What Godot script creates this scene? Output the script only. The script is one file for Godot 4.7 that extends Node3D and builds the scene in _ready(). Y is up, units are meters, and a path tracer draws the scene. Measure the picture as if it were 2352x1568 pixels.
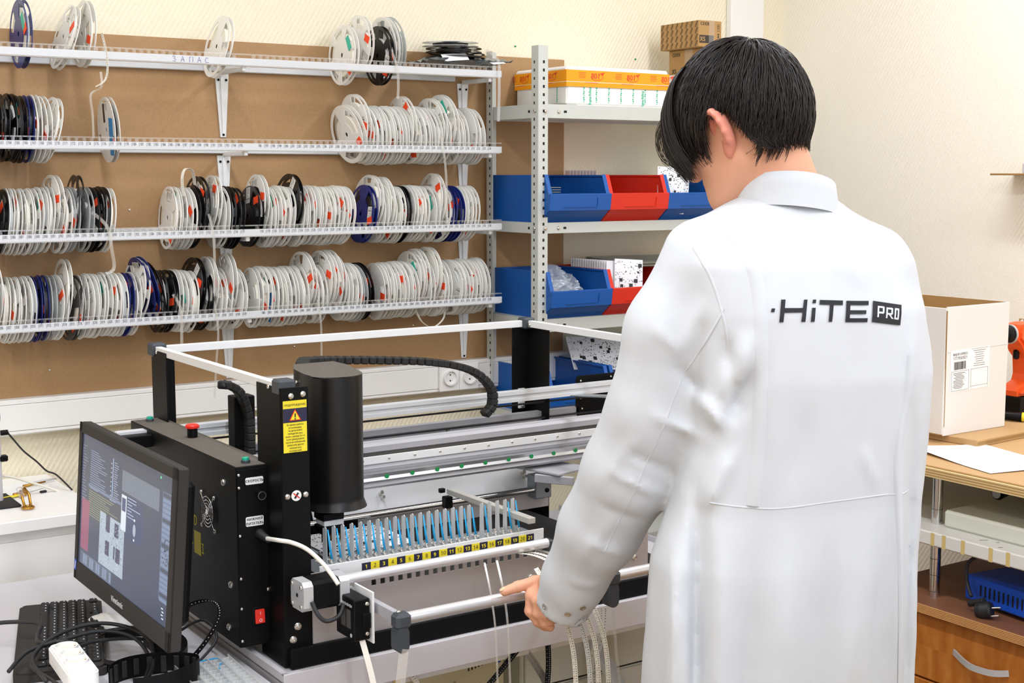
extends Node3D
# A small electronics workshop: a pick and place machine, component reels on wall rails and a technician in a white coat.
var M := {}
var taken := {}
var cache := {}
var rng := RandomNumberGenerator.new()

func _ready() -> void:
	rng.seed = 20240611
	# ---- camera, environment, lights, exposure
	var cam := Camera3D.new()
	cam.name = "camera"
	cam.fov = 27.72
	cam.near = 0.05
	cam.far = 60.0
	add_child(cam)
	cam.position = Vector3(0, 1.56, 3.887)
	cam.rotation = Vector3(-0.12019, -0.58992, 0)
	cam.current = true
	var env := Environment.new()
	env.background_mode = Environment.BG_COLOR
	env.background_color = Color(0.75, 0.82, 0.95)
	env.background_energy_multiplier = 4.2
	env.tonemap_mode = Environment.TONE_MAPPER_LINEAR
	env.tonemap_exposure = 1.05
	env.sdfgi_enabled = true
	env.ssao_enabled = true
	env.ssil_enabled = true
	var we := WorldEnvironment.new()
	we.name = "world_environment"
	we.environment = env
	add_child(we)
	materials()
	ceiling_lamps()
	# ---- the setting, then the things in it, large ones first
	room()
	wall_board()
	shelving_unit()
	machine()
	person()
	right_table()
	left_desk()
	reels()
	floor_things()
	small_things()
	level_out()

# ---------------------------------------------------------------- helpers
func numbered(n: String) -> String:
	var k: int = taken.get(n, 0)
	taken[n] = k + 1
	return n if k == 0 else "%s_%03d" % [n, k]

func tag(o: Node, label: String, category: String, group := "") -> void:
	o.set_meta("label", label)
	o.set_meta("category", category)
	if group != "":
		o.set_meta("group", group)

func thing(n: String, label: String, category: String, at := Vector3.ZERO, rot := Vector3.ZERO, group := "") -> Node3D:
	var o := Node3D.new()
	o.name = numbered(n)
	add_child(o)
	o.position = at
	o.rotation_degrees = rot
	tag(o, label, category, group)
	return o

func part(parent: Node, n: String, mesh: Mesh, mat: Material, at := Vector3.ZERO, rot := Vector3.ZERO) -> MeshInstance3D:
	var o := MeshInstance3D.new()
	o.name = numbered(n) if parent == self else n
	o.mesh = mesh
	o.material_override = mat
	o.position = at
	o.rotation_degrees = rot
	parent.add_child(o, true)
	return o

func struct(n: String, mesh: Mesh, mat: Material, at := Vector3.ZERO, rot := Vector3.ZERO) -> MeshInstance3D:
	var o := part(self, n, mesh, mat, at, rot)
	o.set_meta("kind", "structure")
	return o

func mk(key: String, col: String, rough := 0.6, metal := 0.0) -> StandardMaterial3D:
	var m := StandardMaterial3D.new()
	m.albedo_color = Color(col)
	m.roughness = rough
	m.metallic = metal
	M[key] = m
	return m

func tri(st: SurfaceTool, a: Vector3, b: Vector3, c: Vector3) -> void:
	st.add_vertex(a)
	st.add_vertex(b)
	st.add_vertex(c)

func quad(st: SurfaceTool, a: Vector3, b: Vector3, c: Vector3, d: Vector3) -> void:
	tri(st, a, b, c)
	tri(st, a, c, d)

func begin(smooth := false) -> SurfaceTool:
	var st := SurfaceTool.new()
	st.begin(Mesh.PRIMITIVE_TRIANGLES)
	st.set_smooth_group(0 if smooth else -1)
	return st

func done(st: SurfaceTool) -> ArrayMesh:
	st.generate_normals()
	return st.commit()

# a face of a convex solid round the origin, turned outwards
func outface(st: SurfaceTool, p: Array) -> void:
	var n: Vector3 = (p[1] - p[0]).cross(p[2] - p[0])
	if n.dot(p[0] + p[1] + p[2]) > 0:
		p.reverse()
	for i in range(1, p.size() - 1):
		tri(st, p[0], p[i], p[i + 1])

# a box with chamfered edges, centred on the origin
func bx(x: float, y: float, z: float, b := 0.0) -> ArrayMesh:
	var key := "b%.4f_%.4f_%.4f_%.4f" % [x, y, z, b]
	if cache.has(key):
		return cache[key]
	var h := Vector3(x, y, z) * 0.5
	b = minf(b, minf(h.x, minf(h.y, h.z)) * 0.95)
	var st := begin()
	var c := func(ax: int, s: int, u: int, v: int) -> Vector3:
		var p := Vector3.ZERO
		p[ax] = h[ax] * s
		p[(ax + 1) % 3] = (h[(ax + 1) % 3] - b) * u
		p[(ax + 2) % 3] = (h[(ax + 2) % 3] - b) * v
		return p
	for ax in 3:
		for s in [-1, 1]:
			outface(st, [c.call(ax, s, -1, -1), c.call(ax, s, 1, -1), c.call(ax, s, 1, 1), c.call(ax, s, -1, 1)])
		if b > 0.0:
			for s in [-1, 1]:
				for u in [-1, 1]:
					# the edge between face ax/s and face (ax+1)/u
					outface(st, [c.call(ax, s, u, -1), c.call(ax, s, u, 1), c.call((ax + 1) % 3, u, 1, s), c.call((ax + 1) % 3, u, -1, s)])
	if b > 0.0:
		for sx in [-1, 1]:
			for sy in [-1, 1]:
				for sz in [-1, 1]:
					outface(st, [c.call(0, sx, sy, sz), c.call(1, sy, sz, sx), c.call(2, sz, sx, sy)])
	cache[key] = done(st)
	return cache[key]

# a profile of (radius, height) points turned round the y axis; hard edges between its segments
func lathe(prof: Array, seg := 24, smooth := false) -> ArrayMesh:
	var st := SurfaceTool.new()
	st.begin(Mesh.PRIMITIVE_TRIANGLES)
	for i in prof.size() - 1:
		st.set_smooth_group(0 if smooth else i % 30)
		var a: Vector2 = prof[i]
		var b: Vector2 = prof[i + 1]
		for k in seg:
			var t0 := TAU * k / seg
			var t1 := TAU * (k + 1) / seg
			var d0 := Vector3(cos(t0), 0, sin(t0))
			var d1 := Vector3(cos(t1), 0, sin(t1))
			var p0 := d0 * a.x + Vector3(0, a.y, 0)
			var p1 := d1 * a.x + Vector3(0, a.y, 0)
			var q0 := d0 * b.x + Vector3(0, b.y, 0)
			var q1 := d1 * b.x + Vector3(0, b.y, 0)
			if a.x > 1e-6:
				tri(st, p0, q1, p1)
			if b.x > 1e-6:
				tri(st, p0, q0, q1)
	return done(st)

# a cylinder along y, centred, with chamfered rims
func cyl(r: float, h: float, seg := 20, b := -1.0) -> ArrayMesh:
	var key := "c%.4f_%.4f_%d_%.4f" % [r, h, seg, b]
	if not cache.has(key):
		if b < 0.0:
			b = minf(r, h) * 0.12
		cache[key] = lathe([Vector2(0, -h / 2), Vector2(r - b, -h / 2), Vector2(r, -h / 2 + b), Vector2(r, h / 2 - b), Vector2(r - b, h / 2), Vector2(0, h / 2)], seg)
	return cache[key]

# a tube of inner radius a and outer radius r
func pipe(r: float, a: float, h: float, seg := 32) -> ArrayMesh:
	var key := "p%.4f_%.4f_%.4f_%d" % [r, a, h, seg]
	if not cache.has(key):
		cache[key] = lathe([Vector2(a, -h / 2), Vector2(r, -h / 2), Vector2(r, h / 2), Vector2(a, h / 2), Vector2(a, -h / 2)], seg)
	return cache[key]

func frames(path: Array) -> Array:
	var out := []
	var up := Vector3.UP
	for i in path.size():
		var t: Vector3 = path[mini(i + 1, path.size() - 1)] - path[maxi(i - 1, 0)]
		t = t.normalized()
		if i == 0 and absf(t.dot(up)) > 0.95:
			up = Vector3.RIGHT
		var s := t.cross(up).normalized()
		up = s.cross(t).normalized()
		out.append([s, up])
	return out

# a smooth line through the points
func spline(pts: Array, n := 8) -> Array:
	var out := []
	for i in pts.size() - 1:
		var a: Vector3 = pts[maxi(i - 1, 0)]
		var b: Vector3 = pts[i]
		var c: Vector3 = pts[i + 1]
		var d: Vector3 = pts[mini(i + 2, pts.size() - 1)]
		for k in n:
			out.append(b.cubic_interpolate(c, a, d, float(k) / n))
	out.append(pts[-1])
	return out

func tube_into(st: SurfaceTool, path: Array, r0: float, r1: float, seg := 8) -> void:
	var fr := frames(path)
	var n := path.size()
	var ring := func(i: int, k: int) -> Vector3:
		var r: float = lerpf(r0, r1, float(i) / maxi(n - 1, 1))
		var t := TAU * k / seg
		return path[i] + (fr[i][0] * cos(t) + fr[i][1] * sin(t)) * r
	for i in n - 1:
		for k in seg:
			quad(st, ring.call(i, k), ring.call(i + 1, k), ring.call(i + 1, k + 1), ring.call(i, k + 1))
	for k in range(1, seg - 1):
		tri(st, ring.call(0, 0), ring.call(0, k), ring.call(0, k + 1))
		tri(st, ring.call(n - 1, 0), ring.call(n - 1, k + 1), ring.call(n - 1, k))

func tube(path: Array, r: float, seg := 8, r1 := -1.0) -> ArrayMesh:
	var st := begin(true)
	tube_into(st, path, r, r if r1 < 0.0 else r1, seg)
	return done(st)

# a flat strip along a path; its width lies along the given vector (made square to the path)
func ribbon(path: Array, width: float, thick: float, across: Vector3) -> ArrayMesh:
	var st := begin()
	var n := path.size()
	var cs := []
	for i in n:
		var t: Vector3 = (path[mini(i + 1, n - 1)] - path[maxi(i - 1, 0)]).normalized()
		var w := (across - t * across.dot(t)).normalized() * width * 0.5
		var u := t.cross(w).normalized() * thick * 0.5
		cs.append([path[i] - w - u, path[i] + w - u, path[i] + w + u, path[i] - w + u])
	for i in n - 1:
		for k in 4:
			quad(st, cs[i][k], cs[i + 1][k], cs[i + 1][(k + 1) % 4], cs[i][(k + 1) % 4])
	quad(st, cs[0][0], cs[0][1], cs[0][2], cs[0][3])
	quad(st, cs[n - 1][3], cs[n - 1][2], cs[n - 1][1], cs[n - 1][0])
	return done(st)

# a flat outline (x, y) given depth along z, centred on z
func prism(poly: PackedVector2Array, depth: float) -> ArrayMesh:
	var st := begin()
	if Geometry2D.is_polygon_clockwise(poly):
		poly.reverse()
	var ix := Geometry2D.triangulate_polygon(poly)
	var h := Vector3(0, 0, depth / 2)
	for i in range(0, ix.size(), 3):
		var a := Vector3(poly[ix[i]].x, poly[ix[i]].y, 0)
		var b := Vector3(poly[ix[i + 1]].x, poly[ix[i + 1]].y, 0)
		var c := Vector3(poly[ix[i + 2]].x, poly[ix[i + 2]].y, 0)
		if (b - a).cross(c - a).z < 0:
			var s := b
			b = c
			c = s
		tri(st, a + h, c + h, b + h)
		tri(st, a - h, b - h, c - h)
	for i in poly.size():
		var a := Vector3(poly[i].x, poly[i].y, 0)
		var q: Vector2 = poly[(i + 1) % poly.size()]
		var b := Vector3(q.x, q.y, 0)
		quad(st, a - h, a + h, b + h, b - h)
	return done(st)

func v2(a: Array) -> PackedVector2Array:
	var out := PackedVector2Array()
	for i in range(0, a.size(), 2):
		out.append(Vector2(a[i], a[i + 1]))
	return out

func rounded(w: float, h: float, r: float, n := 4) -> PackedVector2Array:
	var out := PackedVector2Array()
	for q in 4:
		var c := Vector2((w / 2 - r) * (1 if q in [0, 3] else -1), (h / 2 - r) * (1 if q < 2 else -1))
		for k in n + 1:
			var t := PI / 2 * (q + float(k) / n)
			out.append(c + Vector2(cos(t), sin(t)) * r)
	return out

func at(p: Vector3, rot := Vector3.ZERO, s := Vector3.ONE) -> Transform3D:
	return Transform3D(Basis.from_euler(rot * PI / 180.0).scaled_local(s), p)

# several meshes in one: [mesh, transform] pairs
func join(list: Array) -> ArrayMesh:
	var P := PackedVector3Array()
	var N := PackedVector3Array()
	var U := PackedVector2Array()
	var I := PackedInt32Array()
	for e in list:
		var src: Array = e[0].get_mesh_arrays() if e[0] is PrimitiveMesh else e[0].surface_get_arrays(0)
		var tf: Transform3D = e[1]
		var nb := tf.basis.inverse().transposed()
		var base := P.size()
		var p: PackedVector3Array = src[Mesh.ARRAY_VERTEX]
		var n: PackedVector3Array = src[Mesh.ARRAY_NORMAL]
		for i in p.size():
			P.append(tf * p[i])
			N.append((nb * n[i]).normalized())
		if src[Mesh.ARRAY_TEX_UV] != null and src[Mesh.ARRAY_TEX_UV].size() == p.size():
			U.append_array(src[Mesh.ARRAY_TEX_UV])
		else:
			U.resize(P.size())
		var first := I.size()
		if src[Mesh.ARRAY_INDEX] != null and src[Mesh.ARRAY_INDEX].size() > 0:
			for i in src[Mesh.ARRAY_INDEX]:
				I.append(base + i)
		else:
			for i in p.size():
				I.append(base + i)
		if tf.basis.determinant() < 0.0:   # mirrored: turn the faces round again
			for i in range(first, I.size(), 3):
				var k := I[i]
				I[i] = I[i + 1]
				I[i + 1] = k
	var arr := []
	arr.resize(Mesh.ARRAY_MAX)
	arr[Mesh.ARRAY_VERTEX] = P
	arr[Mesh.ARRAY_NORMAL] = N
	arr[Mesh.ARRAY_TEX_UV] = U
	arr[Mesh.ARRAY_INDEX] = I
	var m := ArrayMesh.new()
	m.add_surface_from_arrays(Mesh.PRIMITIVE_TRIANGLES, arr)
	return m

func letters(s: String, height: float, deep := 0.0006, face := "Droid Sans", weight := 400) -> TextMesh:
	var f := SystemFont.new()
	f.font_names = PackedStringArray([face])
	f.font_weight = weight
	var t := TextMesh.new()
	t.font = f
	t.text = s
	t.font_size = 32
	t.pixel_size = height / 23.0
	t.depth = deep
	t.curve_step = 2.0
	return t

func img_tex(im: Image) -> ImageTexture:
	im.generate_mipmaps()
	return ImageTexture.create_from_image(im)

# a flat upright sheet w x h with uv 0..1, facing +z
func sheet(w: float, h: float) -> ArrayMesh:
	var st := begin()
	var p := [Vector3(-w / 2, -h / 2, 0), Vector3(-w / 2, h / 2, 0), Vector3(w / 2, h / 2, 0), Vector3(w / 2, -h / 2, 0)]
	var uv := [Vector2(0, 1), Vector2(0, 0), Vector2(1, 0), Vector2(1, 1)]
	for i in [0, 1, 2, 0, 2, 3]:
		st.set_uv(uv[i])
		st.add_vertex(p[i])
	return done(st)

# a small domed screw head; its axis is +z
func screw(r: float) -> ArrayMesh:
	var key := "s%.4f" % r
	if not cache.has(key):
		var l := lathe([Vector2(r, 0), Vector2(r, r * 0.35), Vector2(r * 0.8, r * 0.65), Vector2(r * 0.35, r * 0.75), Vector2(r * 0.3, r * 0.4), Vector2(0, r * 0.4)], 12)
		cache[key] = join([[l, at(Vector3.ZERO, Vector3(90, 0, 0))]])
	return cache[key]

# pieces of a sub-part hang on the part itself: thing > part > sub-part and no further
func level_out() -> void:
	for t in get_children():
		for p in t.get_children():
			for s in p.get_children():
				for x in s.get_children():
					var tf: Transform3D = s.transform * x.transform
					s.remove_child(x)
					x.owner = null
					p.add_child(x, true)
					x.transform = tf

# ---------------------------------------------------------------- materials
func noise_tex(freq: float, c0: String, c1: String, seed_ := 1, size := 512, stretch := 1.0) -> ImageTexture:
	var n := FastNoiseLite.new()
	n.seed = seed_
	n.frequency = freq
	n.fractal_octaves = 4
	var im := Image.create(size, size, false, Image.FORMAT_RGB8)
	var a := Color(c0)
	var b := Color(c1)
	for y in size:
		for x in size:
			# tileable: look the noise up on a torus
			var u := TAU * x / size
			var v := TAU * y / size
			var k := n.get_noise_3d(cos(u) * 40.0 * stretch + cos(v) * 23.0, sin(u) * 40.0 * stretch, sin(v) * 40.0)
			im.set_pixel(x, y, a.lerp(b, clampf(k * 0.9 + 0.5, 0, 1)))
	return img_tex(im)

func materials() -> void:
	# wallpaper with slanting ribs
	var h := Image.create(256, 256, false, Image.FORMAT_RGB8)
	for y in 256:
		for x in 256:
			var s := 0.5 + 0.5 * sin(TAU * (x * 8.0 + y * 5.0) / 256.0)
			var w := 0.5 + 0.5 * sin(TAU * (y * 26.0 - x * 9.0) / 256.0)
			var k := s * 0.85 + w * 0.15
			h.set_pixel(x, y, Color(k, k, k))
	var hn := h.duplicate()
	hn.bump_map_to_normal_map(6.0)
	var wall := mk("wall", "#f1e8cd", 0.75)
	wall.normal_enabled = true
	wall.normal_texture = img_tex(hn)
	wall.normal_scale = 0.35
	wall.uv1_triplanar = true
	wall.uv1_world_triplanar = true
	wall.uv1_scale = Vector3.ONE * 8.0
	var wall2 := mk("wall_across", "#fcf6e6", 0.75)  # same wallpaper, coloured paler for the stronger light on the right wall
	wall2.normal_enabled = true
	var hm := h.duplicate()
	hm.flip_x()
	hm.bump_map_to_normal_map(6.0)
	wall2.normal_texture = img_tex(hm)
	wall2.normal_scale = 0.5
	wall2.uv1_triplanar = true
	wall2.uv1_world_triplanar = true
	wall2.uv1_scale = Vector3.ONE * 8.0
	mk("plaster", "#eee6c8", 0.8)
	mk("ceiling", "#f2f0ea", 0.9)
	var fl := mk("floor", "#ffffff", 0.45)
	fl.albedo_texture = noise_tex(0.05, "#7a5a36", "#a5804f", 3, 256)
	fl.uv1_triplanar = true
	fl.uv1_world_triplanar = true
	fl.uv1_scale = Vector3.ONE * 0.8
	var bd := mk("hardboard", "#ffffff", 0.55)
	bd.albedo_texture = noise_tex(0.6, "#a37f54", "#b18c60", 7, 512)
	bd.uv1_triplanar = true
	bd.uv1_world_triplanar = true
	bd.uv1_scale = Vector3.ONE * 1.6
	var bd2 := mk("fibreboard", "#ffffff", 0.6)
	bd2.albedo_texture = noise_tex(0.7, "#b8925f", "#c6a06f", 9, 256)
	bd2.uv1_triplanar = true
	bd2.uv1_scale = Vector3.ONE * 2.0
	mk("white_plastic", "#f2f1ec", 0.45)
	mk("rail_white", "#d2d5d6", 0.45)
	mk("white_metal", "#e9ebea", 0.4)
	mk("rack_grey", "#c9cdc6", 0.45, 0.1)
	mk("zinc", "#cfd1d1", 0.42, 0.35)
	mk("alu", "#cfd1d3", 0.36, 0.8)
	mk("alu_matte", "#b6b6bb", 0.55, 0.3)
	mk("rail_alu", "#dadcdd", 0.4, 0.15)
	mk("cross_bar", "#b5b3ab", 0.5, 0.1)
	mk("rail_grey", "#b4b5ba", 0.5, 0.25)
	mk("bright_plate", "#eceeef", 0.35, 0.15)
	mk("satin", "#e2e2e4", 0.28, 0.55)
	var du := mk("dust", "#ffffff", 0.9)
	du.albedo_texture = noise_tex(0.3, "#4a463f", "#6d675d", 31, 256)
	du.uv1_triplanar = true
	du.uv1_scale = Vector3.ONE * 6.0
	mk("hood_black", "#0b0b0c", 0.33)
	mk("steel", "#dcdcdc", 0.16, 1.0)
	mk("steel_panel", "#b9b4b2", 0.5, 0.55)
	mk("tray_grey", "#cfcdd0", 0.5, 0.2)
	mk("black_metal", "#0d0d0d", 0.5, 0.0)
	mk("black_plastic", "#0c0c0d", 0.42)
	for k in ["black_metal", "black_plastic"]:
		M[k].metallic_specular = 0.28
	mk("dark_grey", "#3c4248", 0.5)
	mk("black_soft", "#1d1d1c", 0.7)
	mk("dusty_black", "#2a2723", 0.75)
	mk("rubber", "#222324", 0.55)
	mk("screw", "#d7d4cc", 0.25, 0.9)
	mk("black_hole", "#0b0b0b", 0.8)
	mk("ink", "#23232a", 0.7)
	mk("blue_ink", "#27309a", 0.6)
	var ac := mk("acrylic", "#f4f2ec", 0.05)
	ac.transparency = BaseMaterial3D.TRANSPARENCY_ALPHA
	ac.albedo_color.a = 0.13
	var a2 := mk("pocket_clear", "#e6e8e6", 0.1)
	a2.transparency = BaseMaterial3D.TRANSPARENCY_ALPHA
	a2.albedo_color.a = 0.38
	var rw := mk("reel_white", "#f8f7f1", 0.4)
	rw.backlight_enabled = true
	rw.backlight = Color(0.45, 0.45, 0.42)
	var rc := mk("reel_clear", "#d5dad8", 0.25)
	rc.transparency = BaseMaterial3D.TRANSPARENCY_ALPHA
	rc.albedo_color.a = 0.6
	mk("reel_black", "#131314", 0.35)
	mk("reel_blue", "#1b2b78", 0.38)
	mk("reel_grey", "#4c4a45", 0.45)
	mk("tape_white", "#ece8da", 0.6)
	mk("tape_clear", "#cfd2cd", 0.3)
	mk("tape_black", "#0f0f12", 0.4)
	mk("orange", "#ff4d17", 0.6)
	mk("teal", "#3fbca4", 0.6)
	mk("sky_blue", "#2184c4", 0.5)
	mk("magenta", "#cf3fb2", 0.6)
	var lb := mk("reel_label", "#ffffff", 0.6)
	var im := Image.create(64, 96, false, Image.FORMAT_RGB8)
	im.fill(Color("#ecebe2"))
	var r := RandomNumberGenerator.new()
	r.seed = 5
	for k in 9:
		im.fill_rect(Rect2i(6, 6 + k * 6, r.randi_range(24, 52), 2), Color("#5a5a58"))
	for k in 26:
		im.fill_rect(Rect2i(6 + k * 2, 64, r.randi_range(1, 2) if k % 3 else 0, 14), Color("#2a2a2a"))
	im.fill_rect(Rect2i(6, 84, 36, 3), Color("#5a5a58"))
	lb.albedo_texture = img_tex(im)
	mk("cotton", "#cfd4d8", 0.85)
	mk("logo", "#181b20", 0.7)
	mk("trousers", "#2a2d34", 0.85)
	mk("olive", "#3b3423", 0.9)
	mk("shoe", "#1c1a18", 0.5)
	mk("skin", "#e0a585", 0.55)
	mk("ear", "#df8f78", 0.55)
	mk("hair", "#120e0c", 0.85)
	mk("lip", "#b8705f", 0.6)
	mk("eye", "#20160f", 0.3)
	mk("blue_bin", "#0a55a4", 0.42)
	mk("red_bin", "#d92a12", 0.42)
	mk("pcb_white", "#eceef0", 0.5)
	mk("pcb_edge", "#b9b48c", 0.6)
	mk("chip", "#25262a", 0.5)
	mk("brass", "#b98a3a", 0.25, 0.9)
	mk("yellow", "#f1df2e", 0.6)
	mk("navy", "#232341", 0.6)
	mk("red", "#e02a1c", 0.4)
	mk("green", "#0f8f4c", 0.5)
	mk("green_led", "#0fae8c", 0.35)
	mk("blue_band", "#1fa8dc", 0.5)
	mk("cable_white", "#e8e4d6", 0.5)
	mk("foam", "#efeee9", 0.8)
	mk("tape_orange", "#f9a000", 0.35)
	mk("tape_red", "#d84518", 0.45)
	mk("green_ink", "#18b48a", 0.6)
	mk("carton", "#b08a55", 0.75)
	mk("carton_dark", "#3a3328", 0.7)
	mk("box_white", "#e6e2dc", 0.7)
	mk("carton_edge", "#9c7a48", 0.8)
	mk("paper", "#f3f3f1", 0.7)
	mk("drill_orange", "#f2591a", 0.4)
	mk("beige_metal", "#d8d8c8", 0.5)
	mk("pc_beige", "#cfc9a4", 0.55)
	mk("white_worn", "#e4e2da", 0.45)
	mk("tape_yellow", "#d9bf7c", 0.55)
	mk("bench_blue", "#1450c4", 0.45)
	mk("foil", "#9aa3a8", 0.3, 0.7)
	var gl := mk("pane", "#ffffff", 0.02)
	gl.transparency = BaseMaterial3D.TRANSPARENCY_ALPHA
	gl.albedo_color.a = 0.06
	var bub := mk("bubble_wrap", "#dfe8f0", 0.15)
	bub.transparency = BaseMaterial3D.TRANSPARENCY_ALPHA
	bub.albedo_color.a = 0.35
	var tp := mk("tape_film", "#e4e2d8", 0.2)
	tp.transparency = BaseMaterial3D.TRANSPARENCY_ALPHA
	tp.albedo_color.a = 0.2
	var wd := mk("drawer_wood", "#ffffff", 0.4)
	var wi := Image.create(256, 256, false, Image.FORMAT_RGB8)
	var wn := FastNoiseLite.new()
	wn.seed = 11
	wn.frequency = 0.02
	for y in 256:
		for x in 256:
			var k := wn.get_noise_2d(x * 3.0, y * 0.35) * 0.6 + 0.25 * sin(x * 0.21 + wn.get_noise_2d(x * 0.6, y * 0.3) * 9.0)
			wi.set_pixel(x, y, Color("#b0641e").lerp(Color("#c98238"), clampf(k + 0.5, 0, 1)))
	wd.albedo_texture = img_tex(wi)
	wd.uv1_triplanar = true
	wd.uv1_scale = Vector3.ONE * 2.2
	mk("wood_top", "#8a5a3c", 0.55)
	mk("wood_edge", "#d29a5c", 0.5)
	mk("ply_dark", "#b28a52", 0.6)
	mk("ply_light", "#dcc28a", 0.6)
	var lamp := mk("lamp_glow", "#ffffff", 0.5)
	lamp.emission_enabled = true
	lamp.emission = Color("#fff8f2")
	lamp.emission_energy_multiplier = 3.0

# ---------------------------------------------------------------- light fittings in the ceiling
const LAMP_ENERGY := 2.15

func ceiling_lamps() -> void:
	for x in [-0.7, 1.0, 2.95]:
		for z in [1.5, 3.4, 5.3]:
			var o := thing("ceiling_lamp", "long white ceiling lamp with a glowing diffuser", "lamp", Vector3(x, 2.97, z), Vector3.ZERO, "lamps in the ceiling")
			for s in [-1, 1]:
				part(o, "side_frame", bx(0.02, 0.05, 1.24, 0.003), M.white_metal, Vector3(s * 0.1, 0, 0))
				part(o, "end_cap", bx(0.18, 0.05, 0.02, 0.003), M.white_metal, Vector3(0, 0, s * 0.61))
			part(o, "diffuser", bx(0.18, 0.01, 1.2, 0.002), M.lamp_glow, Vector3(0, 0.0, 0))
			var l := AreaLight3D.new()
			l.name = "light"
			l.area_size = Vector2(0.17, 1.19)
			l.light_energy = LAMP_ENERGY
			l.light_color = Color("#eef3ff")
			l.area_range = 12.0
			l.shadow_enabled = true
			o.add_child(l)
			l.position = Vector3(0, -0.03, 0)
			l.rotation_degrees = Vector3(-90, 0, 0)

# ---------------------------------------------------------------- the room
func room() -> void:
	var fl := struct("floor", bx(6.4, 0.1, 6.8), M.floor, Vector3(0.85, -0.05, 3.15))
	# boards that show past the machine's stand
	for i in 9:
		for j in 2:
			part(fl, "floor_board", bx(0.094, 0.004, 0.8, 0.0008), M.floor, Vector3(1.2 + i * 0.0955, 0.052, -2.75 + j * 0.803 + 0.2 * (i % 2)))
	struct("ceiling", bx(6.4, 0.1, 6.8), M.ceiling, Vector3(0.85, 3.05, 3.15))
	struct("wall_back", bx(6.4, 3.0, 0.12), M.wall, Vector3(0.85, 1.5, -0.06))
	struct("wall_right", bx(0.12, 3.0, 6.4), M.wall_across, Vector3(3.897, 1.5, 3.2))
	struct("wall_left", bx(0.12, 3.0, 6.4), M.wall_across, Vector3(-2.26, 1.5, 3.2))
	# the wall behind the camera has a wide window
	struct("wall_front", bx(6.4, 0.9, 0.12), M.wall, Vector3(0.85, 0.45, 6.46))
	struct("wall_front", bx(6.4, 0.6, 0.12), M.wall, Vector3(0.85, 2.7, 6.46))
	struct("wall_front", bx(2.05, 1.5, 0.12), M.wall, Vector3(-1.325, 1.65, 6.46))
	struct("wall_front", bx(1.15, 1.5, 0.12), M.wall, Vector3(3.475, 1.65, 6.46))
	var wf := struct("window_1", join([[bx(3.2, 0.06, 0.07, 0.004), at(Vector3(0, 0.72, 0))], [bx(3.2, 0.06, 0.07, 0.004), at(Vector3(0, -0.72, 0))], [bx(0.06, 1.5, 0.07, 0.004), at(Vector3(-1.57, 0, 0))], [bx(0.06, 1.5, 0.07, 0.004), at(Vector3(1.57, 0, 0))], [bx(0.06, 1.5, 0.07, 0.004), at(Vector3(0, 0, 0))]]), M.white_plastic, Vector3(1.3, 1.65, 6.46))
	for k in 2:
		part(wf, "window_pane", bx(1.5, 1.38, 0.006), M.pane, Vector3(-0.785 + k * 1.57, 0, 0))
	part(wf, "window_sill", bx(3.3, 0.03, 0.25, 0.004), M.white_plastic, Vector3(0, -0.76, -0.12))
	# a painted pipe casing in the corner
	var tr := struct("trim_1", bx(0.165, 3.0, 0.03, 0.004), M.white_plastic, Vector3(3.633, 1.5, 0.015))
	tr.set_meta("label", "pale grey casing strip in the room corner")
	# white cable trunking along the back wall, with its lid and two sockets
	var t := thing("cable_trunking", "white plastic cable trunking along the wall under the brown board", "trunking", Vector3(0.8, 0.853, 0))
	part(t, "body", bx(5.96, 0.098, 0.048, 0.004), M.white_plastic, Vector3(0, 0.049, 0.024))
	part(t, "lid", bx(5.96, 0.072, 0.006, 0.002), M.white_plastic, Vector3(0, 0.049, 0.051))
	for s in [0.008, 0.09]:
		part(t, "edge_strip", bx(5.96, 0.008, 0.005, 0.001), M.white_plastic, Vector3(0, s, 0.05))
	for k in 2:
		var so := thing("wall_socket", "white double wall socket on the trunking, %s one" % ["left", "right"][k], "socket", Vector3(2.315 + 0.075 * k, 0.902, 0.054), Vector3.ZERO, "sockets on the trunking")
		var q := bx(0.074, 0.09, 0.012, 0.003)
		part(so, "frame", q, M.white_plastic, Vector3(0, 0, 0.006))
		part(so, "face", join([[pipe(0.026, 0.021, 0.012, 28), at(Vector3.ZERO, Vector3(90, 0, 0))]]), M.white_plastic, Vector3(0, 0, 0.014))
		part(so, "well", join([[cyl(0.021, 0.002, 24), at(Vector3.ZERO, Vector3(90, 0, 0))]]), M.white_plastic, Vector3(0, 0, 0.0125))
		for s in [-1, 1]:
			part(so, "contact_hole", join([[cyl(0.0026, 0.002, 10), at(Vector3.ZERO, Vector3(90, 0, 0))]]), M.black_hole, Vector3(0, s * 0.0095, 0.0135))

# ---------------------------------------------------------------- brown board, white rails and brackets
const RAIL := [1.883, 1.647, 1.405, 1.171]

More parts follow.
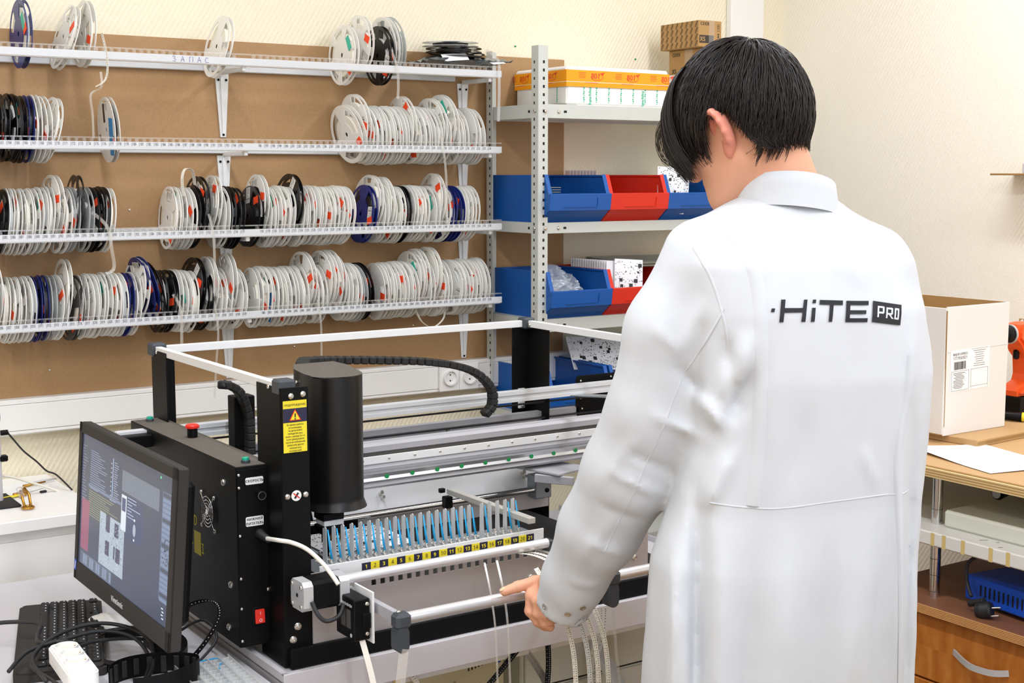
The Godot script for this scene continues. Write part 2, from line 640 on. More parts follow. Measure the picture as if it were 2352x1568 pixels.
func wall_board() -> void:
	var b := thing("hardboard_panel", "large brown hardboard sheet screwed to the wall behind the reels", "board", Vector3(0.85, 0.951, 0))
	part(b, "sheet", bx(3.92, 0.995, 0.01, 0.001), M.hardboard, Vector3(0, 0.4975, 0.005))
	for p in [[1.29, 1.46], [1.73, 1.445], [2.12, 1.462], [1.36, 1.03], [1.79, 1.035], [2.21, 1.075], [1.05, 1.02], [2.66, 1.2]]:
		part(b, "screw", screw(0.0035), M.screw, Vector3(p[0] - 0.85, p[1] - 0.951, 0.0105))
	var nth := ["topmost", "second", "third", "lowest"]
	for k in 4:
		var y: float = RAIL[k]
		var o := thing("reel_rail", "long white slotted rail for reels, %s of the four" % nth[k], "rail", Vector3(0.35, y, 0), Vector3.ZERO, "rails on the brown board")
		# front strip, rear strip, clear comb
		part(o, "front_strip", bx(2.085, 0.02, 0.004, 0.0006), M.rail_white, Vector3(1.0425, -0.01, 0.19))
		part(o, "rear_strip", bx(2.03, 0.03, 0.012, 0.002), M.rail_white, Vector3(1.0, -0.012, 0.022))
		part(o, "under_ledge", bx(2.08, 0.003, 0.02, 0.0006), M.white_plastic, Vector3(1.04, -0.0205, 0.18))
		part(o, "clear_edge", bx(2.085, 0.004, 0.005, 0.0008), M.acrylic, Vector3(1.0425, 0.0105, 0.19))
		var tooth := bx(0.0075, 0.009, 0.014, 0.001)
		for s in 78:
			var x := slot_x(s) - 0.0102 - 0.35
			if x > 0.35:
				part(o, "comb_tooth", tooth, M.acrylic, Vector3(x, 0.0047, 0.182))
		if k > 0:
			var base: int = [0, 157, 79, 1][k]
			for half in 2:
				var s := ""
				for i in 39:
					if half == 0 and i < 4:
						continue
					s += "%03d  |" % (base + half * 39 + i) if i % 39 != 38 else "%03d" % (base + half * 39 + i)
				var tm := letters(s, 0.0072, 0.0004, "Droid Sans Mono")
				var first := slot_x(half * 39 + (4 if half == 0 else 0))
				var last := slot_x(half * 39 + 38)
				var w := tm.get_aabb().size.x
				var want := (last - first) + 0.0115
				var mi := part(o, "slot_numbers", tm, M.ink, Vector3((first + last) / 2 - 0.35, -0.0065, 0.1923))
				mi.scale = Vector3(want / w, 1, 1)
		# hand lettered word on the topmost rail
		if k == 0:
			var strokes := [[[0, 0.9, 0.3, 1, 0.45, 0.75, 0.2, 0.55, 0.55, 0.35, 0.4, 0.02, 0.05, 0.1]], [[1.35, 0, 1.65, 1, 1.9, 0], [1.45, 0.4, 1.85, 0.42]], [[2.75, 0, 2.8, 0.95, 3.35, 0.95, 3.3, 0]], [[4.05, 0, 4.35, 1, 4.65, 0], [4.15, 0.4, 4.6, 0.4]], [[5.85, 0.85, 5.5, 0.95, 5.3, 0.4, 5.5, 0.02, 5.9, 0.12]]]
			var ls := []
			for g in strokes:
				for s in g:
					var pth := []
					for i in range(0, s.size(), 2):
						pth.append(Vector3(s[i] * 0.0175, s[i + 1] * 0.0145, 0))
					ls.append([tube(pth, 0.0005, 5), Transform3D.IDENTITY])
			part(o, "handwriting", join(ls), M.blue_ink, Vector3(1.362 - 0.35, -0.0175, 0.1925))
		# tapered brackets on the board
		for bxx in [1.575, 2.4]:
			var br := part(o, "bracket", prism(v2([-0.021, -0.012, 0.021, -0.012, 0.0085, -0.195, -0.0085, -0.195]), 0.004), M.white_metal, Vector3(bxx - 0.35, -0.02, 0.013))
			part(br, "rib", prism(v2([-0.006, -0.012, 0.006, -0.012, 0.003, -0.185, -0.003, -0.185]), 0.006), M.white_metal, Vector3(0, 0, 0.004))
			part(br, "arm", bx(0.012, 0.014, 0.165, 0.002), M.white_metal, Vector3(0, -0.008, 0.085))
			for s in [[-0.012, -0.03], [0.012, -0.03], [0.0, -0.188]]:
				part(br, "screw", screw(0.0036), M.black_metal, Vector3(s[0], s[1], 0.004))

func slot_x(i: int) -> float:
	# the n-th slot from the left of a rail of 78
	return 0.903 + (i - 6) * 0.02034 if i < 39 else 1.613 + (i - 39) * 0.0204

# ---------------------------------------------------------------- component reels
func sector(st: SurfaceTool, r0: float, r1: float, a0: float, a1: float, n: int, t: float) -> void:
	var full := a1 - a0 > TAU - 0.001
	for k in n:
		var u := a0 + (a1 - a0) * k / n
		var v := a0 + (a1 - a0) * (k + 1) / n
		var du := Vector3(0, cos(u), sin(u))
		var dv := Vector3(0, cos(v), sin(v))
		var h := Vector3(t / 2, 0, 0)
		quad(st, du * r0 + h, du * r1 + h, dv * r1 + h, dv * r0 + h)
		quad(st, du * r0 - h, dv * r0 - h, dv * r1 - h, du * r1 - h)
		quad(st, du * r1 - h, dv * r1 - h, dv * r1 + h, du * r1 + h)
		quad(st, du * r0 - h, du * r0 + h, dv * r0 + h, dv * r0 - h)
		if not full and k == 0:
			quad(st, du * r0 - h, du * r1 - h, du * r1 + h, du * r0 + h)
		if not full and k == n - 1:
			quad(st, dv * r0 - h, dv * r0 + h, dv * r1 + h, dv * r1 - h)

const REEL_R := 0.0885

func flange(kind: int) -> ArrayMesh:
	var key := "flange%d" % kind
	if cache.has(key):
		return cache[key]
	var st := begin()
	var sp: int = [6, 3, 3, 4][kind]            # spokes
	var win: float = [0.66, 0.30, 0.62, 0.5][kind] # open share of each spacing
	var ri: float = [0.05, 0.058, 0.034, 0.046][kind]
	var ro: float = [0.079, 0.08, 0.076, 0.0805][kind]
	sector(st, 0.0066, ri, 0, TAU, 40, 0.0014)
	sector(st, ro, REEL_R, 0, TAU, 48, 0.0014)
	for k in sp:
		var a := TAU * k / sp
		var w := TAU / sp * (1.0 - win)
		sector(st, ri, ro, a - w / 2, a + w / 2, maxi(2, int(24.0 / sp)), 0.0014)
	cache[key] = done(st)
	return cache[key]

func reel_tape(r: float, w: float) -> ArrayMesh:
	var key := "rt%.3f_%.3f" % [r, w]
	if not cache.has(key):
		var st := begin()
		sector(st, 0.029, r, 0, TAU, 36, w)
		cache[key] = done(st)
	return cache[key]

# what: w white, k black, b blue, c clear, g grey, r white flanges round black tape
func reel(what: String, label: String, group: String, p: Vector3, rot: Vector3, nth: int, lifted: bool) -> Node3D:
	var o := thing("component_reel", label, "reel", p, rot, group)
	var fm: Material = {"w": M.reel_white, "k": M.reel_black, "b": M.reel_blue, "c": M.reel_clear, "g": M.reel_grey, "r": M.reel_white}[what]
	var w := 0.0125
	var kind: int = nth % 4 if what != "k" else [0, 3, 2][nth % 3]
	if what == "c":
		kind = 1
	var turn := float((nth * 47) % 360)
	if nth % 5 == 0 and what == "w":
		w = 0.0155
	var rt: float = rng.randf_range(0.05, 0.072) if what != "c" else 0.046
	for s in [-1, 1]:
		part(o, "flange", flange(kind), fm, Vector3(s * w / 2, 0, 0), Vector3(turn, 0, 0))
	part(o, "hub", join([[pipe(0.0295, 0.0266, w, 24), at(Vector3.ZERO, Vector3(0, 0, 90))]]), fm)
	var tm: Material = M.tape_white
	if what in "kbr":
		tm = M.tape_black if nth % 3 else M.tape_clear
	elif what == "c" or nth % 4 == 1:
		tm = M.tape_clear
	if what == "r":
		tm = M.tape_black
		rt = 0.064
	part(o, "tape", reel_tape(snappedf(rt, 0.004), snappedf(w - 0.0025, 0.001)), tm)
	# stickers on the side that faces the room's middle
	var r := func(a: float, d: float) -> Vector3: return Vector3(-w / 2 - 0.0011, cos(a) * d, sin(a) * d)
	if nth % 3 != 1 or lifted:
		var a := rng.randf_range(-0.4, 2.4)
		part(o, "paper_label", join([[sheet(0.026, 0.046), at(Vector3.ZERO, Vector3(0, -90, 0))]]), M.reel_label, r.call(a, 0.061), Vector3(rad_to_deg(a) + 90 * (nth % 2), 0, 0))
	if nth % 5 != 3:
		var a := rng.randf_range(0.6, 2.6)
		part(o, "sticker", bx(0.0006, 0.021, 0.03, 0.0), M.orange, r.call(a, 0.068) - Vector3(0.0004, 0, 0), Vector3(rng.randf_range(-50, 50), 0, 0))
	if nth % 11 == 4:
		var a := rng.randf_range(0.2, 1.6)
		part(o, "sticker", bx(0.0006, 0.02, 0.045, 0.0), M.teal, r.call(a, 0.055) - Vector3(0.0006, 0, 0), Vector3(60, 0, 0))
	if what == "r":
		part(o, "blue_label", bx(0.0006, 0.1, 0.034), M.sky_blue, Vector3(-w / 2 - 0.0018, -0.02, 0.048), Vector3(4, 0, 0))
		part(o, "dark_window", bx(0.0006, 0.05, 0.016), M.tape_black, Vector3(-w / 2 - 0.0012, 0.045, -0.01))
	return o

func reels() -> void:
	var rows := ["", "......kkkkbwww.......r...................................wWwwwwwwwWwwwwWwWww.w..",
		".....Ckwwwwwwwwcwkckkw........www" + "kK.Wwk" + "kkWwwwwKwwwwwwww..bWwWwwkwww.wWwbbwww..",
		".....WwwwwbbcwWgwwwwwwbwWBKkkwwwKkWwwWw" + "wwrwwwwwWwwWWWwwck..wwwwwwWWwWww.wwwwww"]
	rows[2] = ".....CkwwwwwwWwcKckkw........wwwkK.Wwkk" + "kWwwwwKwwwwwwww...bWwWwwkwww.wWwbbwww.."
	rows[1] = "......kkkkbwww.......r................." + "................wWwwwwwwwWwwwwWwWww.ww."
	var base := [0, 157, 79, 1]
	var names := {"w": "white", "k": "black", "b": "dark blue", "c": "clear", "g": "grey", "r": "white black-taped"}
	var rail_word := ["topmost", "second", "third", "lowest"]
	var nth := 0
	for k in range(1, 4):
		var s: String = rows[k]
		var count := 0
		for i in mini(s.length(), 78):
			var c := s[i]
			if c == ".":
				continue
			nth += 1
			var lifted := c != c.to_lower()
			c = c.to_lower()
			var lean := 0.0
			if k == 3:
				lean = -5.0 if i < 39 else -1.0
			elif k == 2:
				lean = -6.0 if i < 39 else -5.0
			else:
				lean = -3.0 if i < 39 else 3.5
			if k == 1 and i == 13:
				lean = -16.0
			if k == 1 and i == 55:
				lean = 13.0
			if k == 1 and i == 21:
				lean = 4.0
			if k == 3 and (i == 25 or i == 26):
				lean = 12.0
			lean += rng.randf_range(-2.2, 2.2)
			var up := 0.031 + (rng.randf_range(0.028, 0.044) if lifted else rng.randf_range(-0.002, 0.004))
			count += 1
			var label := "%s reel, %s from the left on the %s rail, slot %03d" % [names[c], ordinal(count), rail_word[k], base[k] + i]
			reel(c, label, "reels on the %s rail" % rail_word[k], Vector3(slot_x(i), RAIL[k] + up, 0.107 + rng.randf_range(-0.003, 0.003)), Vector3(0, rng.randf_range(-4, 4), lean), nth, lifted)
	# the few reels on the topmost rail
	var y: float = RAIL[0]
	var g := "reels on the topmost rail"
	reel("b", "dark blue reel at the left end of the topmost rail", g, Vector3(0.985, y + 0.041, 0.107), Vector3(0, 0, -1), 15, false)
	reel("w", "white reel leaning right on the topmost rail, beside the dark blue one", g, Vector3(1.10, y + 0.038, 0.107), Vector3(0, 0, -17), 12, false)
	reel("w", "white reel with a tape tail hanging from the left of the topmost rail", g, Vector3(1.15, y + 0.05, 0.107), Vector3(0, 0, -4), 6, true)
	reel("w", "lone white reel leaning over the handwritten word on the topmost rail", g, Vector3(1.53, y + 0.035, 0.107), Vector3(0, 0, -13), 18, false)
	reel("w", "white reel with a teal sticker on the topmost rail", g, Vector3(1.925, y + 0.03, 0.107), Vector3(0, 0, -2), 4, false)
	reel("w", "white reel standing left of the black reel on the topmost rail", g, Vector3(1.975, y + 0.062, 0.107), Vector3(0, 0, -1), 24, true)
	reel("k", "black reel among white ones on the topmost rail", g, Vector3(2.045, y + 0.034, 0.107), Vector3(0, 0, 2), 9, false)
	reel("w", "white reel just right of the black reel on the topmost rail", g, Vector3(2.062, y + 0.062, 0.107), Vector3(0, 0, 5), 16, true)
	reel("c", "clear reel right of the black reel on the topmost rail", g, Vector3(2.083, y + 0.064, 0.107), Vector3(0, 0, 7), 20, true)

func ordinal(n: int) -> String:
	var one := ["", "first", "second", "third", "fourth", "fifth", "sixth", "seventh", "eighth", "ninth", "tenth", "eleventh", "twelfth", "thirteenth", "fourteenth", "fifteenth", "sixteenth", "seventeenth", "eighteenth", "nineteenth"]
	var ten := ["", "", "twenty", "thirty", "forty", "fifty", "sixty", "seventy"]
	if n < 20:
		return one[n]
	if n % 10 == 0:
		return ["", "", "twentieth", "thirtieth", "fortieth", "fiftieth", "sixtieth", "seventieth"][int(n / 10.0)]
	return ten[int(n / 10.0)] + "-" + one[n % 10]

# ---------------------------------------------------------------- metal shelving unit and what stands on it
func bin_mesh(w: float) -> ArrayMesh:
	var key := "bin%.3f" % w
	if cache.has(key):
		return cache[key]
	# z runs to the front: walls of a stacking bin with a low hopper front
	var side := prism(v2([0, 0, 0.275, 0, 0.325, 0.04, 0.332, 0.085, 0.322, 0.092, 0.3, 0.148, 0, 0.148]), 0.003)
	var l := []
	for s in [-1, 1]:
		l.append([side, at(Vector3(s * (w / 2 - 0.0015), 0, 0), Vector3(0, -90, 0))])
		l.append([bx(0.008, 0.006, 0.302, 0.001), at(Vector3(s * (w / 2 - 0.005), 0.146, 0.151))])
	l.append([bx(w - 0.004, 0.146, 0.003), at(Vector3(0, 0.073, 0.0015))])
	l.append([bx(w - 0.004, 0.003, 0.275), at(Vector3(0, 0.0015, 0.1375))])
	l.append([bx(w - 0.004, 0.063, 0.003), at(Vector3(0, 0.02, 0.3), Vector3(51, 0, 0))])
	l.append([bx(w + 0.002, 0.05, 0.004, 0.001), at(Vector3(0, 0.0625, 0.33), Vector3(8, 0, 0))])
	l.append([bx(w + 0.002, 0.005, 0.009, 0.001), at(Vector3(0, 0.0885, 0.331))])
	l.append([bx(w, 0.005, 0.009, 0.001), at(Vector3(0, 0.146, 0.004))])
	cache[key] = join(l)
	return cache[key]

func storage_bin(label: String, mat: Material, p: Vector3, w := 0.238) -> Node3D:
	var o := thing("storage_bin", label, "bin", p, Vector3.ZERO, "stacking bins on the metal shelves")
	part(o, "body", bin_mesh(w), mat)
	part(o, "label_slot", join([[bx(0.13, 0.0016, 0.002), at(Vector3(0, -0.014, 0))], [bx(0.0016, 0.03, 0.002), at(Vector3(0.065, 0, 0))]]), mat, Vector3(0.0, 0.0625, 0.3335), Vector3(8, 0, 0))
	for s in [-1, 1]:
		part(o, "front_post", join([[bx(0.014, 0.07, 0.005, 0.001), at(Vector3(0, 0.117, 0.312), Vector3(-21, 0, 0))]]), mat, Vector3(s * (w / 2 - 0.006), 0, 0))
	for s in [-0.06, 0.03]:
		part(o, "rear_rib", bx(0.003, 0.05, 0.004), mat, Vector3(s, 0.03, 0.005))
	return o

func board_parts(o: Node3D, w: float, h: float, seed_: int) -> void:
	var r := RandomNumberGenerator.new()
	r.seed = seed_
	part(o, "board", bx(w, h, 0.0016, 0.0003), M.pcb_white)
	var dots := []
	for k in int(w * h * 9000):
		dots.append([bx(r.randf_range(0.001, 0.004), r.randf_range(0.001, 0.003), 0.0012), at(Vector3(r.randf_range(-0.47, 0.47) * w, r.randf_range(-0.47, 0.47) * h, 0.001))])
	part(o, "small_components", join(dots), M.chip)
	for k in int(maxf(2, w * h * 420)):
		var s := r.randf_range(0.006, 0.013)
		part(o, "chip", bx(s, s, 0.002, 0.0004), M.chip, Vector3(r.randf_range(-0.4, 0.4) * w, r.randf_range(-0.4, 0.4) * h, 0.0016))

func circuit_board(label: String, p: Vector3, rot: Vector3, w: float, h: float, seed_: int, group := "circuit boards in the bins") -> Node3D:
	var o := thing("circuit_board", label, "circuit board", p, rot, group)
	board_parts(o, w, h, seed_)
	return o

func plain_board(label: String, p: Vector3, rot: Vector3, w: float, h: float, mat: Material, group: String) -> void:
	var o := part(self, "circuit_board", bx(w, h, 0.0016, 0.0003), mat, p, rot)
	tag(o, label, "circuit board", group)

func shelving_unit() -> void:
	var o := thing("shelving_unit", "grey perforated metal shelving unit standing against the wall right of the board", "shelves", Vector3(3.0, 0, 0.18))
	var x0 := 2.479 - 3.0
	var ys := [1.777, 1.409, 1.104, 0.79, 0.35]
	for s in [[x0, 1, 0.15, -1], [x0, 1, -0.145, 1], [x0 + 1.03, -1, 0.15, -1], [x0 + 1.03, -1, -0.145, 1]]:
		var hgt := 1.955
		var u := part(o, "upright", join([[bx(0.0022, hgt, 0.036), at(Vector3(s[0], hgt / 2, s[2] + s[3] * 0.018))], [bx(0.036, hgt, 0.0022), at(Vector3(s[0] + s[1] * 0.018, hgt / 2, s[2]))]]), M.rack_grey)
		var l := []
		for k in 74:
			var y := 0.08 + k * 0.025
			l.append([bx(0.0028, 0.009, 0.006), at(Vector3(s[0], y, s[2] + s[3] * 0.02))])
			l.append([bx(0.007, 0.009, 0.0028), at(Vector3(s[0] + s[1] * 0.02, y, s[2]))])
		var hl := part(u, "slots", join(l), M.black_hole)
		hl.set_meta("kind", "stuff")
	for k in ys.size():
		var t: float = [0.042, 0.033, 0.04, 0.04, 0.04][k]
		var sh := part(o, "shelf", bx(1.03, 0.002, 0.292), M.rack_grey, Vector3(0, ys[k] - 0.001, 0))
		part(sh, "front_lip", bx(1.0, t, 0.002, 0.0005), M.rack_grey, Vector3(0, -t / 2, 0.1455))
		part(sh, "rear_lip", bx(1.0, t, 0.002, 0.0005), M.rack_grey, Vector3(0, -t / 2, -0.1455))
		for s in [-1, 1]:
			part(sh, "side_lip", bx(0.002, t, 0.29, 0.0005), M.rack_grey, Vector3(s * 0.5165, -t / 2, 0))
		part(sh, "stiffener", bx(0.98, 0.014, 0.03, 0.002), M.rack_grey, Vector3(0, -t + 0.004, 0.08))
		for s in [[0.02, 0.0], [0.075, 0.0]]:
			part(sh, "bolt", screw(0.006), M.screw, Vector3(-0.515 + s[0], -t / 2, 0.1535 if s[0] < 0.05 else 0.147))
		part(sh, "bolt", screw(0.006), M.screw, Vector3(-0.5235, -t / 2, 0.135), Vector3(0, -90, 0))
		part(sh, "slot_hole", bx(0.001, 0.008, 0.009), M.black_hole, Vector3(-0.5178, -t / 2, 0.095))
		part(sh, "slot_hole", bx(0.011, 0.007, 0.001), M.black_hole, Vector3(-0.415, -t / 2, 0.1467))
	# bins
	var B: Material = M.blue_bin
	var R: Material = M.red_bin
	storage_bin("blue bin on the upper bin shelf beside the upright, a few boards inside", B, Vector3(2.621, 1.409, 0.032))
	storage_bin("empty red bin on the upper bin shelf between two blue bins", R, Vector3(2.861, 1.409, 0.032))
	storage_bin("blue bin on the upper bin shelf, full of upright white boards", B, Vector3(3.101, 1.409, 0.032))
	storage_bin("blue bin on the lower bin shelf holding bubble-wrapped parts", B, Vector3(2.629, 1.104, 0.032))
	storage_bin("red bin on the lower bin shelf holding a stack of white boards", R, Vector3(2.869, 1.104, 0.032))
	storage_bin("red bin on the lower bin shelf hidden behind the shoulder", R, Vector3(3.109, 1.104, 0.032))
	storage_bin("blue bin on the bottom shelf behind the black post", M.blue_bin, Vector3(2.63, 0.79, 0.032))
	storage_bin("blue bin on the bottom shelf with panels lying on top", M.blue_bin, Vector3(2.885, 0.79, 0.032), 0.25)
	# boards in the bins
	for k in 15:
		plain_board("green-grey circuit board in a flat pile inside the upper left blue bin", Vector3(2.575, 1.4145 + k * 0.0074, 0.22), Vector3(90, 0, 0), 0.085, 0.08, M.pcb_edge, "flat boards in the upper left bin")
	for k in 9:
		plain_board("white board edge standing behind the red bin on the upper shelf", Vector3(2.79 + k * 0.014, 1.517, 0.06), Vector3(0, 86, 0), 0.03, 0.112, M.pcb_white, "boards behind the red bin")
	circuit_board("large white populated board leaning at the front of the upper right blue bin", Vector3(3.025, 1.507, 0.32), Vector3(-6, -10, -3), 0.1, 0.155, 21)
	circuit_board("second white board close behind the large one in the upper right blue bin", Vector3(3.085, 1.507, 0.285), Vector3(-8, -20, -6), 0.08, 0.155, 22)
	for k in 8:
		plain_board("yellowish bare board in the upright row inside the upper right blue bin", Vector3(3.115 + k * 0.0055, 1.492, 0.24), Vector3(0, 72, -4), 0.075, 0.145, M.pcb_edge, "bare boards in the upper right bin")
	circuit_board("white populated board at the front of the stack in the lower red bin", Vector3(2.862, 1.207, 0.305), Vector3(-10, -16, -4), 0.1, 0.15, 23)
	for k in 16:
		plain_board("white board in the tight upright stack inside the lower red bin", Vector3(2.845 - k * 0.001, 1.2, 0.29 - k * 0.0118), Vector3(-10, -16, -4), 0.11, 0.15, M.pcb_white, "board stack in the lower red bin")
	for k in 6:
		plain_board("thin dark sheet lying across the bins on the lower bin shelf", Vector3(3.03 + k * 0.002, 1.258 + k * 0.0028, 0.18), Vector3(90 + 2, 0, 6), 0.34, 0.24, [M.reel_grey, M.pcb_edge, M.foil][k % 3], "sheets across the lower bins")
	for k in 2:
		circuit_board(["white panel of boards tilted on the bottom bin, left", "white panel of boards tilted on the bottom bin, right"][k], Vector3(2.84 + 0.2 * k, 0.955, 0.16), Vector3(-38, -8, -4), 0.2, 0.13, 31 + k)
	# bubble wrap and wrapped parts in the lower blue bin
	for k in 2:
		var bw := thing("bubble_wrap", ["crumpled bubble wrap sheet in the lower blue bin", "upright scrap of bubble wrap in the lower blue bin"][k], "bubble wrap", Vector3(2.60 + 0.095 * k, 1.15, 0.29 - 0.03 * k))
		var st := begin(true)
		var n := FastNoiseLite.new()
		n.seed = 4 + k
		n.frequency = 9.0
		var sz: Vector2 = [Vector2(0.17, 0.12), Vector2(0.05, 0.085)][k]
		var f := func(i: int, j: int) -> Vector3:
			var u := i / 16.0 - 0.5
			var v := j / 16.0
			return Vector3(u * sz.x * (1.0 - 0.25 * v), v * sz.y * (1.0 - u * u), -0.07 * v * v + 0.03 * n.get_noise_2d(u, v) + 0.012 * sin(u * 9.0))
		for i in 16:
			for j in 16:
				quad(st, f.call(i, j), f.call(i + 1, j), f.call(i + 1, j + 1), f.call(i, j + 1))
		part(bw, "film", done(st), M.bubble_wrap)
	for k in 3:
		plain_board("white module wrapped in film inside the lower blue bin", Vector3(2.575 + 0.02 * k, 1.175 + 0.012 * k, 0.26 - 0.02 * k), Vector3(70 - 8 * k, 10 - 14 * k, 0), 0.1, 0.07, M.pcb_white, "modules in the lower blue bin")
	# foam parcel with orange sealing tape
	var fp := thing("foam_parcel", "white foam parcel sealed with orange printed tape on the top shelf", "parcel", Vector3(2.808, 1.777, 0.168))
	part(fp, "lower_half", bx(0.412, 0.072, 0.285, 0.006), M.foam, Vector3(0, 0.037, 0))
	part(fp, "lid", bx(0.418, 0.05, 0.29, 0.007), M.foam, Vector3(0, 0.097, 0))
	part(fp, "carton_sheet", bx(0.40, 0.002, 0.28), M.box_white, Vector3(0.03, 0.0012, 0.008))
	part(fp, "sealing_tape", join([[bx(0.4195, 0.052, 0.001), at(Vector3(0, 0, 0.1455))], [bx(0.001, 0.052, 0.2915), at(Vector3(-0.2098, 0, 0))], [bx(0.001, 0.052, 0.2915), at(Vector3(0.2098, 0, 0))]]), M.tape_orange, Vector3(0, 0.0845, 0))
	part(fp, "tape_seam", join([[bx(0.4199, 0.0014, 0.001), at(Vector3(0, 0, 0.1458))], [bx(0.001, 0.0014, 0.292), at(Vector3(-0.2101, 0, 0))]]), M.foam, Vector3(0, 0.0735, 0))
	# the tape's mirrored printing: an oval swoosh beside bold figures, then fine lines
	var pr := []
	var fine := []
	var tm := letters("108", 0.017, 0.0003, "Droid Sans", 800)
	var mir := Transform3D(Basis(Vector3(-1, 0, 0), Vector3(0, 1, 0), Vector3(0, 0, 1)), Vector3.ZERO)
	for side in 2:
		for k in (3 if side == 0 else 2):
			var base := at(Vector3(-0.09 + k * 0.145, 0, 0.1462)) if side == 0 else at(Vector3(-0.2103, 0, -0.09 + k * 0.155), Vector3(0, -90, 0))
			pr.append([tm, base * mir * at(Vector3(0.005, 0.003, 0))])
			var arc := []
			for a in 9:
				var t := lerpf(-0.4, 3.4, a / 8.0)
				arc.append(Vector3(cos(t) * 0.024, -sin(t) * 0.010, 0))
			pr.append([tube(arc, 0.0009, 4), base])
			pr.append([prism(v2([0.012, 0.012, 0.032, 0.016, 0.022, 0.004]), 0.0004), base])
			for q in 4:
				fine.append([bx(0.028 - 0.005 * (q % 2), 0.0015, 0.0003), base * at(Vector3(-0.058, 0.012 - q * 0.005, 0))])
			fine.append([bx(0.05, 0.0015, 0.0003), base * at(Vector3(-0.02, -0.0185, 0))])
	part(fp, "tape_print", join(pr), M.tape_red, Vector3(0, 0.09, 0))
	part(fp, "tape_small_print", join(fine), M.tape_red, Vector3(0, 0.09, 0))
	# green upright print showing through the wrapping
	var gp := []
	var big := letters("hpuhhu", 0.012, 0.0003, "Droid Sans", 800)
	for k in 2:
		gp.append([big, at(Vector3(-0.115 + k * 0.215, 0.03 - 0.004 * k, 0.1435), Vector3(0, 0, 90), Vector3(0.9, 0.8, 1))])
	for k in 7:
		for q in 9:
			gp.append([bx(0.0045, 0.0045 if q % 3 else 0.002, 0.0003), at(Vector3(-0.14 + k * 0.05 + (q % 2) * 0.0012, 0.012 + q * 0.0062, 0.1435))])
	for k in 3:
		for q in 9:
			gp.append([bx(0.0003, 0.0045, 0.004), at(Vector3(-0.2068, 0.012 + q * 0.0062, -0.05 + k * 0.07))])
	part(fp, "green_print", join(gp), M.green_ink)
	# small cartons at the right of the top shelf; their long sides face the room's left
	var wb := thing("white_carton", "small white carton with printed characters under the brown cartons", "box", Vector3(3.225, 1.777, 0.18))
	part(wb, "body", bx(0.17, 0.12, 0.2, 0.002), M.box_white, Vector3(0, 0.06, 0))
	part(wb, "corner_patch", bx(0.04, 0.028, 0.001), M.sky_blue, Vector3(-0.06, 0.105, 0.1002))
	var ch := []
	for k in 2:
		for q in 5:
			ch.append([bx(0.0085, 0.001, 0.0005), at(Vector3(0.04 + 0.013 * k, 0.076 + q * 0.0025 - (k % 2) * 0.001, 0))])
			if q < 3:
				ch.append([bx(0.001, 0.011, 0.0005), at(Vector3(0.036 + 0.013 * k + q * 0.004, 0.081, 0))])
	ch.append([letters("EA", 0.013, 0.0004, "Droid Serif"), at(Vector3(0.015, 0.081, 0))])
	for q in 6:
		ch.append([bx(0.011, 0.0012, 0.0005), at(Vector3(0.018 + (q % 3) * 0.014, 0.035 + int(q / 3.0) * 0.007, 0))])
	part(wb, "printing", join(ch), M.ink, Vector3(-0.0853, 0, 0), Vector3(0, -90, 0))
	var xs := thing("small_carton", "small brown carton marked XS under the patterned one", "box", Vector3(3.255, 1.897, 0.19))
	part(xs, "body", bx(0.11, 0.09, 0.19, 0.002), M.carton, Vector3(0, 0.045, 0))
	part(xs, "clear_tape", bx(0.1112, 0.0912, 0.04), M.acrylic, Vector3(0, 0.045, 0.01))
	part(xs, "side_printing", join([[letters("CDEK", 0.012, 0.0005, "Droid Sans", 700), at(Vector3(-0.055, 0.074, 0))], [letters("XS", 0.015, 0.0005, "Droid Sans", 700), at(Vector3(-0.065, 0.018, 0))]]), M.carton_dark, Vector3(-0.0553, 0, 0), Vector3(0, -90, 0))
	part(xs, "end_printing", letters("CDEK", 0.012, 0.0005, "Droid Sans", 700), M.carton_dark, Vector3(-0.02, 0.078, 0.0953))
	var cd := thing("small_carton", "brown carton printed all over with slanting dark words, topmost of the pile", "box", Vector3(3.22, 1.988, 0.185), Vector3(0, -2, 0))
	part(cd, "body", bx(0.1, 0.088, 0.21, 0.002), M.carton, Vector3(0, 0.044, 0))
	part(cd, "clear_tape", bx(0.024, 0.0892, 0.2112), M.acrylic, Vector3(0.006, 0.044, 0))
	var l := []
	var word := letters("CDEK", 0.0075, 0.0004, "Droid Sans", 700)
	for i in 8:
		for j in 4:
			l.append([word, at(Vector3(-0.092 + i * 0.0263, 0.012 + j * 0.0215, 0), Vector3(0, 0, 60), Vector3(0.85, 1, 1))])
	part(cd, "word_pattern", join(l), M.carton_dark, Vector3(-0.0503, 0, 0), Vector3(0, -90, 0))
	part(cd, "size_block", bx(0.062, 0.026, 0.0006), M.carton_dark, Vector3(-0.016, 0.026, 0.1052))
	part(cd, "size_letters", letters("XS", 0.015, 0.0005, "Droid Sans", 700), M.carton, Vector3(-0.033, 0.026, 0.1057))
	part(cd, "maker_word", letters("CDEK", 0.011, 0.0005, "Droid Sans", 700), M.carton_dark, Vector3(-0.024, 0.077, 0.1052))
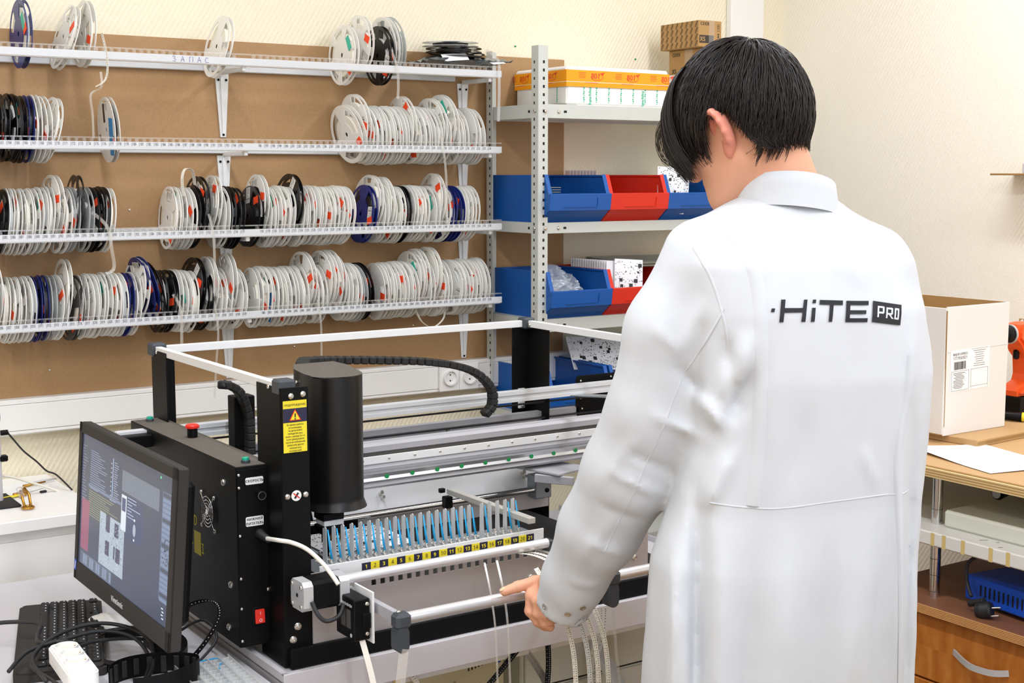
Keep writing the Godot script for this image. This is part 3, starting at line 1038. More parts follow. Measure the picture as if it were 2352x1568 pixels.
	part(cd, "handling_marks", join([[bx(0.014, 0.0008, 0.0005), at(Vector3(0, 0.011, 0))], [bx(0.014, 0.0008, 0.0005), at(Vector3(0, -0.011, 0))], [bx(0.0016, 0.012, 0.0005), at(Vector3(-0.003, 0, 0))], [bx(0.0016, 0.012, 0.0005), at(Vector3(0.003, 0, 0))], [prism(v2([-0.005, 0.005, -0.001, 0.005, -0.003, 0.009]), 0.0005), Transform3D.IDENTITY], [prism(v2([0.001, 0.005, 0.005, 0.005, 0.003, 0.009]), 0.0005), Transform3D.IDENTITY], [prism(v2([-0.004, -0.02, 0.004, -0.02, 0.001, -0.026, 0.004, -0.034, -0.004, -0.034, -0.001, -0.026]), 0.0005), Transform3D.IDENTITY]]), M.carton_dark, Vector3(0.035, 0.066, 0.1055))

# ---------------------------------------------------------------- the pick and place machine
func machine() -> void:
	# its stand: a bent sheet tray on box legs
	var sd := thing("machine_stand", "pale grey sheet metal stand with box legs under the machine", "stand", Vector3(1.65, 0, 1.15))
	part(sd, "tray", bx(1.23, 0.004, 0.82), M.tray_grey, Vector3(0.005, 0.606, 0))
	part(sd, "front_skirt", bx(1.23, 0.058, 0.003, 0.0008), M.tray_grey, Vector3(0.005, 0.593, 0.4105))
	part(sd, "front_lip", join([[bx(1.23, 0.003, 0.012, 0.0008), at(Vector3(0.005, 0.6225, 0.406))]]), M.tray_grey)
	part(sd, "side_skirt", bx(0.003, 0.058, 0.82, 0.0008), M.tray_grey, Vector3(-0.6085, 0.593, 0))
	part(sd, "side_lip", bx(0.012, 0.003, 0.82, 0.0008), M.tray_grey, Vector3(-0.604, 0.6225, 0))
	part(sd, "side_skirt", bx(0.003, 0.058, 0.82, 0.0008), M.tray_grey, Vector3(0.6185, 0.593, 0))
	for s in [[-0.5, 0.33], [0.42, 0.33], [-0.5, -0.33], [0.42, -0.33]]:
		part(sd, "leg", bx(0.05, 0.565, 0.05, 0.003), M.white_metal, Vector3(s[0], 0.2825, s[1]))
	part(sd, "cross_rail", bx(0.87, 0.04, 0.03, 0.002), M.white_metal, Vector3(-0.04, 0.545, 0.33))
	part(sd, "cross_rail", bx(0.87, 0.05, 0.04, 0.002), M.white_metal, Vector3(-0.04, 0.2, -0.33))
	part(sd, "lower_shelf", bx(0.87, 0.012, 0.68, 0.002), M.white_worn, Vector3(-0.04, 0.2, 0))
	part(sd, "outrigger", bx(0.045, 0.03, 0.5, 0.003), M.white_metal, Vector3(0.42, 0.53, 0.42), Vector3(14, 26, 0))
	part(sd, "diagonal_brace", bx(0.035, 0.02, 0.75, 0.003), M.white_metal, Vector3(0.36, 0.33, 0.2), Vector3(0, 0, 0) + Vector3(38, 0, 0))

	var B := Vector3(1.6, 0.61, 1.15)
	var o := thing("pick_and_place_machine", "black and silver pick and place machine on the pale stand", "machine", B)
	var put := func(parent: Node, n: String, mesh: Mesh, mat: Material, p: Vector3, rot := Vector3.ZERO) -> MeshInstance3D:
		return part(parent, n, mesh, mat, p - (B if parent == o else parent.get_meta("at")), rot)
	var sub := func(m: MeshInstance3D) -> MeshInstance3D:
		m.set_meta("at", m.position + B)
		return m
	# posts: folded black sheet
	for c in [[1.075, 1.4935, 1, -1, 0.057, 0.11], [1.075, 0.782, 1, 1, 0.053, 0.095], [2.13, 0.787, -1, 1, 0.055, 0.098], [2.13, 1.4935, -1, -1, 0.055, 0.1]]:
		var h := 0.548
		var m := join([[bx(0.003, h, c[5], 0.0006), at(Vector3(0, 0, c[3] * c[5] / 2))], [bx(c[4], h, 0.003, 0.0006), at(Vector3(c[2] * c[4] / 2, 0, 0))]])
		var post: MeshInstance3D = put.call(o, "post", m, M.black_metal, Vector3(c[0], 0.61 + h / 2, c[1]))
		if c[0] < 1.5 and c[1] > 1.2:
			sub.call(post)
			var z := 1.4955
			# warning sticker: yellow, dark band, red-edged triangle
			put.call(post, "warning_label", bx(0.049, 0.1, 0.0005), M.yellow, Vector3(1.103, 1.083, z))
			put.call(post, "label_band", bx(0.049, 0.027, 0.0005), M.navy, Vector3(1.103, 1.1045, z + 0.0003))
			put.call(post, "triangle_edge", prism(v2([-0.0125, -0.0105, 0.0125, -0.0105, 0, 0.0115]), 0.0005), M.red, Vector3(1.103, 1.105, z + 0.0007))
			put.call(post, "triangle", prism(v2([-0.0098, -0.009, 0.0098, -0.009, 0, 0.0085]), 0.0005), M.yellow, Vector3(1.103, 1.105, z + 0.001))
			put.call(post, "exclamation_mark", letters("!", 0.012, 0.0004, "Droid Sans", 700), M.ink, Vector3(1.103, 1.102, z + 0.0014))
			put.call(post, "warning_heading", letters("ПРЕДУПРЕЖДЕНИЕ!", 0.0036, 0.0003), M.ink, Vector3(1.103, 1.1245, z + 0.0005))
			var lines := ["Во время работы", "установщика,", "не допускайте", "попадания рук,", "волос, одежды и т.п.", "в его движущиеся", "части во избежание", "травм или других", "неприятных", "последствий."]
			var tl := []
			for i in lines.size():
				tl.append([letters(lines[i], 0.0031, 0.0003), at(Vector3(0, -i * 0.0056, 0))])
			put.call(post, "warning_text", join(tl), M.ink, Vector3(1.103, 1.0865, z + 0.0005))
			put.call(post, "screwdriver_sign", join([[cyl(0.0105, 0.0006, 24, 0.0001), at(Vector3.ZERO, Vector3(90, 0, 0))]]), M.paper, Vector3(1.103, 0.948, z))
			put.call(post, "sign_stroke", bx(0.017, 0.002, 0.0005), M.red, Vector3(1.103, 0.948, z + 0.0006), Vector3(0, 0, -40))
			put.call(post, "sign_tool", bx(0.013, 0.004, 0.0005, 0.0001), M.ink, Vector3(1.103, 0.948, z + 0.0004), Vector3(0, 0, 55))
			for s in [[1.084, 0.948], [1.122, 0.948], [1.12, 1.144], [1.095, 1.142], [1.09, 0.665], [1.122, 0.62], [1.088, 0.63], [1.1, 0.69]]:
				put.call(post, "bolt", screw(0.0058 if s[1] > 0.7 else 0.0078), M.screw, Vector3(s[0], s[1], z))
			for s in [[0.9, 1.41], [0.86, 1.405], [0.75, 1.42], [0.79, 1.405]]:
				put.call(post, "bolt", screw(0.005), M.screw, Vector3(1.0732, s[0], s[1]), Vector3(0, -90, 0))
	# upper bars and grey corner pieces
	put.call(o, "top_bar", bx(1.02, 0.018, 0.015, 0.001), M.white_metal, Vector3(1.605, 1.157, 0.79))
	for x in [1.083, 2.122]:
		put.call(o, "top_bar", bx(0.015, 0.018, 0.655, 0.001), M.white_metal, Vector3(x, 1.157, 1.13))
		for z in [0.815, 1.44]:
			put.call(o, "bar_screw", screw(0.005), M.screw, Vector3(x - 0.0076, 1.155, z), Vector3(0, -90, 0))
	for c in [[1.085, 0.788], [2.12, 0.79], [1.09, 1.475], [2.118, 1.475]]:
		put.call(o, "corner_piece", bx(0.036, 0.03, 0.036, 0.004), M.dark_grey, Vector3(c[0], 1.158, c[1]))
	# control box
	var cb: MeshInstance3D = sub.call(put.call(o, "control_box", bx(0.076, 0.36, 0.615, 0.0015), M.black_metal, Vector3(1.05, 0.82, 1.1125)))
	put.call(cb, "dust_film", bx(0.074, 0.0006, 0.612), M.dust, Vector3(1.05, 1.0004, 1.1125))
	put.call(cb, "front_cover", bx(0.074, 0.35, 0.003, 0.0006), M.black_plastic, Vector3(1.05, 0.82, 1.4215))
	for s in [[0.985], [0.96], [0.865], [0.78], [0.72], [0.655]]:
		put.call(cb, "cover_screw", screw(0.003), M.screw, Vector3(1.016, s[0], 1.4232))
	var stop: MeshInstance3D = sub.call(put.call(cb, "stop_button", cyl(0.011, 0.02, 20), M.black_plastic, Vector3(1.055, 1.011, 1.08)))
	part(stop, "red_cap", lathe([Vector2(0, 0), Vector2(0.015, 0), Vector2(0.015, 0.005), Vector2(0.012, 0.0075), Vector2(0, 0.0075)], 24), M.red, Vector3(0, 0.0105, 0))
	for z in [0.84, 1.39]:
		var gb := part(cb, "push_button", cyl(0.009, 0.006, 20), M.dark_grey, Vector3(1.045, 1.0035, z) - Vector3(1.05, 0.82, 1.1125))
		part(gb, "green_cap", cyl(0.0068, 0.006, 20), M.green_led, Vector3(0, 0.005, 0))
	for lab in [[1.048, 0.971, "СКОРОСТЬ", 0.014], [1.047, 0.891, "НИЖНИЙ\nПИТАТЕЛЬ", 0.019]]:
		var q: MeshInstance3D = put.call(cb, "name_plate", prism(rounded(0.037, lab[3], 0.003), 0.0006), M.paper, Vector3(lab[0], lab[1], 1.4235))
		part(q, "lettering", letters(lab[2], 0.0052, 0.0003, "Droid Sans", 700), M.ink, Vector3(0, 0, 0.0005))
	var kn: MeshInstance3D = put.call(cb, "knob", join([[lathe([Vector2(0.009, 0), Vector2(0.0085, 0.012), Vector2(0.0078, 0.013), Vector2(0, 0.013)], 20), at(Vector3.ZERO, Vector3(90, 0, 0))]]), M.black_plastic, Vector3(1.058, 0.942, 1.423))
	part(kn, "knob_rim", join([[pipe(0.0083, 0.0074, 0.001, 24), at(Vector3.ZERO, Vector3(90, 0, 0))]]), M.screw, Vector3(0, 0, 0.0132))
	var sw: MeshInstance3D = put.call(cb, "power_switch", bx(0.03, 0.038, 0.004, 0.001), M.black_plastic, Vector3(1.052, 0.7, 1.424))
	part(sw, "rocker", bx(0.02, 0.028, 0.006, 0.0015), M.red, Vector3(0, 0, 0.003), Vector3(-6, 0, 0))
	part(sw, "rocker_marks", join([[bx(0.0008, 0.006, 0.0004), at(Vector3(0, 0.007, 0))], [pipe(0.003, 0.0023, 0.0004, 16), at(Vector3(0, -0.007, 0), Vector3(90, 0, 0))]]), M.paper, Vector3(0, 0, 0.0064), Vector3(-6, 0, 0))
	# plug and pale cable to the roller drive
	put.call(cb, "cable_plug", tube(spline([Vector3(0, 0, 0), Vector3(0.001, -0.003, 0.018), Vector3(0.006, -0.008, 0.036)], 5), 0.0095, 12, 0.0062), M.rubber, Vector3(1.056, 0.866, 1.424))
	put.call(o, "roller_cable", tube(spline([Vector3(1.057, 0.862, 1.458), Vector3(1.058, 0.870, 1.510), Vector3(1.078, 0.866, 1.525), Vector3(1.100, 0.854, 1.545), Vector3(1.116, 0.833, 1.575), Vector3(1.124, 0.814, 1.600), Vector3(1.130, 0.798, 1.615)], 8), 0.0042, 10), M.cable_white, Vector3.ZERO + B * 0.0)
	# fan guard, bolts and yellow marking on the box side
	var fg := []
	for r in [0.031, 0.024, 0.017, 0.010]:
		var ring := []
		for k in 25:
			ring.append(Vector3(0, cos(TAU * k / 24) * r, sin(TAU * k / 24) * r))
		fg.append([tube(ring, 0.0011, 6), Transform3D.IDENTITY])
	fg.append([tube([Vector3(0, 0.034, 0.034), Vector3(0.002, 0, 0), Vector3(0, -0.034, -0.034)], 0.0013, 6), Transform3D.IDENTITY])
	fg.append([tube([Vector3(0, 0.034, -0.034), Vector3(0.002, 0, 0), Vector3(0, -0.034, 0.034)], 0.0013, 6), Transform3D.IDENTITY])
	fg.append([cyl(0.006, 0.001, 16), at(Vector3.ZERO, Vector3(0, 0, 90))])
	var fan: MeshInstance3D = put.call(cb, "fan_guard", join(fg), M.steel, Vector3(1.007, 0.885, 1.277))
	for s in [[1, 1], [1, -1], [-1, 1], [-1, -1]]:
		part(fan, "guard_screw", screw(0.0045), M.screw, Vector3(0.003, s[0] * 0.034, s[1] * 0.034), Vector3(0, -90, 0))
	for s in [[0.96, 1.36], [0.962, 0.83], [0.76, 1.385], [0.67, 1.37]]:
		put.call(cb, "side_bolt", screw(0.007), M.screw, Vector3(1.0118, s[0], s[1]), Vector3(0, -90, 0))
	for s in [[1.152, 0.85, 0.062, 0.05], [1.207, 0.804, 0.036, 0.048]]:
		put.call(cb, "yellow_mark", bx(0.0005, s[3], s[2]), M.yellow, Vector3(1.0117, s[1], s[0]))
	put.call(cb, "yellow_lettering", join([[letters("D", 0.02, 0.0005, "Droid Sans Mono"), at(Vector3(0.013, 0.022, 0))], [letters("X", 0.02, 0.0005, "Droid Sans Mono"), at(Vector3(-0.012, -0.022, 0))], [letters("I", 0.02, 0.0005, "Droid Sans Mono"), at(Vector3(0.05, -0.03, 0))]]), M.yellow, Vector3(1.0117, 0.827, 1.185), Vector3(0, -90, 0))
	# fixed rear slotted profile, with its end cap, and the wide one below it
	put.call(o, "slotted_rail", prism(v2([0, 0, 0.014, 0, 0.014, 0.009, 0.008, 0.011, 0.008, 0.017, 0.014, 0.019, 0.014, 0.028, -0.014, 0.028, -0.014, 0]), 1.7), M.rail_alu, Vector3(1.76, 0.967, 0.9), Vector3(0, -90, 0))
	put.call(o, "rail_end_block", bx(0.04, 0.026, 0.03, 0.002), M.screw, Vector3(0.925, 0.985, 0.9))
	put.call(o, "rail_clamp", bx(0.09, 0.028, 0.03, 0.002), M.black_plastic, Vector3(0.985, 0.976, 0.93))
	put.call(o, "wide_profile", prism(v2([-0.01, 0, 0.012, 0, 0.012, 0.013, 0.006, 0.014, 0.006, 0.018, 0.012, 0.019, 0.012, 0.033, -0.01, 0.033]), 1.15), M.rail_grey, Vector3(1.68, 0.889, 0.84), Vector3(0, -90, 0))
	put.call(o, "rail_screw", screw(0.006), M.screw, Vector3(1.83, 0.902, 0.853))
	for yy in [0.951, 0.908]:
		put.call(o, "drive_belt", bx(1.2, 0.004, 0.006), M.rubber, Vector3(1.75, yy, 0.87))
	var ep: MeshInstance3D = put.call(o, "end_plate", prism(rounded(0.3, 0.115, 0.012), 0.004), M.black_metal, Vector3(2.395, 0.951, 0.85))
	for s in [[-0.135, 0.043], [-0.03, 0.047], [-0.135, -0.005], [-0.13, -0.035]]:
		part(ep, "plate_screw", screw(0.0032), M.screw, Vector3(s[0], s[1], 0.002))
	var pb: MeshInstance3D = put.call(o, "post_bracket", bx(0.02, 0.055, 0.006, 0.001), M.white_metal, Vector3(2.103, 0.952, 0.792))
	for s in [-0.02, 0.02]:
		part(pb, "bracket_screw", screw(0.006), M.screw, Vector3(0.002, s, 0.003))
	put.call(o, "glass_strip", bx(0.035, 0.004, 0.24, 0.001), M.foil, Vector3(2.19, 0.968, 0.9), Vector3(0, 40, 0))
	# gantry beam: two profiles, screwed cover strip and the linear guide with green plugs
	var gx := 1.66
	var gl := 0.98
	put.call(o, "gantry_profile", prism(v2([-0.03, 0, 0, 0, 0.012, 0.006, 0.012, 0.019, 0, 0.024, -0.03, 0.024]), gl), M.alu_matte, Vector3(gx, 0.924, 1.115), Vector3(0, -90, 0))
	put.call(o, "painted_gap_shade", bx(gl, 0.006, 0.004), M.reel_grey, Vector3(gx, 0.9225, 1.124))  # dark band painted in for the shade between profile and cover strip
	var cs: MeshInstance3D = put.call(o, "cover_strip", bx(gl, 0.018, 0.003, 0.0006), M.white_metal, Vector3(gx, 0.912, 1.131))
	for k in 12:
		part(cs, "strip_screw", screw(0.0032), M.screw, Vector3(-0.36 + k * 0.068, 0.001, 0.0015))
	put.call(o, "gantry_profile", prism(v2([-0.03, 0, 0, 0, 0.006, 0.01, 0, 0.02, -0.03, 0.02]), gl), M.alu_matte, Vector3(gx, 0.883, 1.125), Vector3(0, -90, 0))
	var lg: MeshInstance3D = put.call(o, "linear_guide", prism(v2([0, 0, 0.012, 0.002, 0.009, 0.009, 0.012, 0.018, 0, 0.02]), gl), M.alu, Vector3(gx, 0.863, 1.126), Vector3(0, -90, 0))
	for k in 10:
		put.call(o, "green_plug", join([[cyl(0.0052, 0.002, 16), at(Vector3.ZERO, Vector3(90, 0, 0))]]), M.green, Vector3(1.496 + k * 0.0672, 0.872, 1.1365))
	put.call(o, "gantry_profile", prism(v2([-0.03, 0, 0.004, 0, 0.01, 0.006, 0.002, 0.016, -0.03, 0.016]), gl), M.alu_matte, Vector3(gx, 0.846, 1.125), Vector3(0, -90, 0))
	# placement head: printed black hood
	var hp := PackedVector2Array([Vector2(-0.045, -0.09), Vector2(-0.062, -0.05), Vector2(-0.062, 0.0)])
	for k in 13:
		var t := PI - PI * k / 12.0
		hp.append(Vector2(cos(t) * 0.06 + 0.002, 0.012 + sin(t) * 0.052))
	hp.append_array(PackedVector2Array([Vector2(0.064, -0.05), Vector2(0.05, -0.09)]))
	# layers of the print as fine ridges
	var st := begin(true)
	var nl := 90
	var hh := 0.288
	var hring := func(j: int, i: int) -> Vector3:
		var f := float(j) / nl
		var grow := 1.0 + (0.0032 if j % 2 == 0 else 0.0) + 0.1 * pow(clampf((0.06 - f) / 0.06, 0, 1), 1.0)
		var p: Vector2 = hp[i % hp.size()] * grow
		return Vector3(p.x, f * hh + (-0.006 * (p.y / 0.06) if j == nl else 0.0), p.y)
	for j in nl:
		for i in hp.size():
			quad(st, hring.call(j, i), hring.call(j, i + 1), hring.call(j + 1, i + 1), hring.call(j + 1, i))
	var hood: MeshInstance3D = sub.call(put.call(o, "head_hood", done(st), M.hood_black, Vector3(1.292, 0.858, 1.27)))
	var capm := begin()
	for i in range(1, hp.size() - 1):
		tri(capm, hring.call(nl, 0), hring.call(nl, i), hring.call(nl, i + 1))
	part(hood, "hood_top", done(capm), M.dust)
	for s in [[1.125], [1.105]]:
		put.call(hood, "hood_screw", screw(0.004), M.screw, Vector3(1.229, s[0], 1.235), Vector3(0, -90, 0))
	put.call(o, "head_carriage", bx(0.09, 0.16, 0.05, 0.003), M.black_metal, Vector3(1.292, 0.92, 1.168))
	var np: MeshInstance3D = sub.call(put.call(o, "nozzle_holder", bx(0.05, 0.016, 0.045, 0.002), M.black_plastic, Vector3(1.272, 0.845, 1.29)))
	put.call(np, "camera_plate", bx(0.046, 0.012, 0.04, 0.001), M.white_metal, Vector3(1.274, 0.831, 1.29))
	put.call(np, "lower_block", bx(0.05, 0.018, 0.044, 0.002), M.black_metal, Vector3(1.272, 0.816, 1.29))
	for s in [-0.02, 0.0, 0.022]:
		put.call(np, "brass_stud", cyl(0.003, 0.018, 10), M.brass, Vector3(1.272 + s, 0.8, 1.30))
	put.call(np, "silver_bracket", bx(0.032, 0.004, 0.02, 0.001), M.screw, Vector3(1.292, 0.788, 1.30))
	put.call(np, "shield_disc", cyl(0.013, 0.002, 20), M.foil, Vector3(1.297, 0.8, 1.29))
	put.call(np, "nozzle", lathe([Vector2(0, 0), Vector2(0.0022, 0), Vector2(0.0028, 0.018), Vector2(0.006, 0.022), Vector2(0.007, 0.034), Vector2(0.004, 0.05), Vector2(0.004, 0.066), Vector2(0, 0.066)], 14), M.black_plastic, Vector3(1.263, 0.748, 1.30))
	# cable chains: links as parts
	var chains := [[Vector3(1.15, 1.096, 1.02), Vector3(1.17, 1.094, 1.0), Vector3(1.2, 1.075, 0.99), Vector3(1.22, 1.035, 0.98), Vector3(1.228, 0.98, 0.98), Vector3(1.225, 0.91, 0.98)],
		[Vector3(1.3, 1.115, 1.12), Vector3(1.325, 1.135, 1.06), Vector3(1.38, 1.133, 1.0), Vector3(1.53, 1.123, 1.0), Vector3(1.70, 1.105, 1.0), Vector3(1.81, 1.076, 1.0), Vector3(1.866, 1.03, 1.0), Vector3(1.872, 0.985, 1.0), Vector3(1.85, 0.962, 1.0)]]
	for ci in 2:
		var pth := spline(chains[ci], 24)
		var ch: MeshInstance3D = sub.call(put.call(o, "cable_chain", tube(pth, 0.006, 6), M.rubber, Vector3.ZERO + B))
		ch.position = -B
		ch.set_meta("at", Vector3.ZERO)
		var acc := 0.0
		for i in pth.size() - 1:
			acc += (pth[i + 1] - pth[i]).length()
			if acc >= 0.0155:
				acc = 0.0
				var t: Vector3 = (pth[i + 1] - pth[i]).normalized()
				var link := part(ch, "chain_link", bx(0.018, 0.018, 0.03, 0.003), M.black_soft, pth[i])
				var side := Vector3(0, 0, 1) if absf(t.z) < 0.8 else Vector3.RIGHT
				var yb := side.cross(t).normalized()
				link.basis = Basis(t, yb, t.cross(yb).normalized())
	for m in o.get_children():
		if m.name.begins_with("roller_cable"):
			m.position = -B
	put.call(o, "chain_column", bx(0.05, 0.19, 0.04, 0.002), M.black_metal, Vector3(1.222, 0.965, 0.95))
	# black side wall inside the frame
	put.call(o, "inner_wall", bx(0.003, 0.16, 0.5), M.black_metal, Vector3(1.215, 0.70, 1.15))
	put.call(o, "inner_floor", bx(1.0, 0.003, 0.7), M.black_soft, Vector3(1.6, 0.645, 1.13))
	put.call(o, "rear_wall", bx(1.04, 0.14, 0.003), M.black_metal, Vector3(1.6, 0.68, 0.8))
	# rear feeder bank: bright plate with a slotted top edge and a shaft before it
	var rp: MeshInstance3D = sub.call(put.call(o, "rear_feeder_plate", bx(0.66, 0.054, 0.003, 0.0006), M.bright_plate, Vector3(1.70, 0.783, 0.995), Vector3(-26, 0, 0)))
	for k in 30:
		part(rp, "comb_tooth", bx(0.011, 0.012, 0.003), M.bright_plate, Vector3(-0.3 + k * 0.0204, 0.033, 0))
	for s in [-0.145, 0.27]:
		part(rp, "standoff", join([[cyl(0.005, 0.014, 12), at(Vector3(0, 0, 0.008), Vector3(90, 0, 0))], [cyl(0.004, 0.016, 12), at(Vector3(0.001, -0.012, 0.009), Vector3(90, 0, 0))]]), M.screw, Vector3(s, 0.013, 0))
	put.call(o, "guide_shaft", join([[cyl(0.006, 0.66, 16), at(Vector3.ZERO, Vector3(0, 0, 90))]]), M.steel, Vector3(1.64, 0.763, 1.05))
	put.call(o, "shaft_plate", bx(0.55, 0.04, 0.003), M.steel_panel, Vector3(1.75, 0.73, 1.03))
	var sh2: MeshInstance3D = put.call(o, "shaft_mount", bx(0.05, 0.06, 0.04, 0.002), M.foil, Vector3(1.99, 0.77, 1.04))
	part(sh2, "mount_bolt", screw(0.006), M.black_metal, Vector3(0.01, -0.01, 0.02))
	put.call(o, "cross_arm", bx(0.018, 0.013, 0.34, 0.001), M.cross_bar, Vector3(1.65, 0.822, 1.33))
	put.call(o, "arm_clip", bx(0.02, 0.028, 0.02, 0.002), M.black_plastic, Vector3(1.646, 0.795, 1.155))
	put.call(o, "arm_clip", bx(0.014, 0.01, 0.01, 0.001), M.black_plastic, Vector3(1.628, 0.826, 1.16))
	put.call(o, "right_tray", bx(0.12, 0.006, 0.2, 0.001), M.alu_matte, Vector3(1.96, 0.835, 1.1), Vector3(0, 14, 0))
	put.call(o, "right_tray", bx(0.1, 0.02, 0.012, 0.001), M.alu_matte, Vector3(1.93, 0.82, 1.19), Vector3(0, -56, 0))
	put.call(o, "toothed_chain", bx(0.1, 0.02, 0.02, 0.002), M.black_plastic, Vector3(2.0, 0.862, 1.05))
	# board support frame
	for s in [[1.30, 1.2, 0.27, 2.0], [1.51, 1.15, 0.24, -16.0]]:
		var sr: MeshInstance3D = put.call(o, "board_rail", bx(0.014, 0.022, s[2], 0.001), M.foil, Vector3(s[0] - 0.01, 0.728, s[1]), Vector3(0, s[3] * 0, 0))
		for k in 4:
			part(sr, "rail_pin", cyl(0.003, 0.004, 10), M.screw, Vector3(0, 0.012, -s[2] / 2 + 0.04 + k * 0.05))
	# front feeder bank
	var fb: MeshInstance3D = sub.call(put.call(o, "feeder_bar", bx(0.54, 0.034, 0.003, 0.0006), M.white_metal, Vector3(1.43, 0.776, 1.471)))
	put.call(fb, "feeder_deck", bx(0.54, 0.002, 0.11), M.foil, Vector3(1.43, 0.775, 1.415))
	var tongue := prism(v2([-0.006, 0, 0.006, 0, 0.005, 0.02, 0.0035, 0.078, 0.001, 0.081, -0.0045, 0.078, -0.0052, 0.02]), 0.0024)
	for k in 25:
		var x := 1.196 + k * 0.0201
		if k >= 18:
			x += 0.012
		if k > 22:
			continue
		var f: MeshInstance3D = put.call(o, "feeder", join([[tongue, at(Vector3.ZERO, Vector3(0, -62, 0))]]), M.zinc, Vector3(x, 0.777, 1.425))
		part(f, "feeder_track", bx(0.011, 0.004, 0.085, 0.0008), M.zinc, Vector3(0.004, 0.002, -0.005), Vector3(-4, 0, 0))
		part(f, "feeder_spring", join([[cyl(0.0035, 0.01, 10), at(Vector3(0.008, 0.011, 0.012), Vector3(0, 0, 25))], [cyl(0.0032, 0.006, 10), at(Vector3(0.01, 0.017, 0.006), Vector3(90, 0, 0))]]), M.screw, Vector3.ZERO)
		if k != 19 and k != 20:
			var bl := []
			for q in 4:
				bl.append([tube([Vector3(0.003 + q * 0.0004, 0.076, 0.006), Vector3(0.0055 + q * 0.0012, 0.035, 0.009), Vector3(0.008 + q * 0.0012, 0.01, 0.012)], 0.0007, 4), Transform3D.IDENTITY])
			part(f, "rubber_band", join(bl), M.blue_band)
	for k in 21:
		var x := 1.2635 + k * 0.02
		var odd := k % 2 == 0
		var q: MeshInstance3D = put.call(fb, "number_square", bx(0.02, 0.016, 0.0006), M.navy if odd else M.yellow, Vector3(x, 0.7772, 1.4728))
		part(q, "number", letters(str(k + 1), 0.0078, 0.0004, "Droid Sans", 700 if odd else 400), M.yellow if odd else M.ink, Vector3(0, 0, 0.0005))
	# roller with its motor and couplings
	put.call(o, "roller", join([[cyl(0.0105, 0.48, 24, 0.001), at(Vector3.ZERO, Vector3(0, 0, 90))]]), M.satin, Vector3(1.428, 0.7775, 1.53))
	put.call(o, "coupling", join([[cyl(0.007, 0.03, 16), at(Vector3.ZERO, Vector3(0, 0, 90))]]), M.zinc, Vector3(1.18, 0.7775, 1.53))
	put.call(o, "bearing_block", bx(0.018, 0.026, 0.026, 0.003), M.dark_grey, Vector3(1.676, 0.77, 1.52))
	put.call(o, "bearing_block", bx(0.02, 0.034, 0.03, 0.003), M.dark_grey, Vector3(1.16, 0.777, 1.52))
	var mo: MeshInstance3D = sub.call(put.call(o, "stepper_motor", bx(0.062, 0.056, 0.056, 0.006), M.black_metal, Vector3(1.12, 0.773, 1.558)))
	for s in [-1, 1]:
		put.call(mo, "motor_cap", join([[prism(v2([-0.0285, -0.02, -0.02, -0.0285, 0.02, -0.0285, 0.0285, -0.02, 0.0285, 0.02, 0.02, 0.0285, -0.02, 0.0285, -0.0285, 0.02]), 0.02), at(Vector3.ZERO, Vector3(0, 90, 0))]]), M.zinc, Vector3(1.12 + s * 0.038, 0.773, 1.558))
	put.call(mo, "shaft_hole", join([[cyl(0.004, 0.001, 14), at(Vector3.ZERO, Vector3(0, 0, 90))]]), M.black_hole, Vector3(1.0715, 0.773, 1.558))
	for s in [[1, 1], [-1, 1], [1, -1], [-1, -1]]:
		put.call(mo, "motor_bolt", screw(0.0042), M.screw, Vector3(1.0715, 0.773 + s[0] * 0.019, 1.558 + s[1] * 0.019), Vector3(0, -90, 0))
	put.call(mo, "motor_lead", tube(spline([Vector3(1.088, 0.765, 1.588), Vector3(1.094, 0.742, 1.6), Vector3(1.11, 0.728, 1.605), Vector3(1.135, 0.734, 1.605), Vector3(1.148, 0.752, 1.6)], 7), 0.0042, 9), M.rubber, Vector3(1.12, 0.773, 1.558) * 2.0 - Vector3(1.12, 0.773, 1.558) * 2.0 + Vector3.ZERO)
	# motor driver on its plate
	put.call(o, "driver_plate", bx(0.004, 0.1, 0.075, 0.001), M.white_metal, Vector3(1.189, 0.73, 1.605))
	var dv: MeshInstance3D = sub.call(put.call(o, "motor_driver", bx(0.033, 0.08, 0.076, 0.002), M.black_plastic, Vector3(1.168, 0.728, 1.598)))
	for q in 2:
		put.call(dv, "settings_table", bx(0.0005, 0.036, 0.018), M.reel_grey, Vector3(1.1513, 0.727, 1.591 + q * 0.021))
	var hb := []
	for q in 9:
		hb.append([bx(0.0004, 0.004 + 0.002 * (q % 2), 0.003), at(Vector3(0, 0, -0.02 + q * 0.0052))])
	put.call(dv, "driver_heading", join(hb), M.tray_grey, Vector3(1.1512, 0.754, 1.603))
	put.call(dv, "driver_mark", join([[cyl(0.004, 0.0005, 14), at(Vector3.ZERO, Vector3(0, 0, 90))]]), M.tray_grey, Vector3(1.1512, 0.697, 1.622))
	for s in [[0.758, 1.637], [0.7, 1.637]]:
		put.call(dv, "driver_screw", screw(0.004), M.screw, Vector3(1.178, s[0], s[1] - 0.0008))
	put.call(dv, "terminal_strip", bx(0.016, 0.03, 0.004, 0.001), M.black_metal, Vector3(1.177, 0.725, 1.637))
	# front panel with notches, black sill
	var notched := PackedVector2Array([Vector2(-0.42, -0.055), Vector2(0.42, -0.055), Vector2(0.42, 0.055)])
	for k in range(19, -1, -1):
		var x := 1.265 + k * 0.0204 - 1.55
		notched.append_array(PackedVector2Array([Vector2(x + 0.0055, 0.055), Vector2(x + 0.0055, 0.043), Vector2(x - 0.0055, 0.043), Vector2(x - 0.0055, 0.055)]))
	notched.append(Vector2(-0.42, 0.055))
	var fpn: MeshInstance3D = put.call(o, "front_panel", prism(notched, 0.003), M.steel_panel, Vector3(1.55, 0.702, 1.5))
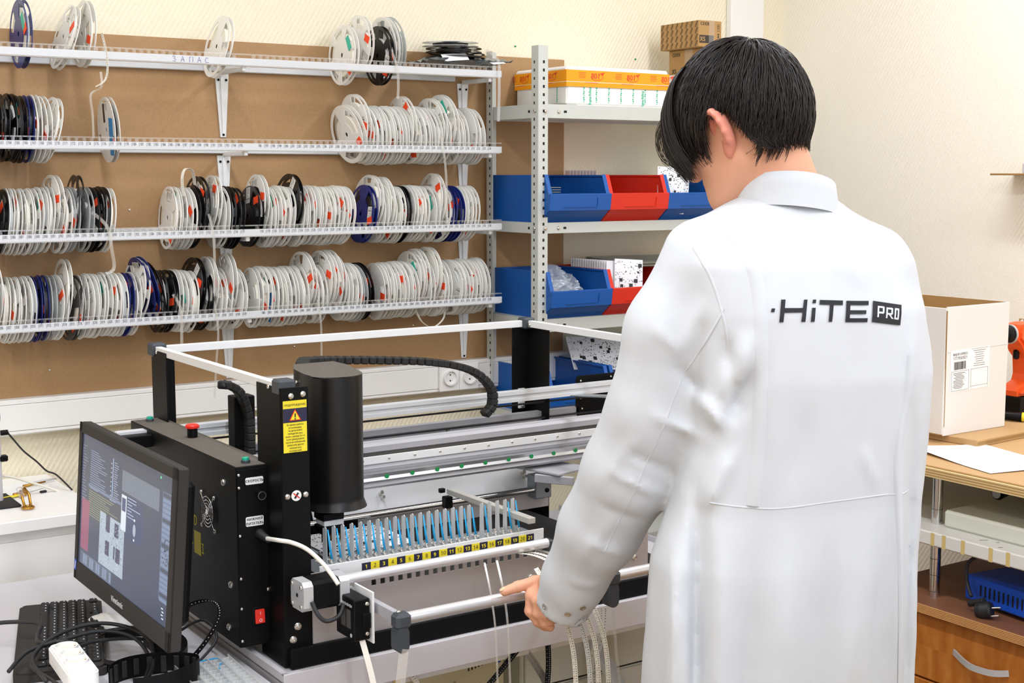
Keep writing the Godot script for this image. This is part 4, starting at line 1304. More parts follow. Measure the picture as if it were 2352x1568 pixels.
	for s in [0.095, 0.38]:
		part(fpn, "panel_bolt", screw(0.007), M.screw, Vector3(s, -0.003, 0.0015))
	put.call(o, "upper_left_panel", bx(0.06, 0.05, 0.003), M.steel_panel, Vector3(1.16, 0.765, 1.497))
	put.call(o, "front_sill", bx(1.05, 0.04, 0.02, 0.001), M.black_metal, Vector3(1.605, 0.63, 1.5))
	# hand rail across the front on two arms
	put.call(o, "hand_rail", join([[cyl(0.0105, 0.98, 24, 0.001), at(Vector3.ZERO, Vector3(0, 0, 90))]]), M.satin, Vector3(1.70, 0.741, 1.704))
	for x in [1.205, 1.697]:
		var arm: MeshInstance3D = sub.call(put.call(o, "rail_arm", bx(0.012, 0.022, 0.2, 0.001), M.alu_matte, Vector3(x, 0.745, 1.61), Vector3(0, 0, 0)))
		put.call(arm, "arm_corner", bx(0.032, 0.03, 0.03, 0.006), M.dark_grey, Vector3(x + 0.004, 0.741, 1.712))
		put.call(arm, "tape_guide", join([[prism(rounded(0.026, 0.05, 0.012), 0.024), at(Vector3.ZERO)]]), M.dark_grey, Vector3(x + 0.002, 0.706, 1.712))
		put.call(arm, "arm_screw", join([[screw(0.0045), at(Vector3.ZERO, Vector3(-90, 0, 0))]]), M.screw, Vector3(x, 0.757, 1.71))
	# strip out the placing notes
	for m in o.find_children("*", "MeshInstance3D", true, false):
		if m.has_meta("at"):
			m.remove_meta("at")
	# the white board panel being populated
	var pc := thing("board_panel", "white circuit board panel clamped under the nozzle", "circuit board", Vector3(1.4, 0.741, 1.19), Vector3(-90, 0, 0))
	board_parts(pc, 0.21, 0.25, 77)

# ---------------------------------------------------------------- distance fields meshed as surface nets
func seg_d(p: Vector3, a: Vector3, b: Vector3, ra: float, rb: float) -> float:
	var ab := b - a
	var t := clampf((p - a).dot(ab) / ab.length_squared(), 0.0, 1.0)
	return p.distance_to(a + ab * t) - lerpf(ra, rb, t)

func smin(a: float, b: float, k: float) -> float:
	var h := maxf(k - absf(a - b), 0.0) / k
	return minf(a, b) - h * h * k * 0.25

func smax(a: float, b: float, k: float) -> float:
	return -smin(-a, -b, k)

func ell(p: Vector3, r: Vector3) -> float:
	var k0 := (p / r).length()
	var k1 := (p / (r * r)).length()
	return k0 * (k0 - 1.0) / maxf(k1, 1e-6)

# the surface f = 0 inside the box, as [points, indices]
func net(f: Callable, lo: Vector3, hi: Vector3, cell: float) -> Array:
	var nx := int((hi.x - lo.x) / cell) + 2
	var ny := int((hi.y - lo.y) / cell) + 2
	var nz := int((hi.z - lo.z) / cell) + 2
	var val := PackedFloat32Array()
	val.resize(nx * ny * nz)
	val.fill(1e9)
	var idx := PackedInt32Array()
	idx.resize(nx * ny * nz)
	idx.fill(-1)
	var pts := PackedVector3Array()
	var cells := PackedInt32Array()
	var bs := 5
	var sx := 1
	var sy := nx
	var sz := nx * ny
	var co := PackedInt32Array([0, sx, sy, sx + sy, sz, sx + sz, sy + sz, sx + sy + sz])
	var reach := bs * cell * 0.87 * 1.7 + cell
	for bz in range(0, nz - 1, bs):
		for by in range(0, ny - 1, bs):
			for bxx in range(0, nx - 1, bs):
				var c := lo + Vector3(bxx + bs * 0.5, by + bs * 0.5, bz + bs * 0.5) * cell
				if absf(f.call(c)) > reach:
					continue
				for z in range(bz, mini(bz + bs, nz - 1)):
					for y in range(by, mini(by + bs, ny - 1)):
						for x in range(bxx, mini(bxx + bs, nx - 1)):
							var at0 := x + y * sy + z * sz
							var neg := 0
							for q in 8:
								var i := at0 + co[q]
								if val[i] > 1e8:
									val[i] = f.call(lo + Vector3(x + (q & 1), y + ((q >> 1) & 1), z + ((q >> 2) & 1)) * cell)
								if val[i] < 0.0:
									neg += 1
							if neg == 0 or neg == 8:
								continue
							var s := Vector3.ZERO
							var n := 0
							for ax in 3:
								var bit := 1 << ax
								for q in 8:
									if q & bit:
										continue
									var va := val[at0 + co[q]]
									var vb := val[at0 + co[q | bit]]
									if (va < 0.0) != (vb < 0.0):
										var p := Vector3(q & 1, (q >> 1) & 1, (q >> 2) & 1)
										p[ax] += va / (va - vb)
										s += p
										n += 1
							idx[at0] = pts.size()
							cells.append(at0)
							pts.append(lo + (Vector3(x, y, z) + s / n) * cell)
	var ind := PackedInt32Array()
	var st3 := [sx, sy, sz]
	for at0 in cells:
		for ax in 3:
			var i1: int = at0 + st3[ax]
			if (val[at0] < 0.0) == (val[i1] < 0.0):
				continue
			var u: int = st3[(ax + 1) % 3]
			var v: int = st3[(ax + 2) % 3]
			if at0 - u - v < 0:
				continue
			var a := idx[at0]
			var b := idx[at0 - u]
			var c := idx[at0 - u - v]
			var d := idx[at0 - v]
			if b < 0 or c < 0 or d < 0:
				continue
			if val[at0] < 0.0:
				ind.append_array(PackedInt32Array([a, d, c, a, c, b]))
			else:
				ind.append_array(PackedInt32Array([a, b, c, a, c, d]))
	return [pts, ind]

# several nets as one mesh with smooth normals: [net, transform] pairs
func net_mesh(list: Array) -> ArrayMesh:
	var P := PackedVector3Array()
	var I := PackedInt32Array()
	for e in list:
		var base := P.size()
		for p in e[0][0]:
			P.append(e[1] * p)
		for i in e[0][1]:
			I.append(i + base)
	var N := PackedVector3Array()
	N.resize(P.size())
	for i in range(0, I.size(), 3):
		var n := (P[I[i + 2]] - P[I[i]]).cross(P[I[i + 1]] - P[I[i]])
		for q in 3:
			N[I[i + q]] += n
	for i in N.size():
		N[i] = N[i].normalized()
	var arr := []
	arr.resize(Mesh.ARRAY_MAX)
	arr[Mesh.ARRAY_VERTEX] = P
	arr[Mesh.ARRAY_NORMAL] = N
	arr[Mesh.ARRAY_INDEX] = I
	var m := ArrayMesh.new()
	m.add_surface_from_arrays(Mesh.PRIMITIVE_TRIANGLES, arr)
	return m

# ---------------------------------------------------------------- the technician
# coat body: height, half width, half depth, centre x, centre z; seen from behind, +z is the back
const COAT := [[1.54, 0.05, 0.05, -0.045, -0.03], [1.50, 0.10, 0.075, -0.05, -0.025], [1.46, 0.165, 0.095, -0.045, -0.02], [1.41, 0.2, 0.118, -0.032, -0.012], [1.33, 0.212, 0.13, -0.012, -0.005], [1.22, 0.216, 0.132, 0.0, 0.0], [1.10, 0.218, 0.13, -0.004, 0.0], [1.0, 0.226, 0.133, -0.018, 0.0], [0.90, 0.24, 0.145, -0.035, 0.0], [0.70, 0.247, 0.152, -0.043, 0.0], [0.42, 0.255, 0.162, -0.045, 0.0]]
const SLEEVE_L := [[-0.19, 1.415, 0.0, 0.066], [-0.238, 1.29, -0.01, 0.082], [-0.262, 1.15, -0.03, 0.085], [-0.305, 1.03, -0.07, 0.084], [-0.354, 0.91, -0.125, 0.075], [-0.398, 0.80, -0.18, 0.060], [-0.424, 0.72, -0.213, 0.053]]
const SLEEVE_R := [[0.115, 1.395, -0.055, 0.066], [0.15, 1.25, -0.075, 0.07], [0.163, 1.11, -0.1, 0.068], [0.09, 1.0, -0.3, 0.06], [0.02, 0.92, -0.43, 0.05]]
# folds: from, to, width, height
const FOLDS := [
	# armpit and left shoulder blade
	[-0.165, 1.19, 0.10, -0.125, 1.31, 0.13, 0.016, 0.011], [-0.155, 1.15, 0.10, -0.12, 1.25, 0.14, 0.012, -0.012], [-0.2, 1.36, 0.08, -0.235, 1.25, 0.06, 0.014, 0.005], [-0.165, 1.30, 0.1, -0.15, 1.18, 0.1, 0.01, -0.008], [-0.21, 1.2, 0.06, -0.165, 1.14, 0.08, 0.012, 0.008],
	# sleeve creases, slanting across the elbow
	[-0.29, 1.16, 0.04, -0.2, 1.12, 0.03, 0.01, 0.006], [-0.325, 1.09, 0.0, -0.235, 1.045, 0.0, 0.009, -0.006], [-0.35, 1.05, -0.02, -0.25, 1.0, -0.02, 0.009, 0.007], [-0.37, 0.985, -0.05, -0.27, 0.945, -0.04, 0.009, -0.005], [-0.39, 0.91, -0.08, -0.31, 0.875, -0.07, 0.009, 0.005], [-0.42, 0.82, -0.13, -0.35, 0.80, -0.11, 0.008, 0.004], [-0.25, 1.25, 0.07, -0.195, 1.19, 0.07, 0.01, -0.006], [-0.285, 1.31, 0.05, -0.23, 1.26, 0.07, 0.01, 0.004], [-0.30, 1.12, 0.02, -0.36, 1.02, -0.02, 0.012, 0.005], [-0.335, 0.96, -0.04, -0.395, 0.86, -0.09, 0.012, 0.004],
	# long falls of the skirt
	[-0.205, 1.06, 0.1, -0.205, 0.62, 0.12, 0.013, -0.016], [-0.245, 0.97, 0.06, -0.255, 0.5, 0.08, 0.014, 0.014], [-0.17, 1.0, 0.13, -0.18, 0.5, 0.15, 0.017, 0.012], [-0.115, 0.98, 0.14, -0.135, 0.5, 0.16, 0.018, -0.012], [-0.06, 0.97, 0.14, -0.085, 0.5, 0.16, 0.02, 0.012], [0.01, 0.98, 0.14, -0.025, 0.5, 0.16, 0.024, -0.012], [0.06, 0.9, 0.14, 0.03, 0.5, 0.16, 0.02, 0.008], [0.135, 1.2, 0.1, 0.15, 0.5, 0.12, 0.011, 0.010], [0.165, 1.22, 0.06, 0.178, 0.5, 0.06, 0.011, -0.010], [0.105, 1.0, 0.12, 0.105, 0.5, 0.14, 0.016, -0.010], [0.155, 1.33, 0.05, 0.16, 1.12, 0.06, 0.012, 0.006],
	# pulls of the back
	[0.0, 1.45, 0.08, 0.08, 1.37, 0.1, 0.02, 0.004], [-0.2, 1.0, 0.1, -0.15, 1.12, 0.12, 0.014, 0.009], [-0.23, 0.86, 0.09, -0.228, 0.5, 0.1, 0.01, 0.009], [0.06, 1.12, 0.13, 0.1, 1.03, 0.13, 0.01, 0.004], [-0.03, 1.2, 0.13, -0.06, 1.03, 0.13, 0.016, -0.005], [-0.08, 1.28, 0.12, -0.09, 1.04, 0.12, 0.014, 0.004]]
var coat_noise := FastNoiseLite.new()

func coat_d(p: Vector3) -> float:
	# body of the coat, turned a little to the left
	var i := 0
	while i < COAT.size() - 2 and p.y < COAT[i + 1][0]:
		i += 1
	var a: Array = COAT[i]
	var b: Array = COAT[i + 1]
	var t := clampf((a[0] - p.y) / (a[0] - b[0]), 0.0, 1.0)
	var A := lerpf(a[1], b[1], t)
	var D := lerpf(a[2], b[2], t)
	var qx: float = p.x - lerpf(a[3], b[3], t)
	var qz: float = p.z - lerpf(a[4], b[4], t)
	var u := (qx * 0.9563 - qz * 0.2924) / A
	var v := (qx * 0.2924 + qz * 0.9563) / D
	var k := pow(pow(absf(u), 2.5) + pow(absf(v), 2.5), 0.4)
	var d := (k - 1.0) * D
	d = smax(d, p.y - 1.53, 0.03)
	d = smax(d, 0.44 - p.y, 0.01)
	# shoulders
	d = smin(d, seg_d(p, Vector3(-0.08, 1.475, -0.02), Vector3(-0.19, 1.425, 0.0), 0.045, 0.05), 0.05)
	d = smin(d, seg_d(p, Vector3(0.0, 1.47, -0.03), Vector3(0.105, 1.405, -0.055), 0.045, 0.055), 0.05)
	var s := 1e9
	for j in SLEEVE_R.size() - 1:
		var m: Array = SLEEVE_R[j]
		var n: Array = SLEEVE_R[j + 1]
		s = minf(s, seg_d(p, Vector3(m[0], m[1], m[2]), Vector3(n[0], n[1], n[2]), m[3], n[3]))
	d = smin(d, s, 0.03)
	s = 1e9
	for j in SLEEVE_L.size() - 1:
		var m: Array = SLEEVE_L[j]
		var n: Array = SLEEVE_L[j + 1]
		s = smin(s, seg_d(p, Vector3(m[0], m[1], m[2]), Vector3(n[0], n[1], n[2]), m[3], n[3]), 0.02)
	# the cuff is open: cut square and hollowed out
	var axis := Vector3(-0.30, -0.87, -0.38).normalized()
	var cuff := (p - Vector3(-0.418, 0.73, -0.21)).dot(axis)
	s = smax(s, cuff, 0.006)
	s = maxf(s, -(seg_d(p, Vector3(-0.405, 0.775, -0.192), Vector3(-0.438, 0.66, -0.24), 0.044, 0.049)))
	d = smin(d, s, 0.022)
	if absf(d) < 0.05:
		for e in FOLDS:
			var ea := Vector3(e[0], e[1], 0)
			var eb := Vector3(e[3], e[4], 0)
			var q := seg_d(Vector3(p.x, p.y, 0), ea, eb, 0.0, 0.0)
			if q < e[6] * 2.4 and p.z > e[2] - 0.09:
				var along := clampf((Vector3(p.x, p.y, 0) - ea).dot(eb - ea) / (eb - ea).length_squared(), 0.0, 1.0)
				var fade := minf(1.0, (along + 0.02) * 3.0) * (1.0 if e[4] < 0.51 else minf(1.0, (1.02 - along) * 3.0))
				d -= e[7] * fade * exp(-(q * q) / (e[6] * e[6]))
		d -= 0.0022 * coat_noise.get_noise_3d(p.x * 1.0, p.y * 0.55, p.z)
	return d

# a point of the coat's back (or any field's side) above (x, y): walk in from the viewer's side
func on_coat(x: float, y: float, off := 0.0) -> Vector3:
	var z := 0.32
	for i in 60:
		var d := coat_d(Vector3(x, y, z))
		if d < 0.0006:
			break
		z -= d * 0.7
		if z < -0.5:
			break
	return Vector3(x, y, z + off)

func head_d(p: Vector3) -> float:
	# x right, y up, z to the back of the head
	var d := ell(p - Vector3(0, 0.012, 0.006), Vector3(0.077, 0.108, 0.1))
	d = smin(d, ell(p - Vector3(0, -0.045, -0.035), Vector3(0.062, 0.07, 0.06)), 0.03)      # cheeks
	d = smin(d, seg_d(p, Vector3(-0.048, -0.06, 0.0), Vector3(-0.012, -0.108, -0.075), 0.018, 0.017), 0.03)  # jaw
	d = smin(d, seg_d(p, Vector3(0.048, -0.06, 0.0), Vector3(0.012, -0.108, -0.075), 0.018, 0.017), 0.03)
	d = smin(d, ell(p - Vector3(0, -0.09, -0.065), Vector3(0.032, 0.03, 0.03)), 0.03)        # chin
	d = smin(d, seg_d(p, Vector3(0, 0.002, -0.092), Vector3(0, -0.04, -0.115), 0.009, 0.013), 0.012)  # nose
	d = smin(d, seg_d(p, Vector3(-0.045, 0.018, -0.078), Vector3(0.045, 0.018, -0.078), 0.012, 0.012), 0.015) # brow
	for s in [-1.0, 1.0]:
		d = smax(d, -(p.distance_to(Vector3(s * 0.031, -0.002, -0.102)) - 0.015), 0.012)   # eye hollows
		d = smin(d, p.distance_to(Vector3(s * 0.031, -0.002, -0.083)) - 0.0125, 0.003)
	d = smin(d, seg_d(p, Vector3(-0.02, -0.068, -0.089), Vector3(0.02, -0.068, -0.089), 0.006, 0.006), 0.008) # lips
	d = smax(d, -(seg_d(p, Vector3(-0.022, -0.0685, -0.097), Vector3(0.022, -0.0685, -0.097), 0.002, 0.002)), 0.004)
	# neck, towards the body
	d = smin(d, seg_d(p, Vector3(0.006, -0.05, 0.034), Vector3(0.05, -0.19, 0.004), 0.058, 0.066), 0.03)
	return d

func ear_d(p: Vector3) -> float:
	# left ear: a curved rim, a hollow and a lobe; x outwards, y up, z back
	var d := ell(p - Vector3(0.006, 0, 0), Vector3(0.009, 0.034, 0.019))
	for i in 8:
		var t0 := lerpf(-0.7, 3.3, i / 8.0)
		var t1 := lerpf(-0.7, 3.3, (i + 1) / 8.0)
		d = smin(d, seg_d(p, Vector3(0.012 + 0.004 * sin(t0), sin(t0) * 0.031 + 0.003, cos(t0) * 0.017), Vector3(0.012 + 0.004 * sin(t1), sin(t1) * 0.031 + 0.003, cos(t1) * 0.017), 0.0048, 0.0048), 0.004)
	d = smin(d, ell(p - Vector3(0.009, -0.03, -0.004), Vector3(0.005, 0.011, 0.009)), 0.006)
	d = smax(d, -ell(p - Vector3(0.017, 0.002, -0.004), Vector3(0.010, 0.019, 0.009)), 0.004)
	return d

const FINGERS := [
	[[-0.435, 0.785, -0.225, 0.0125], [-0.472, 0.773, -0.244, 0.0118], [-0.505, 0.767, -0.232, 0.0108], [-0.531, 0.7615, -0.219, 0.0092]],
	[[-0.44, 0.775, -0.222, 0.0125], [-0.479, 0.752, -0.224, 0.0115], [-0.481, 0.722, -0.222, 0.0108], [-0.466, 0.702, -0.219, 0.01], [-0.452, 0.692, -0.217, 0.0092]],
	[[-0.435, 0.77, -0.212, 0.0125], [-0.468, 0.748, -0.207, 0.0115], [-0.466, 0.722, -0.206, 0.0106], [-0.453, 0.703, -0.207, 0.0098], [-0.443, 0.694, -0.209, 0.009]],
	[[-0.43, 0.765, -0.203, 0.0118], [-0.452, 0.742, -0.195, 0.0108], [-0.45, 0.722, -0.196, 0.0098], [-0.442, 0.708, -0.199, 0.0088]],
	[[-0.43, 0.782, -0.24, 0.0135], [-0.452, 0.757, -0.282, 0.0125], [-0.47, 0.728, -0.288, 0.0112], [-0.478, 0.712, -0.283, 0.0095]]]

func hand_d(p: Vector3) -> float:
	var d := ell(p - Vector3(-0.432, 0.778, -0.218), Vector3(0.034, 0.03, 0.034))
	d = smin(d, seg_d(p, Vector3(-0.395, 0.84, -0.19), Vector3(-0.425, 0.79, -0.212), 0.027, 0.027), 0.02)
	for f in FINGERS:
		var q := 1e9
		for i in f.size() - 1:
			q = smin(q, seg_d(p, Vector3(f[i][0], f[i][1], f[i][2]), Vector3(f[i + 1][0], f[i + 1][1], f[i + 1][2]), f[i][3], f[i + 1][3]), 0.003)
		for i in range(1, f.size() - 1):   # knuckles
			q = smin(q, p.distance_to(Vector3(f[i][0], f[i][1], f[i][2])) - f[i][3] * 1.04, 0.003)
		d = smin(d, q, 0.0045)
	return d

func under_d(p: Vector3) -> float:
	var d := 1e9
	for e in [[-0.065, 1.53, -0.035, -0.055, 1.46, -0.03, 0.05, 0.06], [-0.045, 1.40, -0.03, -0.02, 1.15, -0.01, 0.1, 0.1], [-0.02, 1.15, -0.01, -0.04, 0.95, -0.01, 0.1, 0.11], [-0.13, 1.41, -0.01, 0.05, 1.4, -0.04, 0.06, 0.06]]:
		d = smin(d, seg_d(p, Vector3(e[0], e[1], e[2]), Vector3(e[3], e[4], e[5]), e[6], e[7]), 0.05)
	for arm in [SLEEVE_L, SLEEVE_R]:
		for j in arm.size() - 1:
			d = smin(d, seg_d(p, Vector3(arm[j][0], arm[j][1], arm[j][2]), Vector3(arm[j + 1][0], arm[j + 1][1], arm[j + 1][2]), arm[j][3] * 0.6, arm[j + 1][3] * 0.52), 0.02)
	for s in [-1.0, 1.0]:
		d = smin(d, seg_d(p, Vector3(-0.045 + s * 0.085, 0.9, -0.01), Vector3(-0.045 + s * 0.1, 0.48, -0.02), 0.085, 0.06), 0.04)
		d = smin(d, seg_d(p, Vector3(-0.045 + s * 0.1, 0.48, -0.02), Vector3(-0.045 + s * 0.105, 0.1, 0.01), 0.055, 0.038), 0.03)
	return d

func legs_d(p: Vector3) -> float:
	var d := 1e9
	for s in [-1.0, 1.0]:
		var q := seg_d(p, Vector3(-0.045 + s * 0.085, 0.85, -0.01), Vector3(-0.045 + s * 0.1, 0.48, -0.02), 0.1, 0.08)
		q = smin(q, seg_d(p, Vector3(-0.045 + s * 0.1, 0.48, -0.02), Vector3(-0.045 + s * 0.105, 0.11, 0.01), 0.078, 0.07), 0.04)
		d = minf(d, q)
	return smax(d, 0.06 - p.y, 0.01)

# a strip laid on the coat along (x, y) points
func coat_strip(line: Array, width: float, proud: float, n := 10) -> ArrayMesh:
	var pts := []
	for q in line:
		pts.append(Vector3(q[0], q[1], 0))
	var c := spline(pts, n)
	var st := begin(true)
	var rows := []
	for i in c.size():
		var t: Vector3 = (c[mini(i + 1, c.size() - 1)] - c[maxi(i - 1, 0)]).normalized()
		var w := Vector3(-t.y, t.x, 0) * width * 0.5
		var row := []
		for k in 5:
			var f := k / 2.0 - 1.0
			var e: Vector3 = c[i] + w * f
			row.append(on_coat(e.x, e.y, proud if absf(f) < 0.9 else -0.001))
		rows.append(row)
	for i in rows.size() - 1:
		for k in 4:
			quad(st, rows[i][k], rows[i][k + 1], rows[i + 1][k + 1], rows[i + 1][k])
	return done(st)

# a four-cornered patch of print on the back, corners in the lettering's own grid
func back_print(st: SurfaceTool, a: Vector2, b: Vector2, c: Vector2, d: Vector2, off: float) -> void:
	var nu := maxi(1, int(a.distance_to(b) / 14.0))
	var nv := maxi(1, int(a.distance_to(d) / 14.0))
	var g := []
	for j in nv + 1:
		var row := []
		for i in nu + 1:
			var q := a.lerp(b, float(i) / nu).lerp(d.lerp(c, float(i) / nu), float(j) / nv)
			row.append(on_coat(-0.097 + (q.x - 1083.0) * 0.000241, 1.3585 - (q.y - 905.0) * 0.0002466, off))
		g.append(row)
	for j in nv:
		for i in nu:
			quad(st, g[j][i], g[j][i + 1], g[j + 1][i + 1], g[j + 1][i])

func person() -> void:
	coat_noise.seed = 3
	coat_noise.frequency = 9.0
	coat_noise.fractal_octaves = 3
	var o := thing("person", "person in a long white coat seen from behind, one hand on the machine rail", "person", Vector3(1.7489, 0, 2.2027), Vector3(0, -33.8, 0))
	# head frame: turned left and bowed
	var b := deg_to_rad(52.0)
	var pt := deg_to_rad(25.0)
	var F := Vector3(-sin(b) * cos(pt), -sin(pt), -cos(b) * cos(pt))
	var R := Vector3(cos(b), 0, -sin(b))
	var hb := Basis(R, R.cross(F), -F)
	var hf := Transform3D(hb, Vector3(-0.122, 1.642, -0.045))
	var ear := Transform3D(Basis.from_euler(Vector3(0.12, 0.62, 0)).scaled(Vector3(-1.7, 1.12, 1.2)), Vector3(-0.068, -0.016, 0.012))
	var earr := Transform3D(Basis.from_euler(Vector3(0.12, -0.62, 0)).scaled(Vector3(1.7, 1.12, 1.2)), Vector3(0.068, -0.016, 0.012))
	var hn := net(head_d, Vector3(-0.1, -0.25, -0.15), Vector3(0.1, 0.14, 0.14), 0.005)
	var en := net(ear_d, Vector3(-0.02, -0.05, -0.03), Vector3(0.03, 0.05, 0.03), 0.0028)
	part(o, "body", net_mesh([[net(under_d, Vector3(-0.5, 0.03, -0.55), Vector3(0.3, 1.68, 0.25), 0.02), Transform3D.IDENTITY], [hn, hf], [net(hand_d, Vector3(-0.56, 0.67, -0.32), Vector3(-0.36, 0.88, -0.15), 0.0032), Transform3D.IDENTITY]]), M.skin)
	part(o, "ear", net_mesh([[en, hf * ear]]), M.ear)
	part(o, "ear", net_mesh([[en, hf * earr]]), M.ear)
	for s in [-1, 1]:
		part(o, "eye", net_mesh([[net(func(p: Vector3) -> float: return p.length() - 0.0062, Vector3.ONE * -0.01, Vector3.ONE * 0.01, 0.002), hf * Transform3D(Basis.IDENTITY, Vector3(s * 0.031, -0.002, -0.0905))]]), M.eye)
		part(o, "eyebrow", tube([hf * Vector3(s * 0.014, 0.018, -0.095), hf * Vector3(s * 0.03, 0.024, -0.094), hf * Vector3(s * 0.048, 0.018, -0.083)], 0.003, 6, 0.0015), M.hair)
	part(o, "lips", tube([hf * Vector3(-0.018, -0.068, -0.093), hf * Vector3(0, -0.067, -0.0975), hf * Vector3(0.018, -0.068, -0.093)], 0.0035, 6), M.lip)
	part(o, "fingernail", net_mesh([[net(func(p: Vector3) -> float: return ell(p, Vector3(0.007, 0.0022, 0.0055)), Vector3.ONE * -0.01, Vector3.ONE * 0.01, 0.0016), Transform3D(Basis.from_euler(Vector3(0, 0.4, 0.5)), Vector3(-0.535, 0.767, -0.216))]]), mk("nail", "#edc4a0", 0.35))
	# hair: an inner cap and locks combed down from the crown
	var cap := func(p: Vector3) -> float:
		var d := ell(p - Vector3(0, 0.02, 0.012), Vector3(0.088, 0.117, 0.112))
		var line := lerpf(0.05, 0.025, smoothstep(-0.07, -0.02, p.z))
		line = lerpf(line, -0.055, smoothstep(0.03, 0.085, p.z))
		d = smax(d, line - p.y, 0.012)
		return d
	var h := part(o, "hair", net_mesh([[net(cap, Vector3(-0.12, -0.11, -0.13), Vector3(0.12, 0.16, 0.15), 0.006), hf]]), M.hair)
	var hm := mk("hair_locks", "#ffffff", 0.5)
	hm.vertex_color_use_as_albedo = true
	var st := begin(true)
	var rr := RandomNumberGenerator.new()
	rr.seed = 99
	var crown := Vector3(0.01, 0.86, 0.5).normalized()
	var ax := crown.cross(Vector3(0, 0, -1)).normalized()
	var ay := crown.cross(ax).normalized()
	for k in 7600:
		var phi := rr.randf() * TAU
		var th := pow(rr.randf(), 0.62) * 1.8
		var long := rr.randf_range(0.5, 0.95)
		var swirl := rr.randf_range(-0.1, 0.1) + 0.22
		var lift := rr.randf_range(0.0, 0.012)
		var lockw := 0.13
		var tip := roundf(phi / lockw) * lockw
		var path := []
		var stop := false
		var wave := rr.randf() * TAU
		for i in 10:
			var f := i / 9.0
			var tt := th + long * f
			var ph := lerpf(phi, tip, 0.65 * f * f) + swirl * exp(-tt * 1.6) + 0.025 * sin(f * 5.0 + wave)
			var dir := (crown * cos(tt) + (ax * cos(ph) + ay * sin(ph)) * sin(tt)).normalized()
			var grow := 1.0 + (0.05 * sin(f * PI) - 0.012 * f)
			var e := Vector3(0.088, 0.117, 0.112) * grow + Vector3.ONE * lift
			var rad := 1.0 / (dir / e).length()
			var q := dir * rad + Vector3(0, 0.02, 0.012)
			if q.z > 0.0 and q.y < 0.01:
				var zeq := 0.012 + 0.114 * sqrt(maxf(0.0, 1.0 - pow(q.x / 0.093, 2.0)))
				q.z = lerpf(q.z, maxf(q.z, zeq - 0.42 * (0.01 - q.y) + lift * 0.9), smoothstep(0.01, -0.04, q.y))
			# hairline: over the brow, above the ear, low at the nape
			var line := lerpf(-0.01, -0.05, smoothstep(-0.1, -0.04, q.z))
			line = lerpf(line, 0.02, smoothstep(-0.03, -0.008, q.z) * smoothstep(0.055, 0.03, q.z))
			line = lerpf(line, -0.072, smoothstep(0.03, 0.075, q.z))
			if q.y < line + rr.randf_range(-0.014, 0.006):
				stop = true
			path.append(hf * q)
			if stop:
				break
		if path.size() < 3:
			continue
		var g := rr.randf_range(0.5, 2.4)
		st.set_color(Color(0.0125 * g, 0.0088 * g, 0.0066 * g))
		tube_into(st, path, rr.randf_range(0.0007, 0.0013), 0.0003, 3)
	# the nape: shorter hair lying down the neck in pointed locks
	for k in 900:
		var u := rr.randf_range(-0.072, 0.08)
		var tipu := roundf(u / 0.014) * 0.014
		var dz := sqrt(maxf(0.0, 1.0 - pow(u / 0.092, 2.0)))
		var y0 := rr.randf_range(-0.07, 0.0)
		var drop := rr.randf_range(0.016, 0.036) * (1.0 - 3.0 * absf(u - tipu) / 0.014 * 0.22)
		var path := []
		for i in 6:
			var f := i / 5.0
			path.append(hf * Vector3(lerpf(u, tipu, 0.7 * f) + 0.1 * u * f * 0.0, y0 - drop * f, 0.012 + dz * lerpf(0.112, 0.098, f * f) - 0.42 * (0.01 - y0 + drop * f) + 0.003 * sin(k * 1.7)))
		var g := rr.randf_range(0.5, 2.2)
		st.set_color(Color(0.0125 * g, 0.0088 * g, 0.0066 * g))
		tube_into(st, path, 0.0015, 0.0003, 3)
	# front hair sweeping forward and down over the brow and temple
	for k in 1300:
		var u := rr.randf_range(-0.08, 0.07)
		var tipu := roundf(u / 0.016) * 0.016
		var out := rr.randf_range(0.85, 1.06)
		var yend := rr.randf_range(-0.03, 0.02)
		if u < -0.035:
			yend = rr.randf_range(-0.062, -0.02)
		var bow := sqrt(maxf(0.05, 1.0 - pow(u / 0.105, 2.0)))
		var path := spline([hf * Vector3(u * 0.75, 0.125, -0.03 * out), hf * Vector3(u * 0.95, 0.105, -0.085 * out * bow), hf * Vector3(u * 1.08, 0.055, -0.125 * out * bow), hf * Vector3(lerpf(u, tipu, 0.6) * 1.08, lerpf(0.055, yend, 0.6), -0.132 * out * bow), hf * Vector3(lerpf(u, tipu, 0.8) * 1.02, yend, -0.118 * out * bow)], 3)
		var g := rr.randf_range(0.5, 2.4)
		st.set_color(Color(0.0125 * g, 0.0088 * g, 0.0062 * g))
		tube_into(st, path, 0.001, 0.0003, 3)
	# a long loose lock in front
	for k in 26:
		var j := Vector3(rr.randf_range(-0.012, 0.012), rr.randf_range(-0.008, 0.008), rr.randf_range(-0.012, 0.012))
		var e := rr.randf_range(0.0, 0.02)
		var path := spline([Vector3(-0.235, 1.67, -0.08) + j, Vector3(-0.252, 1.625, -0.09) + j, Vector3(-0.24, 1.585, -0.09) + j, Vector3(-0.21 + e, 1.562, -0.085) + j], 5)
		st.set_color(Color(0.03, 0.02, 0.012))
		tube_into(st, path, 0.0009, 0.0003, 3)
	part(h, "hair_locks", done(st), hm)
	# clothing
	var coat := part(o, "coat", net_mesh([[net(coat_d, Vector3(-0.56, 0.42, -0.52), Vector3(0.27, 1.58, 0.22), 0.0072), Transform3D.IDENTITY]]), M.cotton)
	# stand collar
	var cst := begin(true)
